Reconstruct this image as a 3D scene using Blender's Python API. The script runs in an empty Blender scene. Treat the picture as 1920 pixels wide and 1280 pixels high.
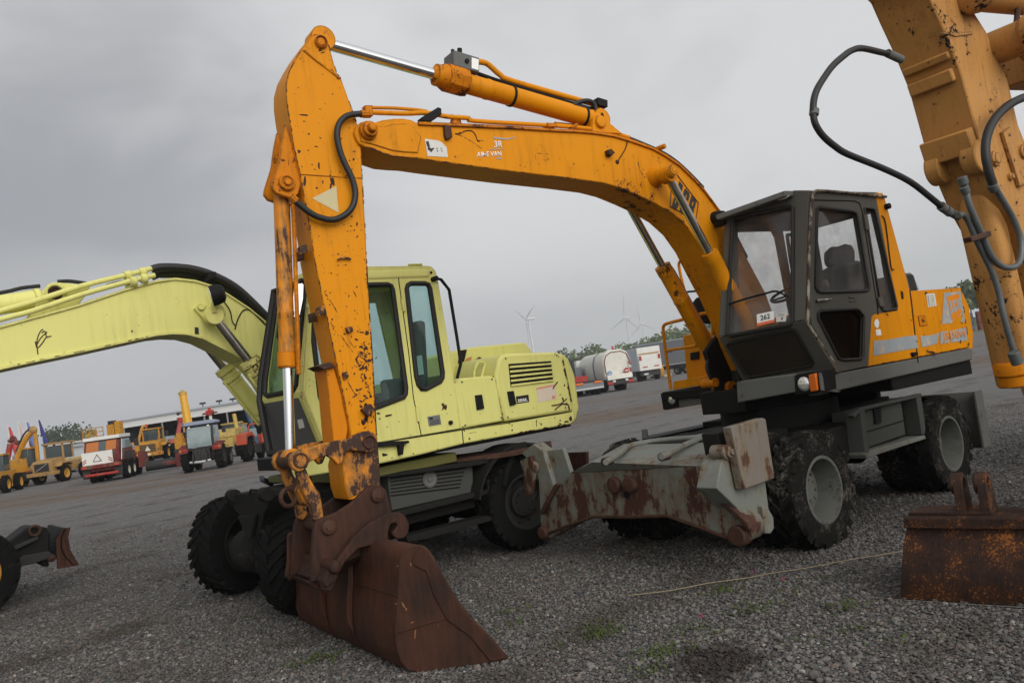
import bpy, bmesh, math, random
import numpy as np
from mathutils import Vector, Matrix
random.seed(7)
SC = bpy.context.scene
COL = SC.collection
R = math.radians

# ------------------------------------------------------------------ camera
FPX, ROLL, PITCH, EYE = 1550.0, R(8.08), R(2.92), 1.8
FW = Vector((0, math.cos(PITCH), math.sin(PITCH)))
UP0 = Vector((0, -math.sin(PITCH), math.cos(PITCH)))
RT = math.cos(ROLL)*Vector((1, 0, 0)) - math.sin(ROLL)*UP0
UP = math.sin(ROLL)*Vector((1, 0, 0)) + math.cos(ROLL)*UP0
CO = Vector((0, 0, EYE))
cam = bpy.data.cameras.new('camera')
cam.sensor_width = 36.0
cam.lens = 36.0*FPX/1920.0
cam.clip_start = 0.1
cam.clip_end = 20000
camo = bpy.data.objects.new('camera', cam)
COL.objects.link(camo)
M = Matrix((RT, UP, -FW)).transposed().to_4x4()
M.translation = CO
camo.matrix_world = M
SC.camera = camo


def ray(x, y):
    x = float(x); y = float(y)
    return FW + (x-960)/FPX*RT - (y-640)/FPX*UP


class Plane:
    def __init__(s, p, n):
        s.p = Vector(p); s.n = Vector(n).normalized()

    def at(s, x, y):
        d = ray(x, y)
        return CO + d*((s.p-CO).dot(s.n)/d.dot(s.n))

    def tr(s, pts, off=0.0):
        o = s.n*off
        return [s.at(*q)+o for q in pts]


def plane3(a, b, c, toward=True):
    n = (Vector(b)-Vector(a)).cross(Vector(c)-Vector(a)).normalized()
    if (CO-Vector(a)).dot(n) < 0:
        n = -n
    return Plane(a, n)


GROUND = Plane((0, 0, 0), (0, 0, 1))


class Frame:                     # u: along the machine, away from us; n: across, towards us; z: up
    def __init__(s, o, deg):
        t = R(deg)
        s.B = Vector((math.sin(t), math.cos(t), 0)); s.N = Vector((math.cos(t), -math.sin(t), 0))
        s.O = Vector((o[0], o[1], 0)); s.Z = Vector((0, 0, 1))

    def at(s, u, n, z):
        return s.O + s.B*u + s.N*n + s.Z*z

    def pn(s, n):
        return Plane(s.at(0, n, 0), s.N)

    def pu(s, u):
        return Plane(s.at(u, 0, 0), -s.B)

    def pz(s, z):
        return Plane((0, 0, z), (0, 0, 1))

    def un(s, P):
        d = P - s.O
        return d.dot(s.B), d.dot(s.N), d.z

    def uz(s, n, pts):
        r = []
        for q in s.pn(n).tr(pts):
            u, _, z = s.un(q)
            r.append((u, z))
        return r


# ------------------------------------------------------------------ mesh builder
def catmull(pts, k=6):
    pts = [Vector(p) for p in pts]
    if len(pts) < 3:
        return pts
    out = []
    P = [pts[0]*2-pts[1]] + pts + [pts[-1]*2-pts[-2]]
    for i in range(1, len(P)-2):
        a, b, c, d = P[i-1], P[i], P[i+1], P[i+2]
        for j in range(k):
            t = j/k
            out.append(0.5*((2*b)+(c-a)*t+(2*a-5*b+4*c-d)*t*t+(3*b-a-3*c+d)*t**3))
    out.append(pts[-1])
    return out


class MB:
    def __init__(s):
        s.bm = bmesh.new()

    def face(s, pts):
        vs = [s.bm.verts.new(p) for p in pts]
        try:
            return s.bm.faces.new(vs)
        except ValueError:
            return None

    def hexa(s, p):               # 8 points: bottom loop 0-3, top loop 4-7
        v = [s.bm.verts.new(q) for q in p]
        for f in ((0, 1, 2, 3), (4, 5, 6, 7), (0, 1, 5, 4), (1, 2, 6, 5), (2, 3, 7, 6), (3, 0, 4, 7)):
            s.bm.faces.new([v[i] for i in f])
        return s

    def box(s, fr, u0, u1, n0, n1, z0, z1):
        return s.hexa([fr.at(u, n, z) for z in (z0, z1) for (u, n) in ((u0, n0), (u1, n0), (u1, n1), (u0, n1))])

    def lbox(s, x0, x1, y0, y1, z0, z1):
        return s.hexa([Vector((x, y, z)) for z in (z0, z1) for (x, y) in ((x0, y0), (x1, y0), (x1, y1), (x0, y1))])

    def slab(s, outer, off, holes=()):
        off = Vector(off)
        loops = [[s.bm.verts.new(p) for p in outer]]
        if not holes:
            f = s.bm.faces.new(loops[0])
            back = [s.bm.verts.new(v.co+off) for v in loops[0]]
            s.bm.faces.new(list(reversed(back)))
            n = len(back)
            for i in range(n):
                j = (i+1) % n
                s.bm.faces.new([loops[0][i], back[i], back[j], loops[0][j]])
            return s
        for h in holes:
            loops.append([s.bm.verts.new(p) for p in h])
        edges = []
        for lp in loops:
            for i in range(len(lp)):
                edges.append(s.bm.edges.new((lp[i], lp[(i+1) % len(lp)])))
        res = bmesh.ops.triangle_fill(s.bm, use_beauty=True, use_dissolve=False, edges=edges)
        faces = [g for g in res['geom'] if isinstance(g, bmesh.types.BMFace)]
        mp = {}
        for lp in loops:
            for v in lp:
                mp[v] = s.bm.verts.new(v.co+off)
        for f in faces:
            s.bm.faces.new([mp[v] for v in reversed(f.verts)])
        for lp in loops:
            n = len(lp)
            for i in range(n):
                a, b = lp[i], lp[(i+1) % n]
                s.bm.faces.new([a, mp[a], mp[b], b])
        return s

    def loft(s, loops, closed=True, caps=True):
        L = [[s.bm.verts.new(p) for p in lp] for lp in loops]
        n = len(L[0])
        for a, b in zip(L, L[1:]):
            for i in range(n if closed else n-1):
                j = (i+1) % n
                s.bm.faces.new([a[i], a[j], b[j], b[i]])
        if caps and closed:
            s.bm.faces.new(list(reversed(L[0])))
            s.bm.faces.new(L[-1])
        return s

    def prof(s, a, b, prof, seg=24, caps=True):   # lathe about a->b; prof = [(t along axis in metres, radius)]
        a = Vector(a); b = Vector(b)
        ax = (b-a).normalized()
        e = ax.orthogonal().normalized(); g = ax.cross(e)
        loops = []
        for t, r in prof:
            loops.append([a+ax*t+(e*math.cos(2*math.pi*i/seg)+g*math.sin(2*math.pi*i/seg))*max(r, 1e-4) for i in range(seg)])
        return s.loft(loops, True, caps)

    def cyl(s, a, b, r, r1=None, seg=20):
        L = (Vector(b)-Vector(a)).length
        return s.prof(a, b, [(0, r), (L, r if r1 is None else r1)], seg)

    def ring(s, c, ax, R0, r, seg=28, k=8, a0=0.0, a1=2*math.pi):
        c = Vector(c); ax = Vector(ax).normalized()
        e = ax.orthogonal().normalized(); g = ax.cross(e)
        full = abs(a1-a0-2*math.pi) < 1e-6
        pts = [c+(e*math.cos(a0+(a1-a0)*i/seg)+g*math.sin(a0+(a1-a0)*i/seg))*R0 for i in range(seg+(0 if full else 1))]
        return s.tube(pts, r, k, smooth=0, closed=full)

    def tube(s, pts, r, k=10, smooth=5, closed=False):
        pts = [Vector(p) for p in pts]
        if smooth:
            pts = catmull(pts, smooth)
        n = len(pts)
        tang = []
        for i in range(n):
            if closed:
                t = pts[(i+1) % n]-pts[i-1]
            else:
                t = pts[min(i+1, n-1)]-pts[max(i-1, 0)]
            tang.append(t.normalized() if t.length > 1e-9 else Vector((0, 0, 1)))
        e = tang[0].orthogonal().normalized()
        loops = []
        for i in range(n):
            e = (e-tang[i]*e.dot(tang[i]))
            e = e.normalized() if e.length > 1e-6 else tang[i].orthogonal().normalized()
            g = tang[i].cross(e)
            rr = r[i] if isinstance(r, (list, tuple)) and len(r) == n else (r if not isinstance(r, (list, tuple)) else r[0])
            loops.append([pts[i]+(e*math.cos(2*math.pi*j/k)+g*math.sin(2*math.pi*j/k))*rr for j in range(k)])
        if closed:
            loops.append(loops[0])
            return s.loft(loops, True, False)
        return s.loft(loops, True, True)

    def ball(s, c, r, sc=(1, 1, 1), sub=2):
        m = Matrix.Translation(Vector(c)) @ Matrix.Diagonal((r*sc[0], r*sc[1], r*sc[2], 1))
        bmesh.ops.create_icosphere(s.bm, subdivisions=sub, radius=1.0, matrix=m)
        return s


EACH = set('''pin hitch_pin bracket wear_plate end_plate back_rib pipe_clamp hydraulic_pipe pipe_union rubber_stop hinge handrail cylinder_ear
step hose service_hose service_pipe boom_foot_hose door_fitting hood_latch cable wiring gland boom_foot_pin far_leg far_foot_link step_bracket pivot hose_fitting
weld_seam link_hose cylinder_hose clamp lever headlight louvre round_sticker grey_stripe lamp_wire guard_bracket tail_lamp link link_pin hitch_hook far_step fitting turret console
tracks cylinder_lug boom_foot_bracket bucket_link step_frame'''.split())


def islands(bm):
    seen = set(); out = []
    for f0 in bm.faces:
        if f0 in seen:
            continue
        st = [f0]; seen.add(f0); cur = []
        while st:
            f = st.pop(); cur.append(f)
            for v in f.verts:
                for g in v.link_faces:
                    if g not in seen:
                        seen.add(g); st.append(g)
        out.append(cur)
    return out


def build(name, mb, mat, parent=None, bevel=0.0, smooth=40, weld=True):
    bm = mb.bm
    if weld:
        bmesh.ops.remove_doubles(bm, verts=bm.verts, dist=1e-5)
    bmesh.ops.recalc_face_normals(bm, faces=bm.faces)
    if name in EACH:
        isl = islands(bm)
        if 1 < len(isl) <= 24:
            first = None
            for fs in isl:
                b2 = bmesh.new(); mp = {}
                for f in fs:
                    b2.faces.new([mp.setdefault(v, None) or mp.__setitem__(v, b2.verts.new(v.co)) or mp[v] for v in f.verts])
                m2 = MB(); m2.bm.free(); m2.bm = b2
                o = build(name, m2, mat, parent, bevel, smooth, False)
                first = first or o
            bm.free()
            return first
    if smooth:
        ang = R(smooth)
        for f in bm.faces:
            f.smooth = True
        for e in bm.edges:
            if len(e.link_faces) != 2 or e.calc_face_angle(0.0) > ang:
                e.smooth = False
    me = bpy.data.meshes.new(name)
    if parent is not None and not parent.get('_local'):
        root = parent
        while root.parent is not None:
            root = root.parent
        bm.transform(Matrix.Translation(-root.location))
    bm.to_mesh(me); bm.free()
    o = bpy.data.objects.new(name, me)
    COL.objects.link(o)
    if mat is not None:
        me.materials.append(mat)
    if parent is not None:
        o.parent = parent
        if parent.get('_local'):
            o['_local'] = 1
    if bevel:
        b = o.modifiers.new('bevel', 'BEVEL')
        b.width = bevel; b.segments = 2; b.limit_method = 'ANGLE'; b.angle_limit = R(38)
        b.use_clamp_overlap = True
    return o


def thing(name, label, cat, loc, group=None, local=False, rotz=0.0, scale=1.0):
    o = bpy.data.objects.new(name, None)
    COL.objects.link(o)
    o.empty_display_size = 0.2
    o.location = Vector(loc)
    if local:
        o['_local'] = 1
        o.rotation_euler = (0, 0, rotz)
        o.scale = (scale, scale, scale)
    o['label'] = label; o['category'] = cat
    if group:
        o['group'] = group
    return o


def tag(o, label, cat, group=None, kind=None):
    if kind:
        o['kind'] = kind
    if label:
        o['label'] = label
    if cat:
        o['category'] = cat
    if group:
        o['group'] = group
    return o


# ------------------------------------------------------------------ materials
class NT:
    def __init__(s, name):
        s.m = bpy.data.materials.new(name)
        s.m.use_nodes = True
        s.t = s.m.node_tree
        s.t.nodes.clear()
        s.out = s.t.nodes.new('ShaderNodeOutputMaterial')
        s.tc = s.t.nodes.new('ShaderNodeTexCoord')

    def node(s, typ, **kw):
        n = s.t.nodes.new(typ)
        for k, v in kw.items():
            setattr(n, k, v)
        return n

    def link(s, a, b):
        s.t.links.new(a, b)

    def val(s, sock, v):
        if isinstance(v, bpy.types.NodeSocket):
            s.link(v, sock)
        else:
            sock.default_value = v

    def map(s, sc=(1, 1, 1), src=None):
        n = s.node('ShaderNodeMapping')
        s.link(src or s.tc.outputs['Object'], n.inputs['Vector'])
        n.inputs['Scale'].default_value = sc
        return n.outputs['Vector']

    def noise(s, scale, detail=4, rough=.55, vec=None, dist=0.0):
        n = s.node('ShaderNodeTexNoise')
        s.link(vec or s.tc.outputs['Object'], n.inputs['Vector'])
        n.inputs['Scale'].default_value = scale; n.inputs['Detail'].default_value = detail
        n.inputs['Roughness'].default_value = rough; n.inputs['Distortion'].default_value = dist
        return n.outputs['Fac']

    def vor(s, scale, vec=None, feature='F1', out='Distance', rnd=1.0):
        n = s.node('ShaderNodeTexVoronoi', feature=feature)
        s.link(vec or s.tc.outputs['Object'], n.inputs['Vector'])
        n.inputs['Scale'].default_value = scale; n.inputs['Randomness'].default_value = rnd
        return n.outputs[out]

    def math(s, op, a, b=0.0, c=0.0, clamp=False):
        n = s.node('ShaderNodeMath', operation=op)
        n.use_clamp = clamp
        s.val(n.inputs[0], a); s.val(n.inputs[1], b); s.val(n.inputs[2], c)
        return n.outputs[0]

    def step(s, x, lo, hi, a=0.0, b=1.0):
        n = s.node('ShaderNodeMapRange', interpolation_type='SMOOTHSTEP')
        s.val(n.inputs['Value'], x)
        n.inputs['From Min'].default_value = lo; n.inputs['From Max'].default_value = hi
        n.inputs['To Min'].default_value = a; n.inputs['To Max'].default_value = b
        return n.outputs['Result']

    def mix(s, f, a, b, typ='MIX'):
        n = s.node('ShaderNodeMix', data_type='RGBA', blend_type=typ)
        s.val(n.inputs[0], f)
        for i, v in ((6, a), (7, b)):
            if isinstance(v, bpy.types.NodeSocket):
                s.link(v, n.inputs[i])
            else:
                n.inputs[i].default_value = (v[0], v[1], v[2], 1)
        return n.outputs[2]

    def bump(s, h, strength=.3, dist=.01):
        n = s.node('ShaderNodeBump')
        n.inputs['Strength'].default_value = strength; n.inputs['Distance'].default_value = dist
        s.link(h, n.inputs['Height'])
        return n.outputs['Normal']

    def bsdf(s, col, rough=.5, metal=0.0, spec=.5, normal=None, coat=0.0):
        n = s.node('ShaderNodeBsdfPrincipled')
        if isinstance(col, bpy.types.NodeSocket):
            s.link(col, n.inputs['Base Color'])
        else:
            n.inputs['Base Color'].default_value = (col[0], col[1], col[2], 1)
        s.val(n.inputs['Roughness'], rough); s.val(n.inputs['Metallic'], metal)
        n.inputs['Specular IOR Level'].default_value = spec
        n.inputs['Coat Weight'].default_value = coat
        if normal:
            s.link(normal, n.inputs['Normal'])
        s.link(n.outputs[0], s.out.inputs['Surface'])
        return n


def paint(name, col, rough=.42, chips=.4, edge=1.0, scale=1.0, rust=(.105, .038, .018), rust2=(.035, .016, .011),
          streak=.25, dull=.12, spec=.14, grime=0.0):
    k = NT(name)
    big = k.noise(1.1*scale, 3)
    med = k.noise(9*scale, 6, .68)
    fine = k.noise(48*scale, 4, .6)
    st = k.noise(1.0, 4, .6, vec=k.map((26*scale, 26*scale, 2.2*scale)))
    cv = k.math('ADD', k.math('MULTIPLY', med, .62), k.math('MULTIPLY', fine, .38))
    cv = k.math('ADD', cv, k.math('MULTIPLY', k.math('SUBTRACT', big, .5), .42))
    thr = .66-.11*chips
    mask = k.step(cv, thr, thr+.018)
    if edge > 0:
        bv = k.node('ShaderNodeBevel', samples=4)
        bv.inputs['Radius'].default_value = .016
        ge = k.node('ShaderNodeNewGeometry')
        dt = k.node('ShaderNodeVectorMath', operation='DOT_PRODUCT')
        k.link(bv.outputs[0], dt.inputs[0]); k.link(ge.outputs['Normal'], dt.inputs[1])
        ed = k.step(dt.outputs['Value'], .992, .90)
        em = k.math('MULTIPLY', ed, k.step(k.math('ADD', cv, .04*edge), .42, .52), clamp=True)
        mask = k.math('MAXIMUM', mask, k.math('MULTIPLY', em, min(1, edge)))
    base = k.mix(k.step(big, .3, .7, 0, dull), col, (col[0]*.66, col[1]*.64, col[2]*.66+.004))
    base = k.mix(k.step(st, .5, .8, 0, streak), base, (col[0]*.55+.01, col[1]*.5+.008, col[2]*.5+.006))
    base = k.mix(k.step(fine, .35, .75, 0, .10), base, (min(1, col[0]*1.12), min(1, col[1]*1.12), col[2]*1.12))
    sc_ = k.noise(1.0, 3, .5, vec=k.map((7*scale, 7*scale, 70*scale)), dist=1.5)
    sc2 = k.noise(1.0, 3, .5, vec=k.map((60*scale, 60*scale, 6*scale)), dist=1.5)
    scr = k.math('MULTIPLY', k.math('MAXIMUM', k.step(sc_, .70, .725), k.step(sc2, .69, .715)), k.step(k.math('ADD', big, chips*.25), .56, .68))
    mask = k.math('MAXIMUM', mask, k.math('MULTIPLY', scr, .85))
    if grime:
        base = k.mix(k.math('MULTIPLY', k.step(k.math('ADD', k.math('MULTIPLY', st, .5), k.math('MULTIPLY', big, .5)), .46, .66), grime), base, (col[0]*.42, col[1]*.36, col[2]*.42))
        base = k.mix(k.step(med, .60, .72, 0, grime*.8), base, (.16, .11, .05))
    halo = k.step(cv, thr-.035, thr, 0, .45)
    base = k.mix(halo, base, (col[0]*.45, col[1]*.4, col[2]*.5))
    rc = k.mix(fine, rust2, rust)
    c = k.mix(mask, base, rc)
    ro = k.math('ADD', k.math('MULTIPLY', mask, .35), k.math('ADD', rough, k.math('MULTIPLY', fine, .14)))
    h = k.math('SUBTRACT', k.math('MULTIPLY', fine, .25), mask)
    k.bsdf(c, ro, 0, spec, k.bump(h, .25, .004))
    return k.m


def rustmat(name, a=(.020, .009, .006), b=(.060, .023, .013), c=(.16, .058, .018), amt=.25, scale=1.0, rough=.75, grey=0.0):
    k = NT(name)
    n1 = k.noise(2.2*scale, 6, .62)
    n2 = k.noise(22*scale, 6, .7)
    st = k.noise(1.0, 4, .6, vec=k.map((30*scale, 30*scale, 3*scale)))
    f = k.math('ADD', k.math('MULTIPLY', n1, .55), k.math('MULTIPLY', st, .45))
    c1 = k.mix(k.step(f, .36, .64), a, b)
    c1 = k.mix(k.step(k.math('ADD', k.math('MULTIPLY', n2, .6), k.math('MULTIPLY', n1, .4)), .66-.25*amt, .72-.15*amt), c1, c)
    if grey:
        c1 = k.mix(k.step(n2, .5, .62, 0, grey), c1, (.12, .105, .095))
    k.bsdf(c1, k.math('ADD', rough-.15, k.math('MULTIPLY', n2, .3)), 0, .3, k.bump(k.math('ADD', n2, n1), .35, .006))
    return k.m


def worn(name, col, rust=(.10, .038, .02), amt=.5, rough=.6, stretch=5.0, scale=1.0):   # paint worn through in patches and runs
    k = NT(name)
    n1 = k.noise(2.4*scale, 5, .6)
    st = k.noise(1.0, 6, .65, vec=k.map((13*scale, 13*scale, 13*scale/stretch)))
    fine = k.noise(60*scale, 3)
    f = k.math('ADD', k.math('MULTIPLY', n1, .5), k.math('MULTIPLY', st, .5))
    mask = k.step(k.math('ADD', f, k.math('MULTIPLY', k.math('SUBTRACT', fine, .5), .12)), .66-.2*amt, .70-.2*amt)
    base = k.mix(n1, (col[0]*.75, col[1]*.75, col[2]*.75), (col[0]*1.15, col[1]*1.15, col[2]*1.15))
    base = k.mix(k.step(f, .56-.2*amt, .66-.2*amt, 0, .6), base, (rust[0]*1.2+.03, rust[1]*1.5+.03, rust[2]*1.5+.01))
    rc = k.mix(fine, (rust[0]*.45, rust[1]*.4, rust[2]*.45), rust)
    c = k.mix(mask, base, rc)
    k.bsdf(c, k.math('ADD', rough-.1, k.math('MULTIPLY', n1, .35)), 0, .35, k.bump(k.math('SUBTRACT', fine, mask), .25, .004))
    return k.m


def plain(name, col, rough=.5, metal=0.0, var=.15, nscale=8, spec=.45, bump=0.0, coat=0.0):
    k = NT(name)
    n = k.noise(nscale, 5, .6)
    c = k.mix(n, tuple(max(0, x*(1-var)) for x in col), tuple(min(1, x*(1+var)) for x in col))
    nm = k.bump(k.noise(nscale*5, 4), bump, .005) if bump else None
    k.bsdf(c, k.math('ADD', rough-.07, k.math('MULTIPLY', n, .14)), metal, spec, nm, coat)
    return k.m


def dusty(name, col, dust, amt=.5, scale=4, rough=.85, bump=.5):
    k = NT(name)
    n = k.noise(scale, 7, .68)
    f = k.noise(scale*9, 5, .65)
    v = k.math('ADD', k.math('MULTIPLY', n, .6), k.math('MULTIPLY', f, .4))
    c = k.mix(k.step(v, .62-.2*amt, .80-.2*amt), col, dust)
    k.bsdf(c, rough, 0, .10, k.bump(k.math('ADD', f, n), bump, .01))
    return k.m


def glass(name, tint=(.78, .82, .8), refl=1.0, haze=.04, hazecol=(.5, .5, .5)):
    k = NT(name)
    tr = k.node('ShaderNodeBsdfTransparent'); tr.inputs[0].default_value = (*tint, 1)
    gl = k.node('ShaderNodeBsdfGlossy'); gl.inputs['Roughness'].default_value = .03
    df = k.node('ShaderNodeBsdfDiffuse'); df.inputs[0].default_value = (*hazecol, 1)
    fr = k.node('ShaderNodeFresnel'); fr.inputs[0].default_value = 1.45
    m1 = k.node('ShaderNodeMixShader'); m2 = k.node('ShaderNodeMixShader')
    k.link(k.step(k.noise(3, 5), .3, .75, haze*.3, haze*1.8), m1.inputs[0])
    k.link(tr.outputs[0], m1.inputs[1]); k.link(df.outputs[0], m1.inputs[2])
    ge = k.node('ShaderNodeNewGeometry')
    k.link(k.math('MULTIPLY', k.math('MULTIPLY', fr.outputs[0], refl), k.math('SUBTRACT', 1.0, ge.outputs['Backfacing'])), m2.inputs[0])
    k.link(m1.outputs[0], m2.inputs[1]); k.link(gl.outputs[0], m2.inputs[2])
    k.link(m2.outputs[0], k.out.inputs['Surface'])
    return k.m


def emis(name, col, strength):
    k = NT(name)
    e = k.node('ShaderNodeEmission'); e.inputs[0].default_value = (*col, 1); e.inputs[1].default_value = strength
    k.link(e.outputs[0], k.out.inputs['Surface'])
    return k.m


MAT = dict(
    orange=paint('orange paint', (.65, .243, .0020), .42, .12, .75, grime=.25),
    orange_arm=paint('chipped orange paint', (.64, .237, .0020), .44, .30, 1.2, grime=.28),
    orange_worn=paint('badly chipped orange paint', (.56, .182, .0022), .5, .80, 1.5, 1.1, grime=.35),
    orange_dip=paint('dipper arm orange paint chipped all over', (.64, .237, .0020), .44, .30, 1.3, 1.25, grime=.3),
    orange_ram=worn('orange paint scraped in long runs', (.60, .21, .003), (.060, .024, .012), .60, .5, 7, 2.2),
    orange_low=worn('orange paint worn to rust', (.60, .205, .004), (.05, .021, .013), .92, .55, 2.2, 1.6),
    peach=paint('faded peach orange paint', (.46, .228, .066), .5, .50, 1.4, .9, grime=.3, rust=(.03, .022, .018), rust2=(.012, .010, .010)),
    lime=paint('pale lime yellow paint', (.65, .635, .215), .40, -.1, .45, .8, streak=.20, dull=.12, grime=.10),
    lime_chip=paint('chipped pale yellow paint', (.63, .61, .20), .42, .30, 1.1, .8, grime=.35),
    cabgrey=paint('dark grey cab paint', (.088, .085, .074), .45, .22, .7, 1, rust=(.20, .12, .07), streak=.3),
    deckgrey=paint('grey skirt paint', (.125, .128, .122), .5, .15, .6, 1, rust=(.08, .05, .035)),
    whitewear=worn('drip rail with flaked cream paint', (.40, .36, .29), (.075, .045, .03), .86, .6, 4, 2.6),
    undergrey=dusty('dirty grey chassis paint', (.015, .015, .0138), (.050, .046, .038), .28, 3, .75, .25),
    chgrey=dusty('grey locker paint with dirt', (.058, .061, .057), (.085, .075, .062), .35, 4, .7, .2),
    panelbrown=plain('dark brown lower panel', (.022, .017, .012), .22, 0, .5, 2.5),
    rimcream=plain('cream wheel rim', (.40, .38, .30), .6, 0, .3, 3),
    bareworn=worn('bracket paint mostly rusted', (.50, .18, .01), (.050, .022, .014), 1.05, .6, 1.3, 3),
    blade=worn('grey stabiliser paint streaked with rust', (.140, .152, .135), (.070, .026, .015), .80, .62, 2.6, 1.1),
    bladeclean=worn('grey green paint with light rust', (.155, .168, .150), (.085, .034, .018), .30, .6, 2.0, 1.0),
    pad=worn('pale pad with rust runs', (.165, .148, .130), (.095, .045, .025), .52, .65, 4.0, 1.4),
    rust=rustmat('dark rusty steel', (.017, .0075, .0048), (.052, .0185, .0088), (.13, .048, .018), .06),
    rustred=rustmat('reddish rusty steel', (.024, .0095, .0055), (.068, .0225, .0100), (.14, .048, .016), .16),
    rustbright=rustmat('orange flaking rust', (.014, .007, .005), (.046, .017, .008), (.32, .11, .016), .50, 3.0),
    pin=rustmat('rusty pin', (.03, .014, .010), (.075, .032, .018), (.15, .06, .025), .2, 3),
    chrome=plain('chromed rod', (.72, .74, .76), .12, 1.0, .05),
    darkrod=plain('dull steel rod', (.42, .40, .36), .22, 1.0, .2),
    rubber=plain('black rubber hose', (.012, .012, .012), .55, 0, .3, 20),
    black=plain('black metal', (.008, .008, .008), .68, 0, .3, 10, .2),
    seal=plain('black window seal', (.008, .008, .008), .55, 0, .2),
    tyre=dusty('dusty worn tyre', (.009, .009, .0085), (.115, .105, .09), .62, 4, .92, .7),
    tyreblk=dusty('black tyre', (.008, .008, .008), (.045, .043, .040), .35, 5, .9, .5),
    rim=dusty('grey wheel rim', (.100, .105, .096), (.040, .034, .027), .66, 4, .6, .15),
    rimdark=dusty('dark wheel rim', (.03, .03, .028), (.06, .055, .045), .4, 4, .7, .2),
    rimyel=plain('yellow wheel rim', (.42, .21, .02), .55, 0, .45, 3),
    glass=glass('cab glass', (.955, .955, .95), 1.0, .09, (.30, .29, .29)),
    glassdark=glass('dark lower glass', (.07, .055, .04), .7, .14, (.045, .024, .012)),
    glassgreen=glass('green tinted glass', (.68, .83, .81), 1.0, .05, (.3, .34, .34)),
    lens=plain('lamp lens', (.75, .75, .73), .08, .6, .1, 30),
    amber=plain('amber lens', (.62, .13, .01), .2, 0, .15),
    seat=plain('grey seat fabric', (.055, .058, .062), .9, 0, .2, 40),
    white=plain('white sticker', (.78, .78, .76), .5, 0, .04),
    whitegrime=worn('grimy white sticker', (.62, .61, .58), (.40, .36, .28), .3, .6, 2, 2),
    redorange=plain('orange red label', (.75, .14, .05), .5, 0, .05),
    blackink=plain('black lettering', (.012, .012, .012), .5, 0, .1),
    greydecal=worn('silver grey decal weathered', (.30, .335, .355), (.62, .25, .03), .12, .5, 1.2, 1.6),
    mirror=plain('mirror glass', (.9, .9, .9), .02, 1.0, .0),
    greypipe=plain('grey steel pipe', (.105, .115, .115), .45, .3, .2, 12),
    yellowband=plain('orange paint lettering', (.66, .212, .0025), .5, 0, .1),
)


# ------------------------------------------------------------------ lettering
def text_mesh(s, bold=0.0):
    cu = bpy.data.curves.new('lettering', 'FONT')
    cu.body = s; cu.size = 1.0; cu.offset = bold
    cu.resolution_u = 3
    o = bpy.data.objects.new('lettering', cu)
    COL.objects.link(o)
    dg = bpy.context.evaluated_depsgraph_get()
    me = bpy.data.meshes.new_from_object(o.evaluated_get(dg))
    bpy.data.objects.remove(o); bpy.data.curves.remove(cu)
    return me


def quadmap(q, x, y):             # q: bl, br, tr, tl
    return (q[0]*(1-x)+q[1]*x)*(1-y)+(q[3]*(1-x)+q[2]*x)*y


def text_on(name, s, quad, mat, parent, nrm, bold=0.0, lift=.003, depth=.0015):
    me = text_mesh(s, bold)
    bm = bmesh.new(); bm.from_mesh(me); bpy.data.meshes.remove(me)
    xs = [v.co.x for v in bm.verts]; ys = [v.co.y for v in bm.verts]
    x0, x1, y0, y1 = min(xs), max(xs), min(ys), max(ys)
    mb = MB(); mb.bm.free(); mb.bm = bm
    for v in bm.verts:
        v.co = quadmap(quad, (v.co.x-x0)/(x1-x0), (v.co.y-y0)/(y1-y0)) + nrm*lift
    ex = bmesh.ops.extrude_face_region(bm, geom=bm.faces[:])
    for g in ex['geom']:
        if isinstance(g, bmesh.types.BMVert):
            g.co += nrm*depth
    return build(name, mb, mat, parent, 0, 0, False)


def glyphs_on(name, polys, quad, mat, parent, nrm, lift=.003, depth=.0015):
    mb = MB()
    for p in polys:
        pts = [quadmap(quad, x, y)+nrm*lift for x, y in p]
        mb.slab(pts, nrm*depth)
    return build(name, mb, mat, parent, 0, 0)


J = [[(.06, 0), (.20, 0), (.27, .06), (.27, 1), (.13, 1), (.13, .18), (.09, .18), (.09, .34), (0, .34), (0, .06)],
     [(.13, 1), (.13, .84), (.06, .84), (.06, 1)]]
C = [[(.41, 0), (.60, 0), (.65, .07), (.65, .36), (.53, .36), (.53, .18), (.48, .18), (.48, .82), (.53, .82), (.53, .64),
      (.65, .64), (.65, .93), (.60, 1), (.41, 1), (.36, .93), (.36, .07)]]
Bg = [[(.72, 0), (.84, 0), (.84, 1), (.72, 1)], [(.84, 0), (.95, 0), (1, .07), (1, .46), (.96, .52), (1, .58), (1, .93), (.95, 1), (.84, 1),
      (.84, .83), (.89, .83), (.89, .60), (.84, .60), (.84, .43), (.89, .43), (.89, .17), (.84, .17)]]
JCB = J+C+Bg
# ================================================================== orange wheeled excavator
_f = Frame((0, 0), 50.0)
_a = Plane((0, 0, .5), (0, 0, 1)).at(1550.7, 917.6)
U = Frame(_a-_f.N*1.2, 50.0)          # its chassis
S = Frame(U.at(1.3, 0, 0), 56.0)      # its slewed upper part


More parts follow.
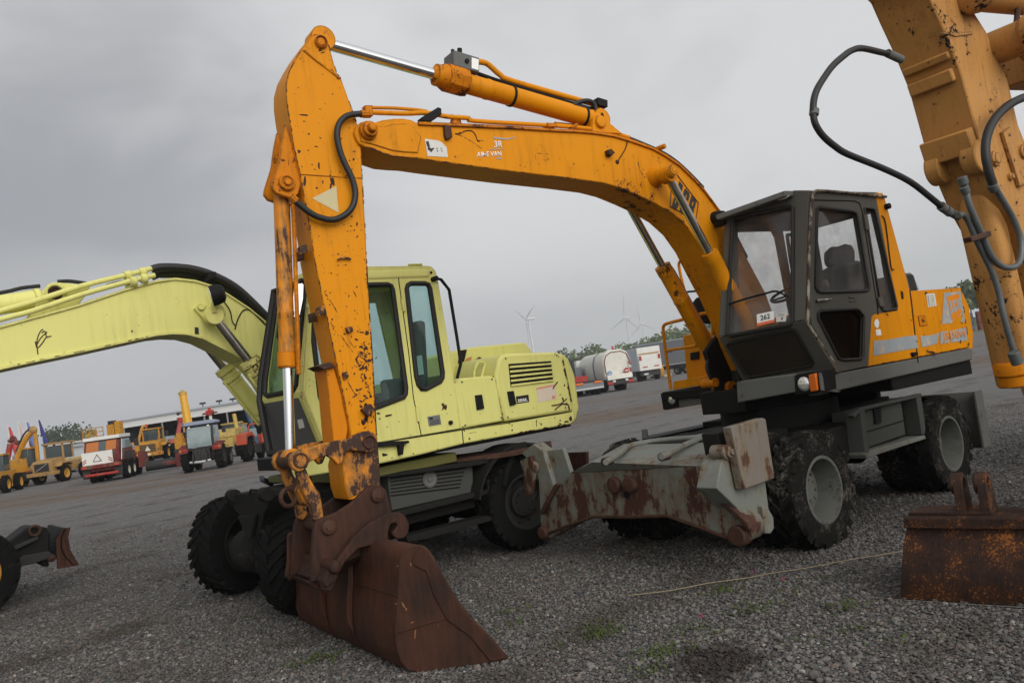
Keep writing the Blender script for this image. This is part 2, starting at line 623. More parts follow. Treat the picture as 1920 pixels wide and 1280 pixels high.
def tyre(mb, c, ax, r, w, lugs=20, deep=.036, seed=0):
    """tyre centred on c with its axle along ax"""
    ax = Vector(ax).normalized()
    h = w/2
    ri = r*.56
    prof = [(-h*.78, ri), (-h*.98, ri+.04*r), (-h, r*.78), (-h*.92, r*.90), (-h*.72, r*.955), (0, r*.97), (h*.72, r*.955),
            (h*.92, r*.90), (h, r*.78), (h*.98, ri+.04*r), (h*.78, ri)]
    mb.prof(c, c+ax, prof, 40, False)
    e = ax.orthogonal().normalized(); g = ax.cross(e)
    rg = random.Random(seed)
    for side in (-1, 1):
        for i in range(lugs):
            a = 2*math.pi*(i+(.5 if side > 0 else 0))/lugs
            ww = 2*math.pi/lugs*.30
            dk = .10*(rg.random()-.5)
            P = []
            for rr, grow in ((r*.93, 1.0), (r+deep*(.3+.5*rg.random()), .82)):
                for t, da in ((.04, .30), (.98, -.12)):
                    for q in (-1, 1):
                        aa = a+da*.6+q*ww*grow+dk
                        tt = t*h*side*(1.0 if grow == 1.0 else .96)
                        r2 = rr if t < .5 else rr*.965
                        P.append(c+ax*tt+(e*math.cos(aa)+g*math.sin(aa))*r2)
            mb.hexa([P[0], P[1], P[3], P[2], P[4], P[5], P[7], P[6]])


def wheel(fr, u, n, parent, r=.515, w=.28, out=1, mt='tyre', mr='rim', dish=.17, z=.5, seed=0, ax=None, hubr=.13, lugs=20, deep=.036):
    """wheel of a thing: wheel > tyre, rim, hub; out is the side the dish opens to"""
    c = fr.at(u, n, z)
    ax = (ax or fr.N)*out
    mb = MB(); tyre(mb, c, ax, r, w, lugs, deep, seed)
    wh = build('wheel', mb, MAT[mt], parent, 0, 30)
    ri = r*.56
    mb = MB()
    h = w/2
    mb.prof(c, c+ax, [(h*.80, ri+.012), (h*.92, ri+.012), (h*.95, ri), (h*.92, ri-.018), (h*.6, ri-.03), (h-dish, ri-.055), (h-dish, ri-.11), (h-dish-.01, .02)], 36, False)
    mb.prof(c, c+ax, [(-h*.8, ri+.01), (-h*.9, ri+.01), (-h*.9, ri-.02), (h-dish-.02, ri-.055), (h-dish-.03, .02)], 36, False)
    build('rim', mb, MAT[mr], wh, 0, 35)
    mb = MB()
    b = c+ax*(h-dish)
    mb.prof(b, b+ax, [(0, hubr), (.05, hubr), (.062, hubr*.9), (.065, .02)], 28)
    e = ax.orthogonal().normalized(); g = ax.cross(e)
    for i in range(8):
        a = i*math.pi/4
        p = b+(e*math.cos(a)+g*math.sin(a))*(hubr*.72)
        mb.cyl(p+ax*.06, p+ax*.078, .010, seg=6)
    for i in range(10):
        a = i*math.pi/5
        p = b+(e*math.cos(a)+g*math.sin(a))*(hubr+.055)
        mb.cyl(p, p+ax*.03, .013, seg=6)
    build('hub', mb, MAT[mr], wh, .002, 35)
    return wh


X = thing('wheeled_excavator', 'orange wheeled excavator with dark grey cab and rusty bucket lowered onto the gravel', 'excavator', U.at(1.3, 0, 0))

k = 0
for u in (0.0, 2.64):
    for n, o in ((1.05, 1), (.70, 1), (-1.05, -1), (-.70, -1)):
        k += 1
        wheel(U, u, n, X, out=o, seed=k, dish=.225 if abs(n) > 1 else .05)

# --- chassis
mb = MB()
mb.box(U, -.75, 3.15, -.42, .42, .50, .98)
mb.box(U, -.35, .45, -.62, .62, .72, 1.02)
mb.box(U, 2.2, 3.0, -.62, .62, .72, 1.0)
mb.box(U, .55, 2.1, .38, .98, .62, .96)
mb.box(U, .55, 2.1, -.98, -.38, .62, .96)
for u in (0, 2.64):
    mb.cyl(U.at(u, -.95, .5), U.at(u, .95, .5), .10)
    mb.prof(U.at(u, -.22, .5), U.at(u, .22, .5), [(0, .12), (.1, .20), (.34, .20), (.44, .12)], 20)
ch = build('chassis', mb, MAT['undergrey'], X, .012)
mb = MB()
mb.cyl(S.at(0, 0, .96), S.at(0, 0, 1.20), .62, seg=40)
mb.cyl(S.at(0, 0, 1.18), S.at(0, 0, 1.36), .54, seg=40)
build('slewing_ring', mb, MAT['black'], X, .008)

# --- tool locker and step on the near side
P = U.pn(1.06)
mb = MB()
mb.slab(P.tr([(1620, 770), (1690, 753), (1698, 814), (1630, 838)]), -U.N*.35)
lk = build('tool_locker', mb, MAT['chgrey'], X, .008)
mb = MB(); mb.slab(P.tr([(1635, 766), (1648, 763), (1649, 792), (1638, 795)], .004), U.N*.02)
build('latch', mb, MAT['black'], lk, .004)
mb = MB(); mb.slab(P.tr([(1626, 807.5), (1694, 787), (1694.4, 789), (1626.4, 809.5)], .002), U.N*.006)
build('panel_seam', mb, MAT['black'], lk)
Q = U.pn(1.14)
mb = MB()
mb.slab(Q.tr([(1598, 778), (1614, 764), (1728, 737), (1729, 743), (1617, 770), (1603, 783)]), -U.N*.06)
mb.slab(Q.tr([(1613, 768), (1621, 767), (1632, 857), (1623, 859)]), -U.N*.16)
mb.slab(Q.tr([(1718, 742), (1727, 740), (1737, 812), (1729, 815)]), -U.N*.16)
build('step_frame', mb, MAT['chgrey'], X, .006)
mb = MB()
mb.slab(Q.tr([(1621, 848), (1734, 815), (1737, 822), (1700, 834), (1624, 859)]), -U.N*.22)
build('step', mb, MAT['bladeclean'], X, .006)

# far side step rail
mb = MB()
mb.slab(U.pz(.98).tr([(1211, 817), (1375, 783), (1377, 788), (1213, 822)]), Vector((0, 0, -.05)))
mb.slab(U.pz(1.0).tr([(1203, 805), (1214, 804), (1215, 821), (1204, 822)]), Vector((0, 0, -.06)))
build('far_step_rail', mb, MAT['black'], X, .004)
mb = MB()
mb.box(U, 1.05, 2.7, -.85, .55, 1.00, 1.06)
mb.box(U, 2.62, 2.72, -.75, .45, .98, 1.15)
build('deck_plate', mb, MAT['black'], X, .006)

# --- stabiliser across the front
V = U.pu(-1.2)
face = V.tr([(1016, 1002), (1013, 990), (1019, 960), (1045, 918), (1070, 886), (1110, 884.6), (1305.5, 874), (1316, 892), (1345, 924), (1404, 972),
             (1411, 985), (1411, 1000), (1406, 1012), (1394, 1018), (1371, 1013.5), (1313, 989), (1251, 967), (1188, 970), (1113, 969), (1076, 983.5), (1032, 1008), (1022, 1009)])
mb = MB()
mb.slab(face, U.B*.16)
stb = build('stabiliser', mb, MAT['blade'], X, .010)
mb = MB()
a1, a2 = V.tr([(1070, 886), (1110, 884.6)]); a3 = V.at(1305.5, 874)
b1, b2, b3 = U.pz(.985).tr([(1110, 866), (1134, 864), (1322, 851)])
c1, c3 = U.pz(1.02).tr([(1170, 832), (1340, 812)])
d = V.tr([(1316, 892), (1345, 924)])
e1 = U.pz(.93).at(1348, 872)
mb.face([a1+Vector((0, 0, .002)), a3+Vector((0, 0, .002)), b3, b1])
mb.face([b1, b3, c3, c1])
mb.face([a3+Vector((0, 0, .002)), d[0], e1, b3])
mb.face([d[0], d[1], U.at(-.75, U.un(d[1])[1]+.05, .62), e1])
lo = [p-Vector((0, 0, .30)) for p in (a1, a3, b3, c3, c1)]
mb.face([c1, c3, lo[3], lo[4]]); mb.face([a1, b1, c1, lo[4], lo[0]])
mb.face([b3, e1, U.at(-.75, U.un(d[1])[1]+.05, .62), lo[3], c3])
build('top_plate', mb, MAT['bladeclean'], stb, 0, 20)
# raised edge along the near leg, weld seams
mb = MB()
mb.slab(V.tr([(1338, 918), (1346, 921), (1408, 976), (1412, 990), (1406, 986), (1400, 979), (1336, 926)], .002), -U.B*.05)
mb.slab(V.tr([(1015, 962), (1044, 908), (1050, 903), (1052, 908), (1022, 962)], .002), -U.B*.04)
mb.tube(V.tr([(1016, 1004), (1076, 981), (1113, 968), (1188, 969), (1251, 966), (1313, 988), (1388, 1017)], .005), .016, 8, 0)
build('edge_rib', mb, MAT['pin'], stb, .004)
mb = MB()
for q, r in (((1155, 908), .075), ((1185, 907), .075), ((1022, 997), .065), ((1387, 1003), .085)):
    c = V.at(*q)
    mb.prof(c+U.B*.05, c-U.B, [(0, r), (.09, r), (.105, r*.85), (.108, .01)], 24)
build('pin', mb, MAT['pin'], stb, .003)
mb = MB()
c = V.at(1175.5, 928)
mb.prof(c+U.B*.01, c-U.B, [(0, .034), (.012, .034), (.0125, .001)], 18)
build('drain_hole', mb, MAT['black'], stb)
mb = MB()
for pts in ([(1136, 866), (1151, 858), (1166, 847), (1180, 836), (1210, 829), (1250, 824), (1300, 820), (1318, 817)],
            [(1240, 856), (1256, 850), (1276, 838), (1300, 827), (1320, 819)]):
    mb.tube(U.pz(1.03).tr(pts), .027, 12, 5)
build('hydraulic_pipe', mb, MAT['bladeclean'], stb, 0)
mb = MB()
for q in ((1139, 864), (1246, 855)):
    c = U.pz(1.02).at(*q)
    mb.cyl(c+U.B*.05, c-U.B*.05, .036, seg=14)
build('pipe_union', mb, MAT['pin'], stb, .004)
# near leg: side plate, folded foot, cylinder pin
G = U.pn(1.12)
mb = MB()
mb.slab(G.tr([(1344, 915), (1352, 870), (1366, 846), (1400, 830), (1430, 860), (1440, 940), (1447, 996), (1413, 1006), (1408, 978), (1380, 950)]), -U.N*.20)
build('leg_side', mb, MAT['bladeclean'], stb, .008)
mb = MB()
mb.slab(U.pn(1.17).tr([(1430, 948), (1440, 950), (1451, 970), (1452, 990), (1446, 1000), (1436, 1000)]), -U.N*.10)
build('leg_cap', mb, MAT['bladeclean'], stb, .01)
mb = MB()
mb.slab(U.pn(1.22).tr([(1371, 800), (1431, 783), (1436, 785), (1453, 896), (1396, 917)]), -U.N*.085)
build('foot_pad', mb, MAT['pad'], stb, .008)
mb = MB()
c = U.pn(1.14).at(1365, 847)
mb.prof(c-U.N*.14, c+U.N, [(0, .06), (.14, .06), (.145, .046), (.17, .046), (.175, .026), (.195, .026), (.196, .01)], 24)
build('cylinder_pin', mb, MAT['pad'], stb, .003)
mb = MB()
mb.slab(U.pn(1.06).tr([(1345, 812), (1372, 800), (1380, 880), (1362, 868), (1352, 850)]), -U.N*.16)
build('cylinder_bracket', mb, MAT['undergrey'], stb, .008)
# far leg
H = U.pn(-1.10)
mb = MB()
mb.slab(V.tr([(978, 850), (1000, 832), (1018, 845), (1040, 916), (1046, 920), (1030, 950), (1014, 985), (1010, 900), (1000, 870)], .0), U.B*.14)
mb.slab(U.pu(-1.15).tr([(1018, 846), (1055, 840), (1073, 896), (1045, 915)]), U.B*.05)
build('far_leg', mb, MAT['bladeclean'], stb, .008)
mb = MB()
c = V.at(1003, 874)
mb.prof(c, c-U.B, [(0, .07), (.05, .07), (.06, .05), (.062, .01)], 20)
c = V.at(990, 870)
mb.slab(V.tr([(983, 862), (1003, 852), (1009, 880), (1003, 925), (993, 928), (988, 880)], .01), -U.B*.05)
build('far_foot_link', mb, MAT['blade'], stb, .006)

# --- blade at the back
W = U.pu(3.45)
mb = MB()
pf = [(0, .32), (.05, .34), (-.02, .50), (-.05, .70), (-.03, .86), (.02, .97)]
lp = []
for n in (-1.22, 1.22):
    lp.append([U.at(3.45+x, n, z) for x, z in pf]+[U.at(3.45+x+.04, n, z) for x, z in reversed(pf)])
mb.loft(lp)
mb.box(U, 3.0, 3.5, -.5, -.3, .55, .8); mb.box(U, 3.0, 3.5, .3, .5, .55, .8)
bl = build('rear_blade', mb, MAT['deckgrey'], X, .004)
mb = MB(); mb.box(U, 3.34, 3.54, 1.20, 1.225, .33, .98)
build('end_plate', mb, MAT['deckgrey'], bl, .004)

# --- upper deck
mb = MB()
mb.box(S, -.55, 1.86, -1.18, 1.17, 1.36, 1.46)
mb.box(S, .35, 1.9, -1.15, 1.15, 1.20, 1.37)
dk = build('deck', mb, MAT['black'], X, .01)
SN = S.pn(1.2)
mb = MB()
mb.slab(SN.tr([(1556, 708), (1570, 700), (1820, 652), (1824, 655), (1823, 674), (1556, 736), (1536, 741), (1536, 716)]), -S.N*.12)
build('side_skirt', mb, MAT['deckgrey'], X, .012)
mb = MB()
f1 = S.pu(-1.1).tr([(1380.5, 715.6), (1494, 700.5), (1496, 734.4), (1382.5, 755)])
mb.slab(f1, S.B*.35)
build('front_skirt', mb, MAT['deckgrey'], X, .010)
mb = MB()
f2 = S.pu(-1.1).tr([(1487, 702), (1527, 695), (1531, 736), (1490, 741)])
mb.slab(f2, S.B*.30)
hl = build('headlight', mb, MAT['black'], X, .01)
c = S.pu(-1.1).at(1508.5, 719.5)
mb = MB(); mb.prof(c+S.B*.02, c-S.B, [(0, .062), (.03, .066), (.04, .060), (.052, .035), (.056, .005)], 28)
build('lamp_lens', mb, MAT['lens'], hl)
mb = MB(); mb.slab(S.pu(-1.1).tr([(1520, 702), (1533, 699), (1536, 731), (1524, 734)], .004), -S.B*.03)
build('indicator', mb, MAT['amber'], hl, .006)
mb = MB()
mb.slab([S.pu(-1.1).at(1534, 698), S.pu(-1.1).at(1538, 733), SN.at(1572, 737), SN.at(1562, 700)], S.B*.12-S.N*.05)
build('corner_skirt', mb, MAT['deckgrey'], X, .01)
# far front box with lamp and grilles
T = S.pu(-.5)
mb = MB()
mb.slab(T.tr([(1239, 738), (1333, 724.5), (1336, 754), (1245, 769)]), S.B*.45)
fb = build('front_step_box', mb, MAT['deckgrey'], X, .010)
mb = MB(); mb.slab(T.tr([(1241, 737), (1272, 733), (1274, 762), (1246, 767)], .004), -S.B*.02)
hl2 = build('headlight', mb, MAT['black'], fb, .006)
c = T.at(1263, 747)
mb = MB(); mb.prof(c-S.B*.015, c-S.B, [(0, .058), (.02, .060), (.03, .05), (.04, .005)], 24)
build('lamp_lens', mb, MAT['lens'], hl2)
for x0 in (1299, 1318):
    mb = MB()
    for i in range(7):
        for j in range(5):
            q = T.at(x0+i*2.1+j*.3, 734.5-(x0-1299)*.14-i*.3+j*3.2)
            mb.cyl(q, q-S.B*.003, .0055, seg=6)
    build('grille', mb, MAT['black'], fb)

# far side tank, step and handrails
T2 = S.pu(-.05)
mb = MB()
mb.slab(T2.tr([(1280, 629), (1325, 621), (1350, 690), (1350, 703), (1288, 712)]), S.B*.8)
tk = build('tank_cover', mb, MAT['orange'], X, .012)
mb = MB(); mb.slab(T2.tr([(1296, 661), (1312, 658), (1312, 673), (1297, 675)], .003), -S.B*.02)
build('recess', mb, MAT['black'], tk, .004)
mb = MB()
mb.slab(S.pu(-.45).tr([(1262, 715), (1330, 703), (1333, 719), (1262, 731)]), S.B*.4)
build('step', mb, MAT['orange'], X, .006)
mb = MB()
T3 = S.pu(-.42)
mb.tube(T3.tr([(1258, 730), (1253, 695), (1247, 650), (1243.5, 618), (1246, 609), (1256, 605), (1284, 598)]), .020, 10, 4)
mb.tube(T3.tr([(1250, 657), (1306, 648)]), .018, 10, 0)
mb.tube(T3.tr([(1312, 589), (1325, 587), (1333, 592), (1336, 602), (1337, 628)]), .020, 10, 4)
mb.tube(S.pu(.0).tr([(1282, 488), (1275, 490), (1273, 497), (1276, 515), (1282, 540), (1292, 590)]), .018, 10, 4)
build('handrail', mb, MAT['orange_arm'], X)
mb = MB()
mb.tube(S.pu(-.3).tr([(1289, 547), (1308, 546), (1322, 550), (1330, 565), (1338, 590)]), .012, 8, 4)
c = S.pu(-.3).at(1320, 582)
ax1 = (S.pu(-.3).at(1338, 608)-S.pu(-.3).at(1306, 562)).normalized()
e = ax1; g = S.B.cross(ax1).normalized()
lp = []
for t, kx in ((-.05, .75), (-.03, 1), (.02, 1), (.045, .8)):
    lp.append([c+S.B*t+e*(.165*kx*math.copysign(abs(math.cos(a))**.6, math.cos(a)))+g*(.085*kx*math.copysign(abs(math.sin(a))**.6, math.sin(a))) for a in [2*math.pi*i/24 for i in range(24)]])
mb.loft(lp)
build('wing_mirror', mb, MAT['black'], X, 0)

# --- engine house
mb = MB()
side = SN.tr([(1640.5, 361), (1655, 361.5), (1659, 370), (1703, 532), (1706, 545.5), (1801, 539), (1803, 542), (1818, 651), (1628, 687), (1634.5, 594), (1638, 589), (1683, 582), (1643.5, 374)])
mb.slab(side, -S.N*.045)
hs = build('engine_cover', mb, MAT['orange'], X, .008)
mb = MB()
mb.box(S, .74, 1.855, -1.18, 1.16, 1.47, 2.145)
mb.prof(S.at(1.35, -1.1, 1.80), S.at(1.35, 1.1, 1.80), [(0, .36), (2.2, .36)], 32) if False else None
build('hood', mb, MAT['orange'], hs, .02)
mb = MB()
lp = []
for n in (-1.15, 1.16):
    lp.append([S.at(1.80, n, 1.42), S.at(1.98, n, 1.46), S.at(2.05, n, 1.65), S.at(2.05, n, 1.95), S.at(1.97, n, 2.10), S.at(1.80, n, 2.13)])
mb.loft(lp)
build('counterweight', mb, MAT['orange'], X, .02)
mb = MB()
mb.slab(SN.tr([(1706.5, 545), (1709, 560), (1722, 680), (1720.4, 680.3), (1707, 560), (1704.8, 545)], .001), S.N*.003)
mb.slab(SN.tr([(1736, 547), (1737, 552), (1733, 551)], .001), S.N*.003)
build('panel_seam', mb, MAT['black'], hs)
mb = MB()
mb.slab(SN.tr([(1720, 592), (1733, 590.5), (1738, 610), (1724, 612)], .002), S.N*.006)
mb.cyl(SN.at(1729, 601), SN.at(1729, 601)+S.N*.016, .016, seg=12)
lt = build('door_latch', mb, MAT['orange_worn'], hs, .002)
mb = MB(); mb.cyl(SN.at(1729.5, 601.5)+S.N*.016, SN.at(1729.5, 601.5)+S.N*.022, .009, seg=10)
build('keyhole', mb, MAT['black'], lt)
mb = MB()
mb.slab(SN.tr([(1706, 661), (1716, 659.5), (1716.5, 667), (1709, 669)], .002), S.N*.03)
mb.slab(SN.tr([(1688, 545), (1692, 548), (1693, 561), (1690, 560)], .002), S.N*.01)
build('rubber_stop', mb, MAT['black'], hs, .006)
mb = MB()
mb.slab(SN.tr([(1736, 551), (1752, 550), (1755.5, 573), (1739.5, 576)], .002), S.N*.002)
st = build('warning_sticker', mb, MAT['whitegrime'], hs)
mb = MB()
for a in range(5):
    mb.slab(SN.tr([(1738.3+a*.6, 555+a*4), (1740+a*.6, 554.8+a*4), (1740.2+a*.6, 557+a*4), (1738.5+a*.6, 557.2+a*4)], .0045), S.N*.001)
    mb.slab(SN.tr([(1742+a*.6, 555.2+a*4), (1750+a*.6, 554.2+a*4), (1750+a*.6, 554.9+a*4), (1742+a*.6, 555.9+a*4)], .0045), S.N*.001)
build('print', mb, MAT['blackink'], st)
mb = MB()
mb.slab(SN.tr([(1641, 599), (1645, 598), (1648, 604), (1647, 613), (1644, 615.5), (1640, 612), (1638.5, 605)], .002), S.N*.002)
mb.slab(SN.tr([(1641, 618), (1650, 617), (1652.5, 628), (1643, 629.5)], .002), S.N*.002)
build('round_sticker', mb, MAT['white'], hs)
mb = MB()
mb.slab(SN.tr([(1638, 639), (1662, 637), (1668, 636), (1694, 631), (1718, 628), (1721, 652), (1690, 657), (1637, 667)], .002), S.N*.002)
mb.slab(SN.tr([(1725, 630), (1742, 629), (1751, 627), (1760, 624), (1757, 643), (1750, 646), (1728, 651)], .002), S.N*.002)
mb.slab(SN.tr([(1763, 622), (1776, 620.5), (1779, 642), (1772, 643), (1763, 644.5)], .002), S.N*.002)
mb.slab(SN.tr([(1779, 621), (1811, 614), (1813, 638), (1783, 642)], .002), S.N*.002)
build('grey_stripe', mb, MAT['greydecal'], hs)
text_on('model_lettering', 'JS150W', SN.tr([(1767, 642), (1812, 635.5), (1809, 618), (1767, 624)]), MAT['yellowband'], hs, S.N, .012, .0055)
mb = MB()
mb.slab(SN.tr([(1769, 549), (1800, 546), (1803, 566), (1806, 582), (1809, 603), (1801, 604), (1805, 588), (1789, 596), (1784, 606), (1766, 607.5)], .002), S.N*.002)
bd = build('grey_badge', mb, MAT['greydecal'], hs)
q = SN.tr([(1784, 600), (1802, 587), (1797, 551), (1774, 556)])
mb = MB(); mb.slab([p+S.N*.0045 for p in q], S.N*.001); build('badge_field', mb, MAT['yellowband'], bd)
glyphs_on('badge_lettering', JCB, SN.tr([(1781, 590), (1802, 578), (1798, 560), (1776, 565)]), MAT['greydecal'], bd, S.N, .006)
# behind the cab: air intake and exhaust
mb = MB()
I = S.pn(.95)
mb.slab(I.tr([(1694, 512), (1708, 511), (1714, 516), (1722, 545), (1704, 546)]), -S.N*.6)
ai = build('air_intake', mb, MAT['deckgrey'], X, .012)
mb = MB()
for i in range(8):
    y = 516+i*3.6; x = 1700+i*.9
    mb.slab(I.tr([(x, y), (x+11+i*.5, y-.6), (x+11.2+i*.5, y+1.2), (x+.2, y+1.8)], .003), S.N*.006)
build('louvre', mb, MAT['black'], ai)
mb = MB()
c = S.at(1.28, .15, 2.14)
mb.prof(c-Vector((0, 0, .02)), c+Vector((0, 0, 1)), [(0, .11), (.02, .16), (.08, .17), (.13, .14), (.17, .10), (.19, .11), (.24, .11)], 20)
mb.tube([c+Vector((0, 0, .20)), c+Vector((0, 0, .26))+S.B*.05, c+Vector((0, 0, .27))+S.B*.16], .085, 14, 4)
build('exhaust', mb, MAT['rubber'], X, .004)

# --- cab
cab = MB()
CF = plane3(S.at(-.74, .31, 3.21), S.at(-1.094, .31, 1.982), S.at(-.914, 1.2, 2.016))
CL = plane3(S.at(-1.094, .31, 1.97), S.at(-.90, 1.2, 1.93), S.at(-.831, .31, 1.514))
outer = SN.tr([(1515.6, 357), (1641, 361), (1643.5, 374), (1683, 582), (1638, 589), (1634.5, 594), (1628, 686), (1570, 698), (1517, 616), (1510, 598), (1512, 500), (1514, 430)])
h1 = SN.tr([(1531, 391), (1536, 389), (1594, 396), (1603, 399), (1607, 407), (1629, 536), (1628, 542), (1622, 545.5), (1538, 548), (1531, 545), (1528.5, 538)])
h2 = SN.tr([(1538, 582.5), (1604, 579), (1609, 581), (1619, 594), (1617, 668), (1613, 673), (1580, 675), (1571, 672), (1533, 597), (1533, 588)])
h3 = SN.tr([(1620, 390), (1634, 391), (1639, 394), (1681, 574), (1680, 579), (1660, 583), (1654, 581), (1650.6, 575)])
cab.slab(outer, -S.N*.05, (h1, h2, h3))
cf = CF.tr([(1359.5, 402), (1489, 357), (1515.6, 357), (1514, 430), (1510, 598), (1347, 631.5)])
hw = CF.tr([(1374, 416), (1379, 410), (1482, 387), (1487, 390), (1486.5, 604), (1482, 609), (1371, 629), (1364.5, 626)])
cab.slab(cf, S.B*.05, (hw,))
cl = CL.tr([(1347, 633), (1510, 600), (1517, 617), (1570, 698), (1540, 703), (1397, 722)])
hl_ = CL.tr([(1364, 645), (1370, 641.5), (1484, 617), (1492, 619), (1525, 678), (1522, 685), (1408, 706), (1398, 702)])
cab.slab(cl, S.B*.05)
# far side, back wall, roof
far = [(-.70, 3.17), (.60, 3.17), (.60, 1.50), (-.80, 1.50), (-1.05, 1.98)]
fa = [(-.62, 3.02), (-.06, 3.02), (-.02, 2.95), (.02, 2.02), (-.04, 1.95), (-.78, 1.95), (-.83, 2.02)]
fb_ = [(.10, 3.02), (.40, 3.02), (.48, 2.95), (.50, 2.05), (.45, 2.0), (.16, 2.0), (.12, 2.05)]
cab.slab([S.at(u, .31, z) for u, z in far], S.N*.04, ([S.at(u, .31, z) for u, z in fa], [S.at(u, .31, z) for u, z in fb_]))
bk = [(.355, 3.17), (1.145, 3.17), (1.145, 1.5), (.355, 1.5)]
bh = [(.45, 3.02), (1.10, 3.02), (1.125, 2.98), (1.125, 2.20), (1.10, 2.15), (.46, 2.15), (.42, 2.2), (.42, 2.98)]
cab.slab([S.at(.58, n, z) for n, z in bk], -S.B*.03, ([S.at(.58, n, z) for n, z in bh],))
cabo = build('cab', cab, MAT['cabgrey'], X, .006)
mb = MB()
lp = []
for zz, ins in ((3.12, .0), (3.19, .0), (3.225, .03), (3.235, .10)):
    lp.append([S.at(-.70+ins, .31+ins, zz), S.at(.66-ins, .31+ins, zz), S.at(.66-ins, 1.195-ins, zz), S.at(-.56+ins, 1.195-ins, zz)])
mb.loft(lp)
build('cab_roof', mb, MAT['deckgrey'], cabo, .012)
mb = MB()
vt = CF.tr([(1358, 404), (1489, 358), (1490, 369), (1478, 373), (1361, 414)], .012)
mb.slab(vt, -S.B*.13)
build('visor', mb, MAT['deckgrey'], cabo, .012)
mb = MB()
c0, c1 = CF.at(1463, 378), CF.at(1487, 368)
mb.slab(CF.tr([(1464, 373), (1484, 366), (1487, 374), (1482, 379), (1468, 382)], .10), S.B*.03)
build('roof_lamp', mb, MAT['lens'], cabo, .006)
mb = MB()
mb.slab([S.at(-.78, .36, 1.50), S.at(.55, .36, 1.50), S.at(.55, 1.14, 1.50), S.at(-.55, 1.14, 1.50)], Vector((0, 0, .04)))
build('cab_floor', mb, MAT['black'], cabo)
# seals and panes


def seal(pl, loop, r, parent, name='window_seal'):
    m = MB(); m.tube([p+pl.n*.004 for p in loop], r, 8, 0, closed=True)
    return build(name, m, MAT['seal'], parent)


def pane(pl, loop, parent, mat='glass', name='window', depth=.03):
    m = MB()
    m.slab([p-pl.n*depth for p in loop], -pl.n*.004)
    return build(name, m, MAT[mat], parent, 0, 0)


wd = pane(CF, hw, cabo, name='windscreen'); seal(CF, hw, .021, wd)
m_ = pane(SN, h1, cabo, name='door_window'); seal(SN, h1, .017, m_)
m_ = pane(SN, h2, cabo, 'glassdark', 'lower_door_window'); seal(SN, h2, .016, m_)
m_ = pane(SN, h3, cabo, name='rear_side_window'); seal(SN, h3, .014, m_)
m_ = pane(CL, hl_, cabo, 'panelbrown', 'lower_front_panel', -.006); seal(CL, hl_, .016, m_)
for hh in (fa, fb_):
    lpp = [S.at(u, .32, z) for u, z in hh]
    m_ = pane(Plane(S.at(0, .32, 0), -S.N), lpp, cabo, name='far_window', depth=-.01)
lpp = [S.at(.565, n, z) for n, z in bh]
pane(Plane(S.at(.565, 0, 0), S.B), lpp, cabo, name='rear_window', depth=0)
# door outline, hinges, handle
mb = MB()
dl = SN.tr([(1524, 375), (1602, 377), (1611, 381), (1616, 396), (1644, 570), (1646, 590)], .002)
mb.tube(dl, .006, 6, 0)
mb.tube(SN.tr([(1524, 375), (1520, 400), (1516, 590), (1522, 612), (1574, 696)], .002), .006, 6, 0)
dr = build('door_seam', mb, MAT['black'], cabo)
mb = MB()
mb.slab(SN.tr([(1528, 562), (1545, 560), (1545, 564), (1529, 567)], .004), S.N*.03)
mb.tube(SN.tr([(1541, 563), (1553, 561.5)], .035), .009, 8, 0)
build('door_handle', mb, MAT['darkrod'], cabo, .004)
mb = MB()
for q in ((1616, 403, 1622, 432), (1642, 558, 1650, 575)):
    mb.slab(SN.tr([(q[0], q[1]), (q[2], q[1]), (q[2]+5, q[3]), (q[0]+4, q[3])], .003), S.N*.025)
mb.slab(SN.tr([(1590, 555), (1604, 556), (1604, 565), (1592, 566), (1592, 563), (1601, 562), (1601, 559), (1590, 558)], .002), S.N*.008)
build('hinge', mb, MAT['cabgrey'], cabo, .004)
mb = MB()
mb.tube(SN.tr([(1571, 697), (1519, 619), (1512.5, 604), (1511.5, 590), (1513.5, 500), (1515.5, 425), (1520, 372), (1524, 361), (1533, 358.5), (1580, 362), (1630, 367), (1658, 370)], .02), .014, 10, 4)
build('rain_rail', mb, MAT['whitewear'], cabo)
mb = MB()
c = SN.at(1660.5, 388)
mb.cyl(c-S.N*.02, c+S.N*.05, .030, seg=16)
build('rear_lamp', mb, MAT['black'], cabo, .006)
mb = MB()
mb.tube(SN.tr([(1652, 405), (1659, 420), (1669, 500), (1675, 505)], .01), .006, 6, 3)
build('wiring', mb, MAT['black'], cabo)
# work lamp beside the visor
mb = MB()
c = CF.at(1343, 408)
mb.prof(c-S.N*.13+S.B*.02, c+S.N*.1+S.B*.02, [(0, .04), (.02, .066), (.10, .072), (.17, .066), (.22, .05)], 20)
mb.box(S, -.80, -.70, .20, .34, 3.10, 3.15)
build('work_lamp', mb, MAT['black'], cabo, .006)
# wiper, stickers
mb = MB()
mb.tube(CF.tr([(1369, 571), (1400, 561), (1430, 553), (1452, 547)], .02), .010, 6, 0)
mb.tube(CF.tr([(1452, 547), (1462, 548), (1476, 556)], .02), .010, 6, 3)
build('wiper', mb, MAT['black'], wd)
q = CF.tr([(1421, 612), (1453, 604.5), (1452, 583), (1420, 590)], .012)
mb = MB(); mb.slab(q, CF.n*.001); s262 = build('lot_sticker', mb, MAT['white'], wd)
mb = MB(); mb.slab([p+CF.n*.002 for p in (q[0], q[1], quadmap(q, 1, .24), quadmap(q, 0, .24))], CF.n*.001)
build('orange_band', mb, MAT['redorange'], s262)
text_on('lot_number', '262', [quadmap(q, .22, .40), quadmap(q, .78, .40), quadmap(q, .78, .84), quadmap(q, .22, .84)], MAT['blackink'], s262, CF.n, .014, .0025)
q = CF.tr([(1456.5, 604), (1475, 603), (1476, 586), (1457, 588)], .012)
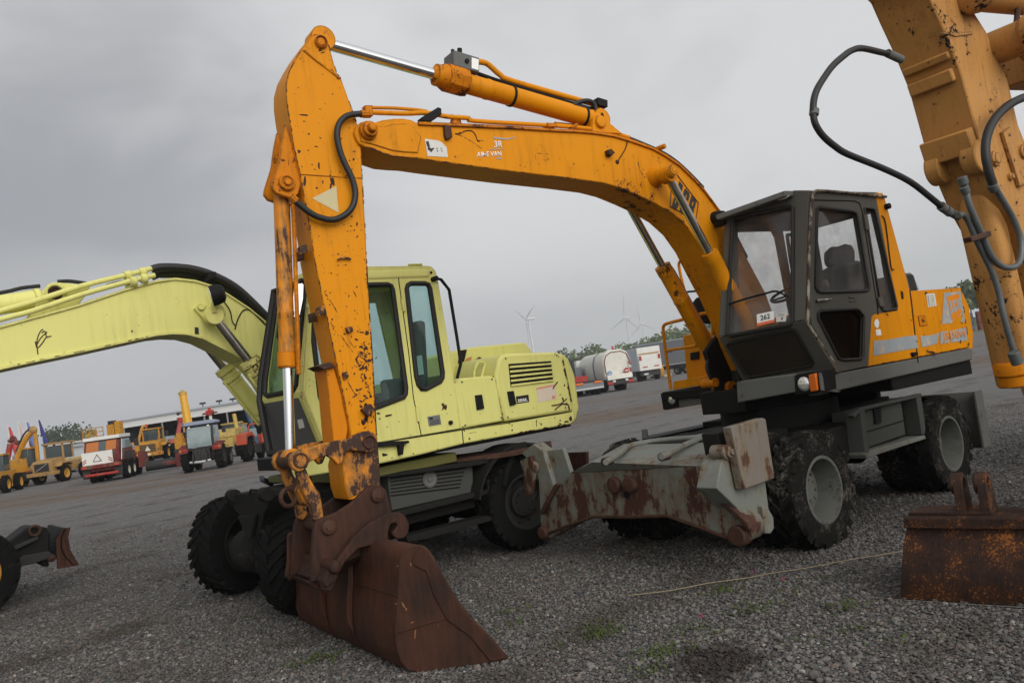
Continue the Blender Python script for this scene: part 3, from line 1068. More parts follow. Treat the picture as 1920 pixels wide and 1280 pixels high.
mb = MB(); mb.slab(q, CF.n*.001); s2 = build('small_sticker', mb, MAT['whitegrime'], wd)
mb = MB()
mb.ball(quadmap(q, .62, .32)+CF.n*.001, .012, (1, .3, 1.4), 1)
for t in (.62, .74, .86):
    mb.slab([p+CF.n*.002 for p in (quadmap(q, .1, t), quadmap(q, .8, t), quadmap(q, .8, t+.03), quadmap(q, .1, t+.03))], CF.n*.0005)
build('print', mb, MAT['blackink'], s2)
# inside: seat, wheel, console
Sd = S.pn(.80)
mb = MB()
mb.slab(Sd.tr([(1556, 470), (1566, 461), (1578, 461), (1590, 456), (1600, 458), (1605, 470), (1606, 492), (1600, 500), (1580, 505), (1562, 500), (1556, 490)]), -S.N*.09)
mb.slab(Sd.tr([(1553, 504), (1572, 495), (1604, 489), (1613, 494), (1620, 560), (1612, 575), (1560, 578), (1552, 560)], .05), -S.N*.16)
mb.slab(S.pz(2.02).tr([(1490, 565), (1600, 560), (1615, 590), (1500, 600)]), Vector((0, 0, -.14))) if False else None
mb.box(S, -.35, .22, .62, 1.0, 1.86, 2.0)
build('seat', mb, MAT['seat'], cabo, .04)
mb = MB()
c = S.at(-.50, .74, 2.30)
axw = (Vector((0, 0, 1))-S.B*.45).normalized()
mb.ring(c, axw, .17, .014, 30, 8)
mb.cyl(c, c-axw*.10, .035, seg=12)
e = axw.orthogonal().normalized()
for i in range(3):
    a = i*2.094
    d_ = Matrix.Rotation(a, 3, axw) @ e
    mb.tube([c-axw*.02, c+d_*.165], .010, 6, 0)
mb.tube([c-axw*.05, c-axw*.35, c-axw*.75], .04, 10, 0)
build('steering_wheel', mb, MAT['black'], cabo)
mb = MB()
mb.box(S, -.60, -.38, .40, .98, 1.56, 1.92)
mb.box(S, -.30, .30, .98, 1.09, 1.80, 2.08)
mb.box(S, -.30, .30, .40, .50, 1.80, 2.08)
build('console', mb, MAT['deckgrey'], cabo, .03)
mb = MB()
mb.tube([S.at(-.25, 1.04, 2.05), S.at(-.30, 1.04, 2.30)], .012, 8, 0); mb.ball(S.at(-.30, 1.04, 2.33), .032, (1, 1, 1.6))
mb.tube([S.at(.30, .45, 2.95), S.at(.05, .45, 2.95), S.at(.02, .45, 2.9), S.at(.02, .45, 2.55), S.at(.10, .45, 2.5), S.at(.3, .45, 2.5)], .02, 8, 3)
build('lever', mb, MAT['deckgrey'], cabo)
# ------------------------------------------------------------------ boom
BN = S.pn(.18)
bo = [(668, 260), (664, 248), (668, 236), (677, 229), (690, 227), (702, 230), (717, 225), (740, 222), (757, 222), (772, 225), (783, 231), (875, 235), (961, 239),
      (1040, 244), (1085, 246), (1113, 248.5), (1147, 253.5), (1180, 263), (1222, 278), (1247, 292), (1272, 309), (1297, 333), (1318, 356), (1338, 383), (1374, 432),
      (1399, 481), (1419, 518), (1436, 550), (1452, 595), (1462, 650), (1445, 690), (1418, 690), (1400, 650), (1382, 600), (1360, 551), (1347, 527), (1330, 494),
      (1313, 460), (1290, 427), (1263, 402), (1230, 382), (1197, 366.5), (1163, 352), (1130, 343), (1064, 334), (961, 322), (824, 303.5), (782, 297), (757, 295.5),
      (734, 293), (703, 282), (686, 276), (674, 270)]
mb = MB()
mb.slab(BN.tr(bo), -S.N*.36)
boom = build('boom', mb, MAT['orange_arm'], X, .009)
# top flange lip and weld plates
mb = MB()
top = BN.tr([(783, 231), (875, 235), (961, 239), (1040, 244), (1085, 246), (1113, 248.5), (1147, 253.5), (1180, 263), (1222, 278), (1247, 292), (1272, 309), (1297, 333), (1318, 356), (1338, 383), (1374, 432), (1399, 481)])
lo = [p-Vector((0, 0, .018)) for p in top]
up = [p+Vector((0, 0, .006)) for p in top]
lp = []
for a, b in zip(lo, up):
    lp.append([a-S.N*.385, a+S.N*.022, b+S.N*.022, b-S.N*.385])
mb.loft(lp)
build('top_flange', mb, MAT['orange_worn'], boom)
mb = MB()
mb.slab(BN.tr([(676, 266), (672, 240), (690, 232), (718, 238), (735, 233), (766, 232), (774, 238), (789, 258), (783, 287), (757, 286), (735, 283), (700, 272)], .001), S.N*.008)
build('nose_plate', mb, MAT['orange_arm'], boom, .006)
mb = MB()
c = BN.at(688, 247)
mb.prof(c-S.N*.42, c+S.N, [(0, .05), (.03, .068), (.40, .068), (.46, .074), (.47, .060), (.50, .060), (.505, .034), (.545, .034), (.55, .026), (.551, .01)], 28)
build('nose_pin', mb, MAT['orange_worn'], boom, .003)
# boss of the lifting cylinders
P1 = (-1.492, 3.600); P2 = (-.385, 1.515)
mb = MB()
c = S.at(-1.51, 0, 3.615)
mb.prof(c-S.N*.45, c+S.N, [(0, .05), (.02, .066), (.20, .066), (.27, .10), (.63, .10), (.69, .072), (.86, .066), (.885, .060), (.885, .046), (.895, .046), (.896, .026), (.90, .024), (.901, .01)], 28)
build('boss', mb, MAT['orange_arm'], boom, .004)
# sleeve for work lamp, brackets, clips
mb = MB()
mb.slab(BN.tr([(1133, 284), (1139, 283), (1146, 290), (1143, 292), (1141, 295), (1135, 293)], .001), S.N*.06)
mb.ball(BN.at(1157, 304), .022)
mb.slab(BN.tr([(830, 236), (842, 239), (845, 260), (834, 264), (831, 255)], .001), S.N*.035)
build('bracket', mb, MAT['pin'], boom, .004)
mb = MB()
mb.tube(BN.tr([(1176, 263), (1171, 280), (1160, 298), (1157, 304)], .012), .005, 6, 4)
mb.tube(BN.tr([(853, 251), (862, 251), (872, 246), (884, 246), (891, 253), (895, 264), (899, 265)], .004), .004, 6, 4)
build('wiring', mb, MAT['black'], boom)
mb = MB()
mb.slab(BN.tr([(796, 260.5), (822, 264), (829, 268), (837, 276), (839.5, 295), (801.5, 293)], .0015), S.N*.0015)
ws = build('torn_sticker', mb, MAT['whitegrime'], boom)
mb = MB()
for q in ([(798, 266), (803, 265), (806, 275), (801, 276)], [(803, 274), (811, 282), (809, 286), (801, 280)], [(808, 279), (814, 277), (813, 280), (809, 284)]):
    mb.slab(BN.tr(q, .0035), S.N*.001)
for q in ((819, 279), (827, 279), (820, 283.5), (828, 283.5)):
    mb.cyl(BN.at(*q)+S.N*.0035, BN.at(*q)+S.N*.0045, .006, seg=8)
build('print', mb, MAT['blackink'], ws)
text_on('lettering', 'AIME VAN', BN.tr([(893, 295), (940, 293), (939, 284), (894, 285.5)]), MAT['white'], boom, S.N, .008)
text_on('lettering', '3R', BN.tr([(926.5, 277), (942, 277), (942, 264.5), (926, 265)]), MAT['white'], boom, S.N, .008)
mb = MB()
mb.slab(BN.tr([(919, 280), (942, 279), (942, 280.5), (919, 281.5)], .002), S.N*.0015)
mb.slab(BN.tr([(924, 257), (950, 260), (965, 257), (966, 258.5), (950, 262.5), (925, 260)], .002), S.N*.0015)
mb.slab(BN.tr([(930, 296), (940, 296), (939, 299), (931, 298)], .002), S.N*.0015)
build('faded_line', mb, MAT['greydecal'], boom)
q = BN.tr([(1080+1075/6, 200+1128/6), (1080+1302/6, 200+1258/6), (1080+1352/6, 200+1068/6), (1080+1147/6, 200+822/6)])
glyphs_on('maker_lettering', JCB, q, MAT['blackink'], boom, S.N, .003)
mb = MB()
mb.tube(BN.tr([(1266, 324), (1309, 381), (1304, 414), (1256, 387), (1258, 360)], .003), .006, 6, 0, closed=True)
build('lettering_border', mb, MAT['blackink'], boom)

# lifting cylinders


def ram(name, a, b, split, rb, rr, parent, mb_mat, mr='chrome', collar=True, eye_a=.09, eye_b=.09, wid=.1, axn=None):
    """a: rod end, b: barrel end, split: fraction a->b where the barrel begins"""
    a = Vector(a); b = Vector(b); g = a.lerp(b, split); ax = (b-a).normalized()
    m = MB()
    L = (b-g).length
    pr = [(0, rr+.006), (0, rb*1.06), (.10, rb*1.06), (.11, rb), (L*.28, rb), (L*.285, rb*1.05), (L*.30, rb*1.05), (L*.305, rb), (L-.03, rb), (L, rb*.7)]
    m.prof(g, b, pr, 24)
    if axn is not None:
        m.prof(b-axn*wid*.5, b+axn, [(0, eye_b), (wid, eye_b)], 20)
    o = build(name, m, MAT[mb_mat], parent, .003)
    m = MB()
    m.cyl(a, g+ax*.05, rr, seg=20)
    build('rod', m, MAT[mr], o)
    m = MB()
    if axn is not None:
        m.prof(a-axn*wid*.5, a+axn, [(0, eye_a), (wid, eye_a)], 20)
        build('rod_eye', m, MAT[mb_mat], o, .004)
    return o


for s_ in (1, -1):
    A_ = S.at(P1[0], .335*s_, P1[1]); B_ = S.at(P2[0], .335*s_, P2[1])
    o = ram('boom_cylinder', A_, B_, .375, .083, .042, X, 'orange_arm', 'darkrod', axn=S.N, eye_a=.085)
    m = MB()
    d_ = (B_-A_).normalized(); off = S.B*.09+Vector((0, 0, .05))
    m.tube([A_.lerp(B_, .40)+off*.9, A_.lerp(B_, .43)+off*1.1, A_.lerp(B_, .60)+off*1.1, A_.lerp(B_, .93)+off], .014, 8, 4)
    build('feed_pipe', m, MAT['orange_arm'], o)
mb = MB()
mb.slab(S.pn(-.22).tr([(1395, 560), (1330, 640), (1316, 660), (1340, 735), (1370, 765), (1400, 770), (1440, 700)]), S.N*.06)
mb.slab(S.pn(.24).tr([(1395, 560), (1400, 640), (1385, 700), (1400, 770), (1440, 700)]), -S.N*.06)
mb.box(S, -.75, -.2, -.40, .22, 1.18, 1.42)
build('boom_foot_bracket', mb, MAT['black'], X, .01)
mb = MB()
F3 = S.pn(-.25)
mb.tube(F3.tr([(1330, 656), (1322, 668), (1318, 690), (1327, 712), (1335, 718)], .06), .022, 10, 5)
mb.tube(F3.tr([(1336, 650), (1352, 640), (1368, 668), (1378, 700)], .06), .022, 10, 5)
mb.tube(F3.tr([(1320, 665), (1334, 690), (1340, 715), (1350, 745)], .02), .02, 10, 5)
mb.tube(F3.tr([(1352, 652), (1362, 700), (1366, 745)], .1), .02, 10, 5)
build('boom_foot_hose', mb, MAT['rubber'], X)
mb = MB()
mb.prof(F3.at(1355, 728)-S.N*.1, F3.at(1355, 728)+S.N, [(0, .07), (.25, .07)], 16)
mb.prof(F3.at(1330, 718)-S.N*.1, F3.at(1330, 718)+S.N, [(0, .05), (.2, .05)], 16)
build('boom_foot_pin', mb, MAT['orange_worn'], X, .004)

# arm cylinder above the boom
A0 = S.at(-4.758, 0, 4.690); A1 = S.at(-1.985, 0, 4.222)
o = ram('arm_cylinder', A0, A1, .365, .088, .047, X, 'orange_arm', 'chrome', axn=S.N, eye_a=.10, eye_b=.10, wid=.16)
ax = (A1-A0).normalized(); upv = (Vector((0, 0, 1))-ax*ax.z).normalized()
m = MB()
g = A0.lerp(A1, .365)
m.prof(g-ax*.03, A1, [(0, .055), (.03, .075), (.10, .11), (.30, .115), (.34, .09)], 10)
m.prof(g+ax*.1, A1, [(0, .125), (.20, .125)], 8)
build('gland', m, MAT['orange_worn'], o, .006)
m = MB()
bx = g+ax*.26+upv*.155
e = S.N
m.hexa([bx+ax*i*.13+e*j*.09+upv*kk*.07 for kk in (-1, 1) for i, j in ((-1, -1), (1, -1), (1, 1), (-1, 1))])
vb = build('valve_block', m, MAT['deckgrey'], o, .008)
m = MB()
m.cyl(bx+upv*.07-ax*.02, bx+upv*.15-ax*.02, .022, seg=8); m.cyl(bx+upv*.07-ax*.09, bx+upv*.12-ax*.09, .016, seg=8)
m.cyl(bx+e*.09, bx+e*.105, .022, seg=6)
build('fitting', m, MAT['black'], vb)
m = MB(); m.hexa([bx+ax*(.085+i*.035)+e*(.091+j*.001)+upv*kk*.05 for kk in (-1, 1) for i, j in ((-1, 0), (1, 0), (1, 1), (-1, 1))])
build('tag_plate', m, MAT['white'], vb)
m = MB()
m.tube([bx+ax*.10+upv*.06, bx+ax*.25+upv*.09, bx+ax*.40+upv*.02, bx+ax*.55-upv*.005, bx+ax*1.45+upv*.005, bx+ax*1.55+upv*.0], .026, 10, 4)
build('feed_pipe', m, MAT['orange_arm'], o)
m = MB()
m.tube([bx+ax*.13-upv*.03, bx+ax*.5-upv*.045, bx+ax*1.5-upv*.05], .018, 8, 3)
for t in (.52, 1.35, 1.52):
    m.prof(A0.lerp(A1, .365)+ax*(t+.26)-ax*.012, A1, [(0, .096), (.024, .096)], 20)
m.hexa([bx+ax*1.55+ax*i*.06+e*j*.06+upv*(.02+kk*.035) for kk in (-1, 1) for i, j in ((-1, -1), (1, -1), (1, 1), (-1, 1))])
build('clamp', m, MAT['black'], o)
m = MB()
P_ = S.pn(.05)
m.tube(P_.tr([(1075, 198), (1086, 192), (1100, 189), (1112, 193), (1117, 205), (1118, 222)]), .022, 10, 5)
m.tube(P_.tr([(1070, 203), (1090, 200), (1108, 210), (1112, 228)]), .018, 10, 5)
build('link_hose', m, MAT['rubber'], o)
mb = MB()
for n in (.15, -.11):
    mb.slab([S.at(u, n, z) for u, z in S.uz(.13, [(1108, 249), (1110, 222), (1118, 217), (1127, 219), (1136, 228), (1165, 252)])], -S.N*.05)
c = S.pn(.17).at(1127, 228)
mb.prof(c-S.N*.34, c+S.N, [(0, .06), (.35, .06), (.355, .045), (.356, .01)], 20)
build('cylinder_lug', mb, MAT['orange_arm'], boom, .006)
# service pipes along the top of the boom
mb = MB()
E_ = S.pn(.12)
mb.tube(E_.tr([(683, 209), (700, 211), (760, 213), (800, 212), (840, 219), (880, 222), (890, 227), (1040, 236), (1090, 240), (1140, 247), (1180, 258)]), .020, 10, 4)
mb.tube(S.pn(0.02).tr([(695, 202), (740, 203), (780, 206), (800, 209)]), .014, 10, 4)
mb.tube(S.pn(-.05).tr([(1040, 232), (1090, 238), (1150, 250), (1200, 268), (1235, 284)]), .018, 10, 4)
build('service_pipe', mb, MAT['orange_arm'], boom)
mb = MB()
mb.slab(E_.tr([(682, 199), (697, 199), (698, 219), (684, 219)], .02), -S.N*.06)
mb.slab(E_.tr([(852, 216), (862, 215), (866, 232), (848, 232)], .0), -S.N*.06)
mb.slab(E_.tr([(1022, 232), (1040, 233), (1042, 240), (1024, 240)], .03), -S.N*.08)
mb.slab(E_.tr([(1064, 241), (1076, 233), (1080, 236), (1068, 244)], .05), -S.N*.05)
c = BN.at(1240, 283)
mb.cyl(c-S.N*.03-S.B*.02+Vector((0, 0, .03)), c+S.N*.06+Vector((0, 0, .03)), .025, seg=12)
build('pipe_clamp', mb, MAT['orange_worn'], boom, .004)
mb = MB()
mb.slab(E_.tr([(790, 229), (788, 222), (819, 203), (825, 206), (825, 217), (806, 230)], .03), -S.N*.09)
mb.tube(E_.tr([(822, 216), (836, 219), (850, 219)]), .019, 8, 0)
build('hose_burst_valve', mb, MAT['black'], boom, .006)
mb = MB()
mb.tube(S.pn(.10).tr([(1176, 258), (1215, 274), (1245, 288), (1270, 305), (1295, 328), (1318, 352)], 0.0), .02, 10, 4)
build('service_hose', mb, MAT['rubber'], boom)

# ------------------------------------------------------------------ dipper arm
KN = S.pn(.15)
so = [(583, 67.5), (588, 65.3), (595, 64), (603, 66.7), (610, 71.5), (614, 78), (618, 87), (625, 113), (632, 137), (640, 147), (647, 167), (662, 208), (669, 228), (678, 281), (679.5, 325), (686, 435),
      (688.5, 490), (691, 543), (700, 681), (707, 815), (711, 863), (713, 905), (716, 925), (708, 940), (695, 940), (678, 934), (655, 937), (647, 913), (642, 873), (650, 838), (659, 818), (652, 784), (641.5, 732),
      (632, 687), (623, 647), (615, 607), (607, 573), (598, 530), (588, 480), (583, 440), (571, 377), (562, 325), (550, 274), (545, 240), (540, 212), (536, 182), (536, 157), (542, 133), (553, 112), (565, 92)]
mb = MB()
mb.slab(KN.tr(so), -S.N*.30)
arm = build('dipper_arm', mb, MAT['orange_dip'], X, .008)
# pin at the top and weld seam
mb = MB()
c = KN.at(601, 80)
mb.prof(c-S.N*.33, c+S.N, [(0, .035), (.32, .052), (.352, .052), (.360, .047), (.360, .041), (.342, .040), (.345, .034), (.352, .030), (.353, .008)], 26)
build('top_pin', mb, MAT['orange_worn'], arm, .003)
mb = MB(); mb.prof(c+S.N*.012, c+S.N, [(0, .034), (.004, .032), (.006, .005)], 20); build('top_pin_core', mb, MAT['pin'], arm)
mb = MB()
mb.tube(KN.tr([(570, 95), (590, 112), (620, 134), (637, 148)], .002), .010, 8, 0)
mb.tube(KN.tr([(562, 327), (620, 331), (679, 334)], .001), .005, 6, 0)
build('weld_seam', mb, MAT['orange_arm'], arm)
mb = MB()
mb.slab(KN.tr([(585, 372), (630.5, 349), (632, 372), (635, 399.5)], .0015), S.N*.0015)
build('triangle_sticker', mb, plain('cream sticker', (.50, .43, .24), .6, 0, .12), arm)
mb = MB()
for q in ((560, 463, 7, 8, .06), (551, 475, 8, 9, -.10), (594, 577, 7, 9, .05), (580, 588, 8, 9, -.10)):
    n = .15 if q[4] > 0 else -.05
    P_ = S.pn(n)
    mb.slab(P_.tr([(q[0], q[1]), (q[0]+q[2]*2, q[1]-5), (q[0]+q[2]*2.2, q[1]+q[3]+3), (q[0]+q[2]*.2, q[1]+q[3]+8)], .02), -S.N*.06)
mb.slab(KN.tr([(593, 686), (618, 678), (628, 688), (606, 693)], .02), -S.N*.22)
mb.slab(KN.tr([(646, 614), (658, 612), (660, 622), (649, 625)], .001), S.N*.03)
mb.slab(KN.tr([(640, 700), (648, 696), (652, 706), (643, 712)], .001), S.N*.03)
mb.slab(KN.tr([(674, 768), (690, 757), (699, 768), (686, 782)], .001), S.N*.05)
mb.tube(KN.tr([(631, 488), (637, 485), (652, 485), (656, 488)], .02), .010, 6, 0)
build('bracket', mb, MAT['bareworn'], arm, .005)
mb = MB()
mb.slab(KN.tr([(611, 686), (624, 676), (641, 732), (655, 800), (652, 822), (640, 838), (628, 838), (625, 810), (618, 730)], -.02), -S.N*.22)
mb.slab(KN.tr([(520, 150), (536, 160), (534, 200), (545, 250), (533, 262), (520, 250), (513, 205)], -.30), S.N*.22) if False else None
build('front_plate', mb, MAT['orange_worn'], arm, .006)
# lower end, worn hard
mb = MB()
lowp = [(660, 822), (668, 815), (690, 806), (707, 815), (711, 863), (713, 903), (714, 915), (700, 922), (679, 924), (655, 934), (648, 913), (643, 873), (651, 838)]
mb.slab(KN.tr(lowp, .004), -S.N*.308)
build('wear_sleeve', mb, MAT['orange_low'], arm, .006)
# ears of the bucket cylinder
ear = [(535, 232), (545, 262), (556, 300), (566, 340), (560, 362), (549, 372), (535, 368), (518, 362), (510, 352), (511, 342), (524, 300), (529, 262)]
mb = MB()
for n in (.125, -.06):
    mb.slab([S.at(u, n, z) for u, z in S.uz(.125, ear)], -S.N*.045)
build('cylinder_ear', mb, MAT['orange_worn'], arm, .006)
mb = MB()
c = S.pn(.125).at(537, 343)
mb.prof(c-S.N*.25, c+S.N, [(0, .04), (.235, .062), (.275, .062), (.283, .054), (.283, .042), (.272, .040), (.272, .026), (.29, .026), (.291, .008)], 24)
build('cylinder_pin', mb, MAT['orange_worn'], arm, .003)
# bucket cylinder
C0 = S.pn(0).at(527, 345); C1 = S.pn(0).at(545, 856)
Cg = S.pn(0).at(538, 690)
sp = (C1-Cg).length/(C1-C0).length
o = ram('bucket_cylinder', C1, C0, sp, .060, .036, X, 'orange_ram', 'chrome', axn=S.N, eye_a=.060, eye_b=.070, wid=.11)
m = MB()
dd = (C1-C0).normalized(); sd = S.N*.055+S.B*.05
m.tube([C0+dd*.18+sd, C0+dd*.25+sd*1.25, C0+dd*1.0+sd*1.25, C0+dd*1.45+sd*1.2], .017, 8, 3)
build('feed_pipe', m, MAT['orange_worn'], o)
m = MB()
m.prof(Cg-dd*.12, Cg, [(0, .066), (.11, .068), (.12, .05)], 24)
build('gland', m, MAT['orange_worn'], o, .003)
# hose looped from the boom to the bucket cylinder
mb = MB()
mb.tube(S.pn(.21).tr([(690, 215), (670, 214), (650, 218), (636, 232), (632, 255), (638, 285), (648, 310), (660, 335), (666, 360), (662, 385), (648, 402), (625, 412), (600, 408), (580, 398), (560, 382), (548, 371)]), .024, 12, 5)
hs_ = build('dipper_hose', mb, MAT['rubber'], X)
mb = MB()
mb.cyl(S.pn(.21).at(692, 214), S.pn(.21).at(676, 214), .030, seg=8)
mb.cyl(S.pn(.21).at(556, 378), S.pn(.21).at(545, 368), .030, seg=8)
build('hose_fitting', mb, MAT['orange_worn'], hs_)

# tipping links
lev = [(553, 846), (565, 842), (578, 840), (603, 831), (655, 821), (672, 812), (684, 808), (695, 808), (703, 815), (706, 828), (702, 842), (694, 848), (680, 847), (660, 843), (650, 845), (645, 858), (641, 868),
       (634, 871), (626, 862), (613, 853), (598, 858), (580, 866), (576, 876), (568, 883), (558, 884), (548, 878), (543, 866), (546, 853)]
mb = MB()
for n in (.215, -.165):
    mb.slab([S.at(u, n, z) for u, z in S.uz(.215, lev)], -S.N*.05)
lv = build('tipping_lever', mb, MAT['orange_low'], X, .008)
mb = MB()
c = S.pn(.215).at(692, 828)
mb.prof(c-S.N*.40, c+S.N, [(0, .04), (.40, .052), (.416, .052), (.418, .042), (.408, .040), (.40, .02)], 22)
c = S.pn(.215).at(564, 863)
mb.prof(c-S.N*.44, c+S.N, [(0, .055), (.05, .066), (.06, .056), (.12, .056), (.125, .066), (.30, .066), (.305, .056), (.36, .060), (.43, .060), (.448, .053), (.449, .043), (.43, .040), (.43, .01)], 26)
build('pivot_pin', mb, MAT['pin'], lv, .003)
lnk = [(556, 884), (574, 878), (581, 895), (588, 908), (600, 925), (604, 945), (607, 968), (598, 980), (588, 975), (583, 950), (571, 925), (562, 905)]
mb = MB()
for n in (.19, -.14):
    mb.slab([S.at(u, n, z) for u, z in S.uz(.19, lnk)], -S.N*.055)
mb.slab([S.at(u, .12, z) for u, z in S.uz(.12, [(566, 905), (578, 930), (580, 950), (570, 945), (560, 920)])], -S.N*.24)
lk_ = build('bucket_link', mb, MAT['orange_low'], X, .008)
mb = MB()
c = S.pn(.02).at(541, 932)
mb.ring(c, (S.N+S.B*.25), .062, .017, 26, 10)
build('lifting_eye', mb, MAT['pin'], lk_)

# ------------------------------------------------------------------ quick hitch and bucket
HN = S.pn(.24)
hitch = [(588, 995), (592, 980), (605, 970), (630, 961), (657, 944), (680, 923), (692, 910), (702, 907), (713, 909), (723, 917), (731, 940), (738, 975), (742, 1008),
         (720, 1020), (650, 1030), (600, 1085), (584, 1092), (584, 1050)]
mb = MB()
for n in (.225, -.185):
    mb.slab([S.at(u, n, z) for u, z in S.uz(.225, hitch)], -S.N*.045)
mb.slab([S.at(u, .18, z) for u, z in S.uz(.18, [(570, 1086), (604, 1096), (690, 1000), (735, 1010), (700, 1040), (640, 1060), (612, 1112), (590, 1103)])], -S.N*.30)
hq = build('quick_hitch', mb, MAT['rust'], X, .008)
mb = MB()
for q, r in (((708, 928), .052), ((617, 988), .054)):
    c = HN.at(*q)
    mb.prof(c-S.N*.50, c+S.N, [(0, .04), (.48, r), (.505, r), (.515, r*.8), (.517, .024), (.523, .024), (.524, .005)], 24)
build('hitch_pin', mb, MAT['pin'], hq, .003)
mb = MB(); mb.slab(S.pn(-.30).tr([(541, 1004), (548, 996), (556, 1000), (557, 1040), (553, 1078), (544, 1088), (537, 1080), (541, 1050)]), -S.N*.05)
build('side_lug', mb, MAT['rustred'], hq, .008)
hook = [(603, 1088), (640, 1040), (664, 1006), (690, 982), (712, 970), (733, 961), (750, 960), (762, 968), (768, 983), (766, 1000), (757, 1009), (745, 1010), (737, 1004), (736, 997), (742, 991), (746, 984),
        (741, 979), (733, 982), (728, 995), (728, 1016), (705, 1020), (672, 1028), (648, 1052), (634, 1080), (622, 1108), (606, 1106)]
mb = MB()
for n in (.34, -.28):
    mb.slab([S.at(u, n, z) for u, z in S.uz(.34, hook)], -S.N*.055)
build('hitch_hook', mb, MAT['rust'], hq, .008)
mb = MB()
mb.slab([S.at(u, .37, z) for u, z in S.uz(.37, [(618, 1060), (634, 1050), (640, 1062), (632, 1085), (612, 1102), (606, 1090)])], -S.N*.74)
c = S.pn(.42).at(631, 1063)
mb.prof(c-S.N*.8, c+S.N, [(0, .04), (.78, .045), (.80, .04), (.81, .01)], 18)
build('hitch_bar', mb, MAT['rust'], hq, .008)

# bucket end plate lies in an upright plane that widens towards the mouth
e0 = S.at(-4.985, .87, 0); e1 = S.at(-4.555, 1.185, 0)
dv = (e1-e0).normalized()
EPn = Vector((dv.y, -dv.x, 0))
if EPn.dot(CO-e0) < 0:
    EPn = -EPn
EP = Plane(e0, EPn)
back = [(788, 1021.5), (775, 1022.5), (761, 1027), (752, 1036), (748, 1050), (746.5, 1080), (745, 1117), (741, 1150), (740, 1173), (741, 1200), (745, 1222), (752, 1241), (765, 1256), (788, 1269), (806, 1271.5), (830, 1268)]
mouth = [(880, 1259), (947, 1240.5), (952, 1232), (941, 1218), (913, 1187), (879, 1153), (857, 1122.5), (831.5, 1080), (815, 1049), (806, 1034), (798, 1026)]
bk3 = [Vector(p) for p in EP.tr(back)]
mo3 = [Vector(p) for p in EP.tr(mouth)]
for L_ in (bk3, mo3):
    for p in L_:
        if p.z < .004:
            p.z = .004


def mirror(p, w=None):
    u, n, z = S.un(p)
    return S.at(u, -n-.48, z)


mb = MB()
lip = mo3[1]
prof_ = bk3+[mo3[0], lip]
inn = []
cen = sum(prof_, Vector())/len(prof_)
for p in prof_:
    u, n, z = S.un(p)
    cu, _, cz = S.un(cen)
    q = Vector((cu+.25-u, 0, cz-z)); q = q.normalized()*.022
    inn.append(S.at(u+q.x, n-.01, z+q.z))
A_ = [mb.bm.verts.new(p) for p in prof_]; B_ = [mb.bm.verts.new(mirror(p)) for p in prof_]
A2 = [mb.bm.verts.new(p) for p in inn]; B2 = [mb.bm.verts.new(mirror(p)) for p in inn]
nv = len(A_)
for i in range(nv-1):
    mb.bm.faces.new([A_[i], A_[i+1], B_[i+1], B_[i]])
    mb.bm.faces.new([A2[i], B2[i], B2[i+1], A2[i+1]])
    mb.bm.faces.new([A_[i], A2[i], A2[i+1], A_[i+1]]); mb.bm.faces.new([B_[i], B_[i+1], B2[i+1], B2[i]])
mb.bm.faces.new([A_[0], B_[0], B2[0], A2[0]]); mb.bm.faces.new([A_[-1], A2[-1], B2[-1], B_[-1]])
bkt = build('bucket', mb, MAT['rustred'], X, 0, 35, False)
mb = MB()
full = bk3+mo3
mb.slab([p+EPn*.004 for p in full], -EPn*.028)
fm = [mirror(p) for p in full]; mn = mirror(e0+EPn)-mirror(e0)
mb.slab(fm, -mn*.028)
ep = build('end_plate', mb, MAT['rust'], bkt, .006)
mb = MB()
mb.slab([p+EPn*.006 for p in EP.tr([(798, 1026), (815, 1049), (831.5, 1080), (857, 1122.5), (879, 1153), (913, 1187), (941, 1218), (950, 1233), (920, 1238), (880, 1190), (838, 1160), (812, 1110), (800, 1070), (783, 1062), (772, 1055), (776, 1040), (786, 1030)])], EPn*.010)
build('side_cutter', mb, MAT['rust'], ep, .006)
mb = MB()
mb.tube([p+EPn*.006 for p in EP.tr([(741, 1186), (780, 1174), (836, 1158)])], .006, 6, 0)
mb.tube([mirror(bk3[6])+Vector((0, 0, 0)), bk3[6]], .006, 6, 0)
build('weld_seam', mb, MAT['rust'], ep)
mb = MB()   # ribs and mounting ears on the back of the bucket
bp = [S.un(p) for p in bk3]
for n in (-.52, .02):
    L1 = [S.at(u-.004, n, z) for u, n_, z in bp[2:12]]
    L2 = [S.at(u-(.045 if 2 < i < 8 else .015), n, z+.02) for i, (u, n_, z) in enumerate(bp[2:12])]
    mb.slab(L1+list(reversed(L2)), S.N*.04)
build('back_rib', mb, MAT['rustred'], bkt, .005)
mb = MB()
g0 = [S.at(bp[13][0]-.02, bp[13][1]*s_-(.48 if s_ < 0 else 0), .012) for s_ in (-1, 1)]
mb.hexa([g0[0]-Vector((0, 0, .010)), g0[1]-Vector((0, 0, .010)), g0[1]+S.B*.2-Vector((0, 0, .010)), g0[0]+S.B*.2-Vector((0, 0, .010)),
         g0[0]+Vector((0, 0, .016)), g0[1]+Vector((0, 0, .016)), g0[1]+S.B*.2+Vector((0, 0, .006)), g0[0]+S.B*.2+Vector((0, 0, .006))])
build('heel_strip', mb, MAT['rustred'], bkt, .003)
# ------------------------------------------------------------------ chips, scratches and worn edges that belong to single plates
def _wear(o, polys, mat):
    root = o
    while root.parent is not None:
        root = root.parent
    bm = bmesh.new(); bm.from_mesh(o.data)
    if mat.name not in [m.name for m in o.data.materials]:
        o.data.materials.append(mat)
    idx = [m.name for m in o.data.materials].index(mat.name)
    for p in polys:
        try:
            f = bm.faces.new([bm.verts.new(q-root.location) for q in p])
            f.material_index = idx
        except ValueError:
            pass
    bm.to_mesh(o.data); bm.free()


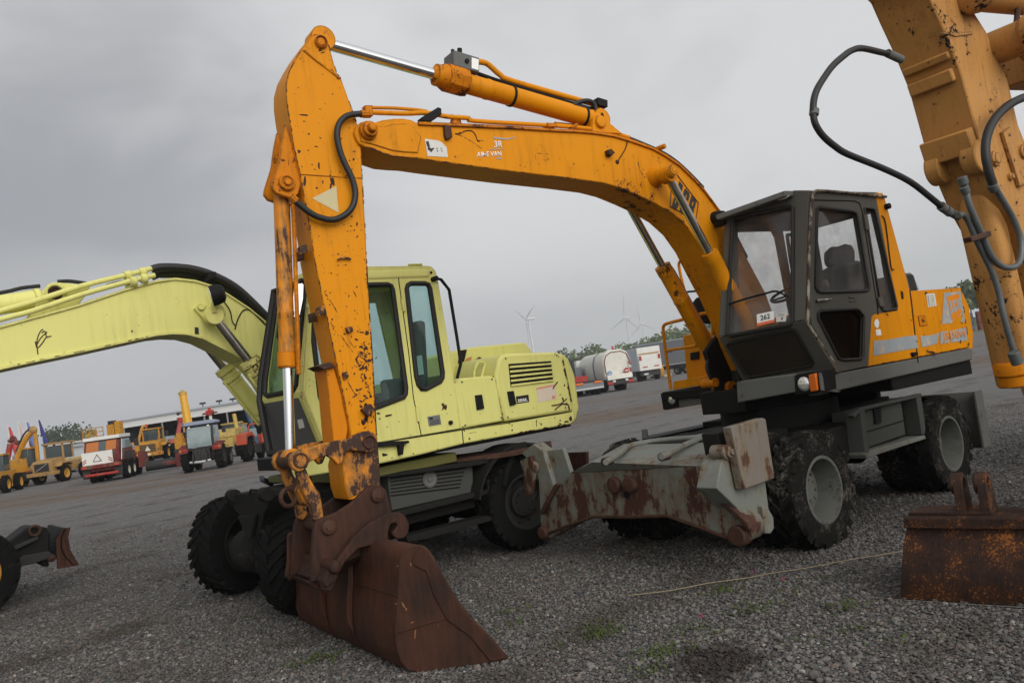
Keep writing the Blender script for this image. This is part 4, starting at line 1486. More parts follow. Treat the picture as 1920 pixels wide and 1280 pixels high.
def chips(o, pl, pts, mat, seed=0, lift=.0012):
    rg = random.Random(seed); out = []
    for it in pts:
        x, y, r = it[:3]
        asp = it[3] if len(it) > 3 else rg.uniform(.5, 1.6); ang = it[4] if len(it) > 4 else rg.random()*3.14
        n = rg.randint(6, 9); pg = []
        for i in range(n):
            a = 6.283*i/n; rr = r*rg.uniform(.55, 1.25)
            dx, dy = rr*math.cos(a)*asp, rr*math.sin(a)/asp
            pg.append(pl.at(x+dx*math.cos(ang)-dy*math.sin(ang), y+dx*math.sin(ang)+dy*math.cos(ang))+pl.n*lift)
        out.append(pg)
    _wear(o, out, mat)


def worn_edge(o, pl, line, w, mat, seed=0, keep=.7, lift=.0012):
    """broken strip of bare steel along an edge; w = signed width in the photograph's pixels towards the plate"""
    rg = random.Random(seed); out = []
    P = []
    for (a, b) in zip(line, line[1:]):
        L = math.hypot(b[0]-a[0], b[1]-a[1]); n = max(1, int(L/4))
        P += [(a[0]+(b[0]-a[0])*i/n, a[1]+(b[1]-a[1])*i/n) for i in range(n)]
    P.append(line[-1])
    W = [abs(rg.gauss(.8, .5))*w for _ in P]
    on = True
    for i in range(len(P)-1):
        on = rg.random() < (keep+.15 if on else keep-.25)
        if not on:
            continue
        (x0, y0), (x1, y1) = P[i], P[i+1]
        L = math.hypot(x1-x0, y1-y0) or 1; nx, ny = -(y1-y0)/L, (x1-x0)/L
        out.append([pl.at(x0, y0)+pl.n*lift, pl.at(x1, y1)+pl.n*lift, pl.at(x1+nx*W[i+1], y1+ny*W[i+1])+pl.n*lift, pl.at(x0+nx*W[i], y0+ny*W[i])+pl.n*lift])
    _wear(o, out, mat)


def scratch(o, pl, lines, w, mat, seed=0, lift=.0014):
    rg = random.Random(seed); out = []
    for ln in lines:
        for (a, b) in zip(ln, ln[1:]):
            n = max(1, int(math.hypot(b[0]-a[0], b[1]-a[1])/3))
            for i in range(n):
                if rg.random() < .12:
                    continue
                x0, y0 = a[0]+(b[0]-a[0])*i/n, a[1]+(b[1]-a[1])*i/n; x1, y1 = a[0]+(b[0]-a[0])*(i+1)/n, a[1]+(b[1]-a[1])*(i+1)/n
                L = math.hypot(x1-x0, y1-y0) or 1; k1 = w*rg.uniform(.4, 1.3); nx, ny = -(y1-y0)/L*k1, (x1-x0)/L*k1
                out.append([pl.at(*q)+pl.n*lift for q in ((x0+nx, y0+ny), (x1+nx, y1+ny), (x1-nx, y1-ny), (x0-nx, y0-ny))])
    _wear(o, out, mat)


CHIP = rustmat('bare rusted steel', (.020, .009, .006), (.055, .022, .012), (.11, .04, .016), .05, 4)
rc = random.Random(3)
pts = [(569, 216, 4.5, 2.2, 0), (570, 228, 1.8), (593, 275, 2), (561, 284, 3.2, 1, 1.5), (578, 282, 1.6), (598, 311, 4, .5, 0), (590, 318, 1.5), (571, 340, 5, .5, 0), (623, 340, 6, 1.6, 1.4), (620, 349, 4, .6, .3), (585, 309, 1.5),
       (572, 420, 2), (669, 420, 3, .6, 0), (664, 432, 2), (658, 424, 1.6), (650, 330, 2), (605, 140, 1.2), (655, 240, 1.5), (600, 205, 1.4), (640, 260, 1.6)]
for i in range(170):
    t = rc.random()**.6
    y = 150+t*650
    xl = np.interp(y, [150, 274, 377, 530, 647, 784], [540, 552, 573, 600, 625, 654]); xr = np.interp(y, [150, 228, 325, 490, 681, 815], [640, 668, 678, 688, 699, 706])
    x = xl+6+(xr-xl-10)*(rc.random() if rc.random() < .5 else rc.choice([rc.random()**3, 1-rc.random()**3]))
    pts.append((x, y, abs(rc.gauss(.8, .7))+.35))
for i in range(46):
    pts.append((rc.gauss(680, 9), rc.gauss(672, 26), abs(rc.gauss(1.6, 1))+.5)); pts.append((rc.gauss(688, 10), rc.gauss(765, 24), abs(rc.gauss(1.7, 1.2))+.5))
chips(arm, KN, pts, CHIP, 1)
scratch(arm, KN, [[(612, 553), (618, 562), (626, 574), (632, 586)], [(659, 540), (664, 548), (668, 556)], [(682, 660), (674, 668), (688, 676), (678, 688), (692, 694)], [(690, 658), (683, 672), (692, 684), (684, 700)], [(671, 664), (684, 662), (690, 668)],
                  [(668, 680), (680, 694), (676, 706)], [(652, 715), (660, 730), (668, 742)], [(660, 745), (672, 738), (680, 730)], [(640, 630), (652, 648), (662, 660)], [(618, 600), (626, 616)], [(676, 706), (690, 722), (694, 740)], [(656, 640), (664, 652), (668, 648)]], .8, CHIP, 2)
near = [(688.5, 490), (691, 543), (700, 681), (707, 815)]
worn_edge(arm, KN, near, 2.2, CHIP, 3, .75); worn_edge(arm, KN, [(647, 167), (669, 228), (678, 281), (679.5, 325), (686, 435), (688.5, 490)], 1.3, CHIP, 4, .62)
worn_edge(arm, KN, [(565, 92), (553, 112), (542, 133), (536, 157), (536, 182), (540, 212), (545, 240), (550, 274), (562, 325), (571, 377), (583, 440), (588, 480), (598, 530), (607, 573), (615, 607), (623, 647), (632, 687), (641, 732), (652, 784)], -1.5, CHIP, 5, .8)
worn_edge(arm, KN, [(588, 65.3), (595, 64), (603, 66.7), (610, 71.5), (618, 87), (625, 113), (632, 137), (640, 147)], 1.4, CHIP, 6, .75)
chips(arm, KN, [(600, 95, 3.2, 1.2, 0), (605, 99, 2.6), (622, 133, 3.5, 1.6, .7), (633, 148, 2), (637, 147, 1.6), (570, 96, 2), (573, 95, 1.5)], CHIP, 7)
# boom side: lower edge bare, odd knocks
worn_edge(boom, BN, [(782, 297), (824, 303.5), (961, 322), (1064, 334), (1130, 343), (1163, 352), (1197, 366.5), (1230, 382), (1263, 402), (1290, 427)], -1.6, CHIP, 8, .55)
worn_edge(boom, BN, [(686, 276), (703, 282), (734, 293), (757, 295.5), (782, 297)], -2.0, CHIP, 9, .8)
chips(boom, BN, [(1012, 288, 2, 3, .05), (1026, 289, 1.6, 2, .05), (1076, 308, 1.8, .6, 0), (1071, 315, 1.2), (862, 249, 1.8), (975, 310, 1.3), (984, 313, 1.1), (1010, 308, 1), (1170, 300, 1.2), (1180, 318, 1), (1120, 320, 1.3), (900, 300, 1), (1206, 318, 1.1), (1240, 350, 1.4)], CHIP, 10)
scratch(boom, BN, [[(853, 251), (870, 257), (888, 268), (903, 279)], [(1196, 304), (1200, 320), (1209, 334)], [(897, 264), (906, 264)]], .6, CHIP, 11)
# lifting and bucket links
# bucket end plate: fresh orange rust where it was knocked, polished lip
FRESH = rustmat('fresh orange rust', (.13, .055, .020), (.26, .12, .045), (.38, .20, .09), .3, 6)
chips(ep if ep.type == 'MESH' else ep, EP, [(757, 1133, 3.5, 1.8, 1.1), (762, 1140, 3, 1.5, 1.2), (774, 1165, 2.6, .6, 1.2), (779, 1185, 4.5, .45, .1), (800, 1057, 3, 1.8, 1), (806, 1066, 2.2), (771, 1057, 2.4), (746, 1060, 1.6), (743, 1130, 1.5), (865, 1150, 1.6), (900, 1190, 1.5), (822, 1170, 1.2)], FRESH, 12, .013)
worn_edge(ep, EP, [(788, 1266), (820, 1268), (880, 1257), (940, 1240)], -2, FRESH, 13, .6, .006)
# engine house and cab knocks
chips(hs, SN, [(1663, 590, 2.2), (1736, 549, 2), (1707, 600, 1.5), (1745, 660, 4, 1.8, 0), (1752, 663, 3, 1.5, 0), (1738, 657, 2), (1800, 640, 2.4, .6, 0), (1803, 606, 1.4), (1718, 640, 1.5), (1815, 645, 2.2), (1716, 605, 1)], CHIP, 14, .006)
worn_edge(hs, SN, [(1803, 542), (1818, 651)], 1.6, CHIP, 15, .6)
worn_edge(hs, SN, [(1628, 687), (1700, 673), (1760, 662), (1818, 651)], -1.4, CHIP, 16, .45)
# ================================================================== pale yellow wheeled excavator behind
Y = Frame((-0.843, 9.970), 51.0)
Z = thing('wheeled_excavator', 'pale lime yellow wheeled excavator with green tinted cab glass, behind the orange dipper arm', 'excavator', Y.at(-1.2, 0, 0))
STEER = (Y.N*math.cos(R(27))+Y.B*math.sin(R(27))).normalized()
for i, (u, n, o) in enumerate(((0, 1.06, 1), (0, -1.06, -1), (-2.48, 1.02, 1), (-2.50, -.78, -1))):
    wheel(Y, u, n, Z, ax=(STEER if u < -1 else None), out=o, seed=30+i, mt='tyreblk', mr='rimdark', r=.515, w=.33, dish=.12, z=.52, hubr=.16, lugs=28, deep=.018)
YN = Y.pn(1.2)
mb = MB()
mb.box(Y, -2.55, .55, -.36, .36, .55, 1.0)
mb.box(Y, -2.1, -.45, -.95, .95, .55, 1.04)
for u in (0, -2.57):
    mb.cyl(Y.at(u, -.98, .52), Y.at(u, .98, .52), .11)
    mb.prof(Y.at(u, -.22, .52), Y.at(u, .22, .52), [(0, .12), (.1, .22), (.34, .22), (.44, .12)], 20)
build('chassis', mb, MAT['undergrey'], Z, .012)
mb = MB()
mb.cyl(Y.at(-1.25, 0, 1.0), Y.at(-1.25, 0, 1.16), .72, seg=40); mb.cyl(Y.at(-1.25, 0, 1.14), Y.at(-1.25, 0, 1.26), .66, seg=40)
build('slewing_ring', mb, MAT['black'], Z, .008)
mb = MB(); mb.box(Y, -1.95, -.72, .2, 1.05, 1.08, 1.18); mb.box(Y, -1.95, -.72, -1.0, .2, 1.08, 1.15)
build('ring_cover', mb, plain('dull olive paint', (.10, .096, .02), .6), Z, .01)
LK = Y.pn(1.08)
mb = MB()
mb.slab(LK.tr([(726, 889), (886, 868), (888, 922), (735, 957)]), -Y.N*.4)
lk = build('tool_locker', mb, MAT['chgrey'], Z, .010)
mb = MB()
for i in range(6):
    y = 893+i*6.5
    mb.slab(LK.tr([(732, y+2), (872-i*2, y-17+i*.6), (872-i*2, y-14.5+i*.6), (732, y+4.5)], .001), Y.N*.008)
build('ridge', mb, MAT['undergrey'], lk, .003)
mb = MB()
c = LK.at(805, 898)
mb.prof(c, c+Y.N, [(0, .085), (.014, .085), (.018, .07), (.012, .06), (.012, .03), (.02, .025), (.021, .002)], 24)
build('emblem', mb, MAT['deckgrey'], lk)
FT = Y.pz(1.06)
mb = MB()
mb.slab(LK.tr([(706, 894), (760, 882), (870, 866), (928, 853), (990, 842), (990, 848), (888, 872), (729, 893)], .10), -Y.N*.35)
mb.slab(LK.tr([(735, 958), (860, 928), (924, 912), (924, 921), (860, 938), (737, 969)], .08), -Y.N*.2)
build('side_frame', mb, MAT['undergrey'], Z, .006)
mb = MB()
mb.slab(LK.tr([(752, 1004), (917, 963), (922, 972), (790, 1009), (755, 1015)], .1), -Y.N*.2)
mb.slab(LK.tr([(905, 900), (920, 897), (924, 970), (911, 972)], .08), -Y.N*.12)
build('step', mb, MAT['undergrey'], Z, .006)
# mudguard over the near back wheel
mb = MB()
ro = []
for i in range(13):
    a = R(15+i*11.5)
    ro.append((-.02-math.cos(a)*.66, .50+math.sin(a)*.66))
mb.slab([Y.at(u, 1.26, z) for u, z in ro]+[Y.at(u*.965, 1.26, .50+(z-.50)*.95) for u, z in reversed(ro)], -Y.N*.4)
build('mudguard', mb, MAT['undergrey'], Z, .004)
mb = MB()
mb.slab(LK.tr([(945, 836), (962, 829), (966, 829), (967, 838), (950, 850), (935, 880), (928, 910), (924, 910), (930, 874)], .2), -Y.N*.04)
build('guard_bracket', mb, MAT['undergrey'], Z, .004)
mb = MB()
mb.slab(Y.pz(1.1).tr([(855, 852), (1033, 826), (1034, 832), (960, 846), (856, 860)]), Vector((0, 0, -.05)))
build('far_rail', mb, MAT['pin'], Z, .004)
# blade at the back
mb = MB()
pf = [(0, .30), (.06, .36), (.0, .52), (-.03, .70), (0, .90)]
lp = []
for n in (-1.2, 1.2):
    lp.append([Y.at(.98+x, n, z) for x, z in pf]+[Y.at(1.02+x, n, z) for x, z in reversed(pf)])
mb.loft(lp)
mb.box(Y, .5, 1.0, -.5, -.35, .5, .8); mb.box(Y, .5, 1.0, .35, .5, .5, .8)
build('rear_blade', mb, MAT['rust'], Z, .006)
# front axle bracket and far step
FU = Y.pu(-2.9)
mb = MB()
mb.slab(FU.tr([(433, 930), (440, 925), (497, 922), (503, 930), (500, 955), (494, 962), (486, 1005), (470, 1000), (446, 962), (438, 955)]), Y.B*.25)
mb.slab(FU.tr([(452, 966), (486, 962), (478, 1008), (470, 1005)]), -Y.B*.04)
br = build('axle_bracket', mb, MAT['undergrey'], Z, .012)
mb = MB()
for q in ((437, 929), (498, 926)):
    c = FU.at(*q); mb.prof(c-Y.N*.06, c+Y.N, [(0, .06), (.12, .06)], 18)
mb.tube(FU.tr([(468, 926), (470, 918), (496, 919), (500, 924)]), .012, 6, 0)
build('pivot', mb, MAT['undergrey'], br, .004)
mb = MB()
c = Y.at(-2.57, -.55, .52)
mb.prof(c-Y.N*.2, c+Y.N, [(0, .085), (.12, .085), (.16, .065), (.5, .065)], 24)
build('axle_end', mb, MAT['undergrey'], br, .01)
FS = Y.pz(1.02)
mb = MB()
mb.slab(FS.tr([(486, 892), (494, 891), (497, 896), (545, 892), (600, 884), (640, 878), (640, 884), (500, 903), (488, 898)]), Vector((0, 0, -.04)))
mb.slab(Y.pn(-1.15).tr([(494, 895), (500, 898), (522, 920), (517, 921), (494, 902)]), Y.N*.05)
build('far_step', mb, MAT['black'], Z, .004)

# upper deck and body
mb = MB()
mb.box(Y, -2.0, .86, -1.15, 1.14, 1.22, 1.36)
build('deck', mb, MAT['black'], Z, .01)
mb = MB()
mb.slab(YN.tr([(560, 858), (640, 845), (710, 829), (789, 817), (862, 805), (950, 792), (1058, 775), (1074, 770), (1078, 778), (1078, 790), (1070, 795), (970, 813), (868, 832), (790, 852), (700, 872), (560, 896)]), -Y.N*.3)
sk = build('side_skirt', mb, MAT['lime'], Z, .015)
mb = MB(); mb.slab(YN.tr([(865.5, 806), (867, 806), (869.5, 832), (868, 832)], .002), Y.N*.002)
mb.slab(YN.tr([(560, 858), (710, 829), (862, 805), (950, 792), (1072, 770), (1072, 771.6), (950, 793.6), (862, 806.8), (710, 831), (560, 860)], .002), Y.N*.002)
build('panel_seam', mb, MAT['black'], sk)
mb = MB()
mb.slab(YN.tr([(692, 829), (760, 826), (762, 830), (752, 833), (750, 852), (745, 853), (743, 835), (692, 838)], .004), Y.N*.06)
mb.slab(YN.tr([(716, 849), (726, 851), (726, 853), (717, 855)], .002), Y.N*.01)
build('step_bracket', mb, MAT['black'], sk, .004)
mb = MB()
mb.slab(YN.tr([(851, 713), (860, 709), (920, 704), (927, 706), (930, 712), (944, 789), (867, 803), (862, 803)]), -Y.N*.6)
p1 = build('locker_door', mb, MAT['lime'], Z, .018)
mb = MB()
mb.slab(YN.tr([(889.5, 741), (902, 739.5), (906.5, 766), (893, 768.5)], .002), Y.N*.02)
build('latch', mb, MAT['black'], p1, .006)
mb = MB()
mb.slab(YN.tr([(929, 706), (936, 672), (944, 664), (960, 662), (1036, 659.5), (1046, 660.5), (1054, 664), (1076, 770), (947, 790)]), -Y.N*2.3)
p2 = build('engine_cover', mb, MAT['lime'], Z, .03)
mb = MB()
mb.slab(YN.tr([(1046, 660.5), (1056, 663), (1062, 680), (1079, 780), (1078, 792), (1066, 796), (1063, 772)], -.01)+[], -Y.N*2.28) if False else None
lp = []
for n in (-1.12, 1.18):
    lp.append([Y.at(.80, n, 1.26), Y.at(.93, n, 1.28), Y.at(1.0, n, 1.42), Y.at(1.0, n, 1.80), Y.at(.94, n, 2.0), Y.at(.86, n, 2.07), Y.at(.78, n, 2.07)])
mb.loft(lp)
build('counterweight', mb, MAT['lime_chip'], Z, .03)
mb = MB()
mb.slab(YN.tr([(953, 682), (1033, 676.5), (1037, 715), (957, 725)], .003), Y.N*.001)
lv = build('louvre_panel', mb, MAT['black'], p2)
mb = MB()
for i in range(5):
    a = i/5+.1
    y0 = 682+a*43; y1 = 676.5+a*38.5; x0 = 953+a*4; x1 = 1033+a*4
    mb.slab(YN.tr([(x0+1, y0), (x1, y1), (x1, y1+3.6), (x0+1, y0+4.0)], .004), Y.N*.018)
build('louvre', mb, MAT['lime'], lv, .004)
mb = MB(); mb.slab(YN.tr([(950, 734), (961, 732.5), (966, 758), (955, 761)], .002), Y.N*.025)
build('latch', mb, MAT['black'], p2, .006)
mb = MB(); mb.slab(YN.tr([(967, 743), (990.5, 739.5), (992, 753), (969, 757)], .002), Y.N*.002)
bp_ = build('maker_plate', mb, MAT['blackink'], p2)
mb = MB()
for x in (971, 974, 977, 980.5, 984):
    mb.slab(YN.tr([(x, 748.2-(x-971)*.13), (x+2, 748-(x-971)*.13), (x+2.2, 751.5-(x-971)*.13), (x+.2, 751.8-(x-971)*.13)], .0045), Y.N*.001)
mb.slab(YN.tr([(970, 753.2), (989, 750.2), (989, 751.2), (970, 754.4)], .0045), Y.N*.001)
build('print', mb, MAT['white'], bp_)
mb = MB(); mb.slab(YN.tr([(1005, 726), (1040, 719), (1045, 747), (1009, 754)], .002), Y.N*.002)
nt = build('warning_notice', mb, plain('faded notice', (.62, .52, .42), .6, 0, .06), p2)
mb = MB()
mb.slab(YN.tr([(1006, 727), (1039, 720.5), (1039.6, 723), (1006.5, 730)], .0045), Y.N*.001)
mb.slab(YN.tr([(1034, 742), (1040, 741), (1041, 746), (1035, 747.5)], .0045), Y.N*.001)
build('print', mb, plain('faded red print', (.60, .24, .14), .6), nt)
mb = MB()
for pts in ([(1045, 716), (1040, 722), (1036, 729)], [(1034, 760), (1050, 757), (1062, 747)], [(1040, 768), (1054, 757), (1066, 759)]):
    mb.tube(YN.tr(pts, .006), .007, 5, 2)
build('cable', mb, MAT['pin'], p2)
mb = MB()
mb.tube(YN.tr([(917, 740), (914, 697), (920, 677), (930, 674), (934, 680), (928, 704)], -.25), .016, 8, 4)
build('grab_rail', mb, MAT['lime'], Z)
mb = MB()
YH = Y.pn(.35)
mb.slab(YH.tr([(838, 712), (843, 663), (858, 656), (896, 649.5), (983, 641.5), (987, 643), (1002, 665), (1003, 700), (930, 712)]), -Y.N*1.2)
hd = build('hood', mb, MAT['lime'], Z, .02)
mb = MB(); mb.slab(YH.tr([(861, 657), (874, 655), (868, 681), (858, 682)], .003), Y.N*.02)
mb.slab(YH.tr([(888, 676), (898, 669), (905, 675), (898, 677)], .003), Y.N*.02)
mb.slab(Y.pn(.9).tr([(1004, 663), (1013, 661), (1016, 663), (1006, 665)]), -Y.N*.1)
build('hood_latch', mb, MAT['black'], hd, .005)
mb = MB(); mb.slab(YH.tr([(874, 672), (884, 668), (883, 676), (871, 679)], .003), Y.N*.003)
build('warning_sticker', mb, plain('orange brown sticker', (.45, .20, .06), .6, 0, .3, 30), hd)
mb = MB()
mb.tube(YN.tr([(812, 524), (821, 526), (836, 545), (850, 630), (858, 682), (851, 710)], .06), .017, 8, 0)
mb.cyl(YN.at(811, 524)-Y.N*.03, YN.at(811, 524)+Y.N*.08, .026, seg=10)
build('grab_bar', mb, MAT['black'], Z)

# cab
cab2 = MB()
YF = plane3(Y.at(*Y.un(YN.at(577, 571))), YN.at(563, 735), Y.at(Y.un(YN.at(563, 735))[0]-.12, .30, 1.98))
out_ = YN.tr([(588, 503), (692, 499.5), (800, 498), (809, 499.5), (817, 508), (822, 530), (851, 705), (862, 803), (710, 829), (606, 847), (563, 735), (576, 571)])
w1 = YN.tr([(762, 541), (764, 535), (770, 531.6), (796, 531.6), (803, 534), (806, 541), (829.6, 698), (829, 708), (825, 715), (798, 729), (790, 729), (784, 721), (780, 706)])
w2 = YN.tr([(590, 540), (650, 535), (727, 533.5), (733, 536), (736, 543), (761, 728), (760, 738), (757, 744), (712, 761), (640, 785), (622, 788), (612, 778), (600, 742), (588, 640)])
cab2.slab(out_, -Y.N*.05, (w1, w2))
fo = YF.tr([(588, 503), (576, 571), (563, 735), (487, 752), (489, 712), (513, 545), (560, 515)])
wf = YF.tr([(574, 545), (569, 585), (557, 722), (552, 732), (503, 742), (497, 738), (498, 712), (520, 552), (526, 546), (566, 526)])
cab2.slab(fo, Y.B*.05, (wf,))
YL = plane3(YN.at(563, 735), YN.at(606, 847), YF.at(487, 752))
flo = YL.tr([(563, 735), (606, 847), (516, 862), (487, 752)])
cab2.slab(flo, Y.B*.04)
fr2 = [(-2.02, 3.08), (-.86, 3.08), (-.58, 1.36), (-1.95, 1.36), (-2.30, 2.0)]
fh2 = [(-1.92, 2.9), (-1.5, 2.9), (-1.35, 2.0), (-2.1, 2.0)]
fh3 = [(-1.36, 2.9), (-1.0, 2.9), (-.9, 2.0), (-1.22, 2.0)]
cab2.slab([Y.at(u, .28, z) for u, z in fr2], Y.N*.04, ([Y.at(u, .28, z) for u, z in fh2], [Y.at(u, .28, z) for u, z in fh3]))
cab2.slab([Y.at(-.86, .33, 3.06), Y.at(-.86, 1.14, 3.06), Y.at(-.60, 1.14, 1.4), Y.at(-.60, .33, 1.4)], -Y.B*.03,
          ([Y.at(-.84, .42, 2.92), Y.at(-.84, 1.06, 2.92), Y.at(-.70, 1.06, 2.05), Y.at(-.70, .42, 2.05)],)) if False else cab2.slab(
    [Y.at(-.86, .33, 3.06), Y.at(-.86, .44, 3.06), Y.at(-.60, .44, 1.4), Y.at(-.60, .33, 1.4)], -Y.B*.03)
cab2.slab([Y.at(-.72, .33, 2.0), Y.at(-.72, 1.14, 2.0), Y.at(-.60, 1.14, 1.4), Y.at(-.60, .33, 1.4)], -Y.B*.03)
co2 = build('cab', cab2, MAT['lime'], Z, .012)
mb = MB()
lp = []
for zz, ins in ((3.0, -.005), (3.08, -.005), (3.125, .02), (3.15, .10)):
    lp.append([Y.at(-2.03+ins, .29+ins, zz), Y.at(-.845-ins, .29+ins, zz), Y.at(-.845-ins, 1.205-ins, zz), Y.at(-2.05+ins, 1.205-ins, zz)])
mb.loft(lp)
build('cab_roof', mb, MAT['lime'], co2, .03)
mb = MB(); mb.slab(Y.pz(3.165).tr([(765, 497), (792, 496), (792, 498.5), (765, 499)]), Vector((0, 0, .015)))
build('roof_hatch', mb, MAT['lime'], co2, .004)
for pl, lpq, nm in ((YN, w1, 'rear_side_window'), (YN, w2, 'door_window'), (YF, wf, 'windscreen')):
    pn_ = pane(pl, lpq, co2, 'glassgreen', nm); seal(pl, lpq, .026, pn_)
mb = MB()
mb.slab([p+YL.n*.006 for p in YL.tr([(560, 745), (598, 838), (584, 846), (520, 855), (511, 848), (491, 760), (494, 756)])], YL.n*.004)
fp = build('front_panel', mb, plain('grey front panel', (.085, .085, .088), .55), co2)
mb = MB(); mb.slab([p+YL.n*.011 for p in YL.tr([(559, 786), (569, 784), (573, 800), (563, 803)])], YL.n*.001)
build('sticker', mb, MAT['whitegrime'], fp)
mb = MB()
mb.tube([p+YF.n*.01 for p in YF.tr([(574, 530), (516, 546), (491, 712), (489, 752), (508, 850), (590, 846)])], .034, 8, 0)
build('front_frame', mb, MAT['seal'], co2)
mb = MB()
mb.tube(YN.tr([(746, 510), (748, 530), (766, 660), (775, 745), (790, 817)], .002), .005, 6, 0)
mb.tube(YN.tr([(692, 520), (746, 519.5)], .002), .005, 6, 0)
build('door_seam', mb, MAT['black'], co2)
mb = MB()
for a, b in (((752, 560), (757, 584)), ((780, 762), (784, 790))):
    mb.cyl(YN.at(*a)+Y.N*.01, YN.at(*b)+Y.N*.01, .017, seg=10)
build('hinge', mb, MAT['lime'], co2)
mb = MB()
mb.slab(YN.tr([(722, 778), (734, 776), (734, 778), (723, 781)], .002), Y.N*.012)
mb.cyl(YN.at(843.5, 792), YN.at(843.5, 792)+Y.N*.03, .022, seg=12)
mb.cyl(YN.at(808, 511), YN.at(808, 511)+Y.N*.01, .014, seg=12)
build('door_fitting', mb, MAT['black'], co2, .003)
mb = MB(); mb.slab(YN.tr([(801, 781), (824, 777), (827, 795), (804, 799)], .002), Y.N*.003)
pl_ = build('data_plate', mb, plain('dull metal plate', (.20, .21, .22), .4, .5), co2)
mb = MB(); mb.slab(YN.tr([(804, 783), (811, 782), (811, 786), (805, 787)], .0055), Y.N*.001)
for i in range(3):
    mb.slab(YN.tr([(806, 789+i*3), (823, 786+i*3), (823, 787+i*3), (806, 790+i*3)], .0055), Y.N*.001)
build('print', mb, MAT['blackink'], pl_)
mb = MB()
mb.slab(YN.tr([(827, 757), (831, 755), (834, 760), (836, 757), (838, 762), (836, 769), (833, 766), (828, 769), (830, 763)], .002), Y.N*.002)
build('peeled_sticker', mb, MAT['pin'], co2)
mb = MB()
mb.tube(YN.tr([(573, 578), (565, 690), (563, 735), (570, 760), (604, 842)], .03), .016, 8, 2)
build('rain_rail', mb, MAT['lime_chip'], co2)
mb = MB()
mb.slab(YN.tr([(779, 668), (797, 664), (801, 700), (783, 704)], -.06), -Y.N*.003)
build('window_sticker', mb, MAT['whitegrime'], co2)
mb = MB()
mb.box(Y, -1.5, -.95, .52, 1.0, 1.75, 1.9); mb.slab([Y.at(-1.02, .55, 1.9), Y.at(-1.02, 1.0, 1.9), Y.at(-.92, .95, 2.6), Y.at(-.92, .6, 2.6)], Y.B*.12)
mb.box(Y, -1.5, -1.0, 1.0, 1.09, 1.75, 2.02)
build('seat', mb, MAT['seat'], co2, .04)
mb = MB(); mb.box(Y, -2.1, -.7, .34, 1.12, 1.36, 1.42); mb.box(Y, -2.15, -1.85, .4, 1.1, 1.42, 1.85)
build('console', mb, MAT['black'], co2, .02)
# mirror
mb = MB()
MP = Plane(YN.at(566, 590)+Y.N*.16, (Vector((0, -1, .12))+Vector((.15, 0, 0))))
mm = MP.tr([(551, 532), (567, 529), (571, 533), (570, 560), (563, 592), (558, 596), (546, 596)])
mb.slab(mm, -MP.n*.05)
mi = build('wing_mirror', mb, MAT['black'], Z, .008)
mb = MB(); mb.slab([p+MP.n*.002 for p in MP.tr([(552, 534), (566, 531), (569, 534), (568, 560), (562, 590), (557, 594), (547.5, 594)])], MP.n*.002)
build('mirror_glass', mb, MAT['mirror'], mi)
mb = MB(); mb.tube([YN.at(590, 506), MP.at(575, 520), MP.at(562, 530)], .014, 8, 3); build('mirror_arm', mb, MAT['black'], mi)

# boom running off to the left
YB = Y.pn(.2)
bo = [(-400, 738), (-170, 662), (0, 613), (58, 597), (146, 573), (233, 544), (292, 528), (327, 523), (365, 527), (402, 538), (432, 556), (467, 579), (502, 608), (525, 640), (540, 700), (510, 740),
      (495, 715), (475, 690), (455, 674), (437.5, 664), (408, 649), (379, 634.6), (350, 627), (321, 626), (292, 629), (219, 645), (146, 661), (73, 676), (0, 692), (-170, 732), (-400, 800)]
mb = MB(); mb.slab(YB.tr(bo), -Y.N*.36)
b2 = build('boom', mb, MAT['lime'], Z, .010)
mb = MB()
top = YB.tr([(-400, 738), (-170, 662), (0, 613), (58, 597), (146, 573), (233, 544), (292, 528), (327, 523), (365, 527), (402, 538), (432, 556), (467, 579), (502, 608)])
bot = YB.tr([(-400, 799), (-170, 731), (0, 691), (73, 675), (146, 660), (219, 644), (292, 628), (321, 625), (350, 626), (379, 633.6), (408, 648), (437.5, 663), (455, 673)])
for ln, h in ((top, .01), (bot, .01)):
    lp = [[p-Y.N*.38-Vector((0, 0, h)), p+Y.N*.02-Vector((0, 0, h)), p+Y.N*.02+Vector((0, 0, h)), p-Y.N*.38+Vector((0, 0, h))] for p in ln]
    mb.loft(lp)
build('flange', mb, MAT['lime'], b2)
c = YB.at(398, 588)
mb = MB()
mb.prof(c-Y.N*.5, c+Y.N, [(0, .08), (.02, .09), (.48, .11), (.50, .09), (.62, .09), (.64, .075), (.64, .05), (.66, .05), (.661, .01)], 26)
mb.slab(YB.tr([(362, 580), (372, 570), (385, 575), (390, 600), (380, 600)], .0), Y.N*.05)
mb.cyl(YB.at(373, 578), YB.at(373, 578)+Y.N*.08, .03, seg=14)
build('boss', mb, MAT['lime'], b2, .004)
rods = []
for q in (.36, -.33):
    a_ = Y.pn(.36).at(400, 592); g_ = Y.pn(.36).at(466, 676); 
    ua, _, za = Y.un(a_); ug, _, zg = Y.un(g_)
    A_ = Y.at(ua, q, za); G_ = Y.at(ug, q, zg); B_ = A_+(G_-A_)*2.15
    o = ram('boom_cylinder', A_, B_, 1/2.15, .088, .045, Z, 'lime', 'darkrod', axn=Y.N, eye_a=.09)
    d_ = (B_-A_).normalized()
    m = MB(); m.prof(G_-d_*.01, B_, [(0, .105), (.06, .11), (.07, .095), (.12, .095), (.13, .11), (.16, .11)], 12)
    build('gland', m, MAT['lime_chip'], o, .004)
    m = MB(); sd = (Vector((0, 0, -1))+Y.N*.3-Y.B*.6).normalized()*.12
    m.tube([G_+d_*.05+sd*.9, G_+d_*.12+sd, G_+d_*.6+sd, B_+sd*.9], .016, 8, 3)
    build('feed_pipe', m, MAT['lime'], o)
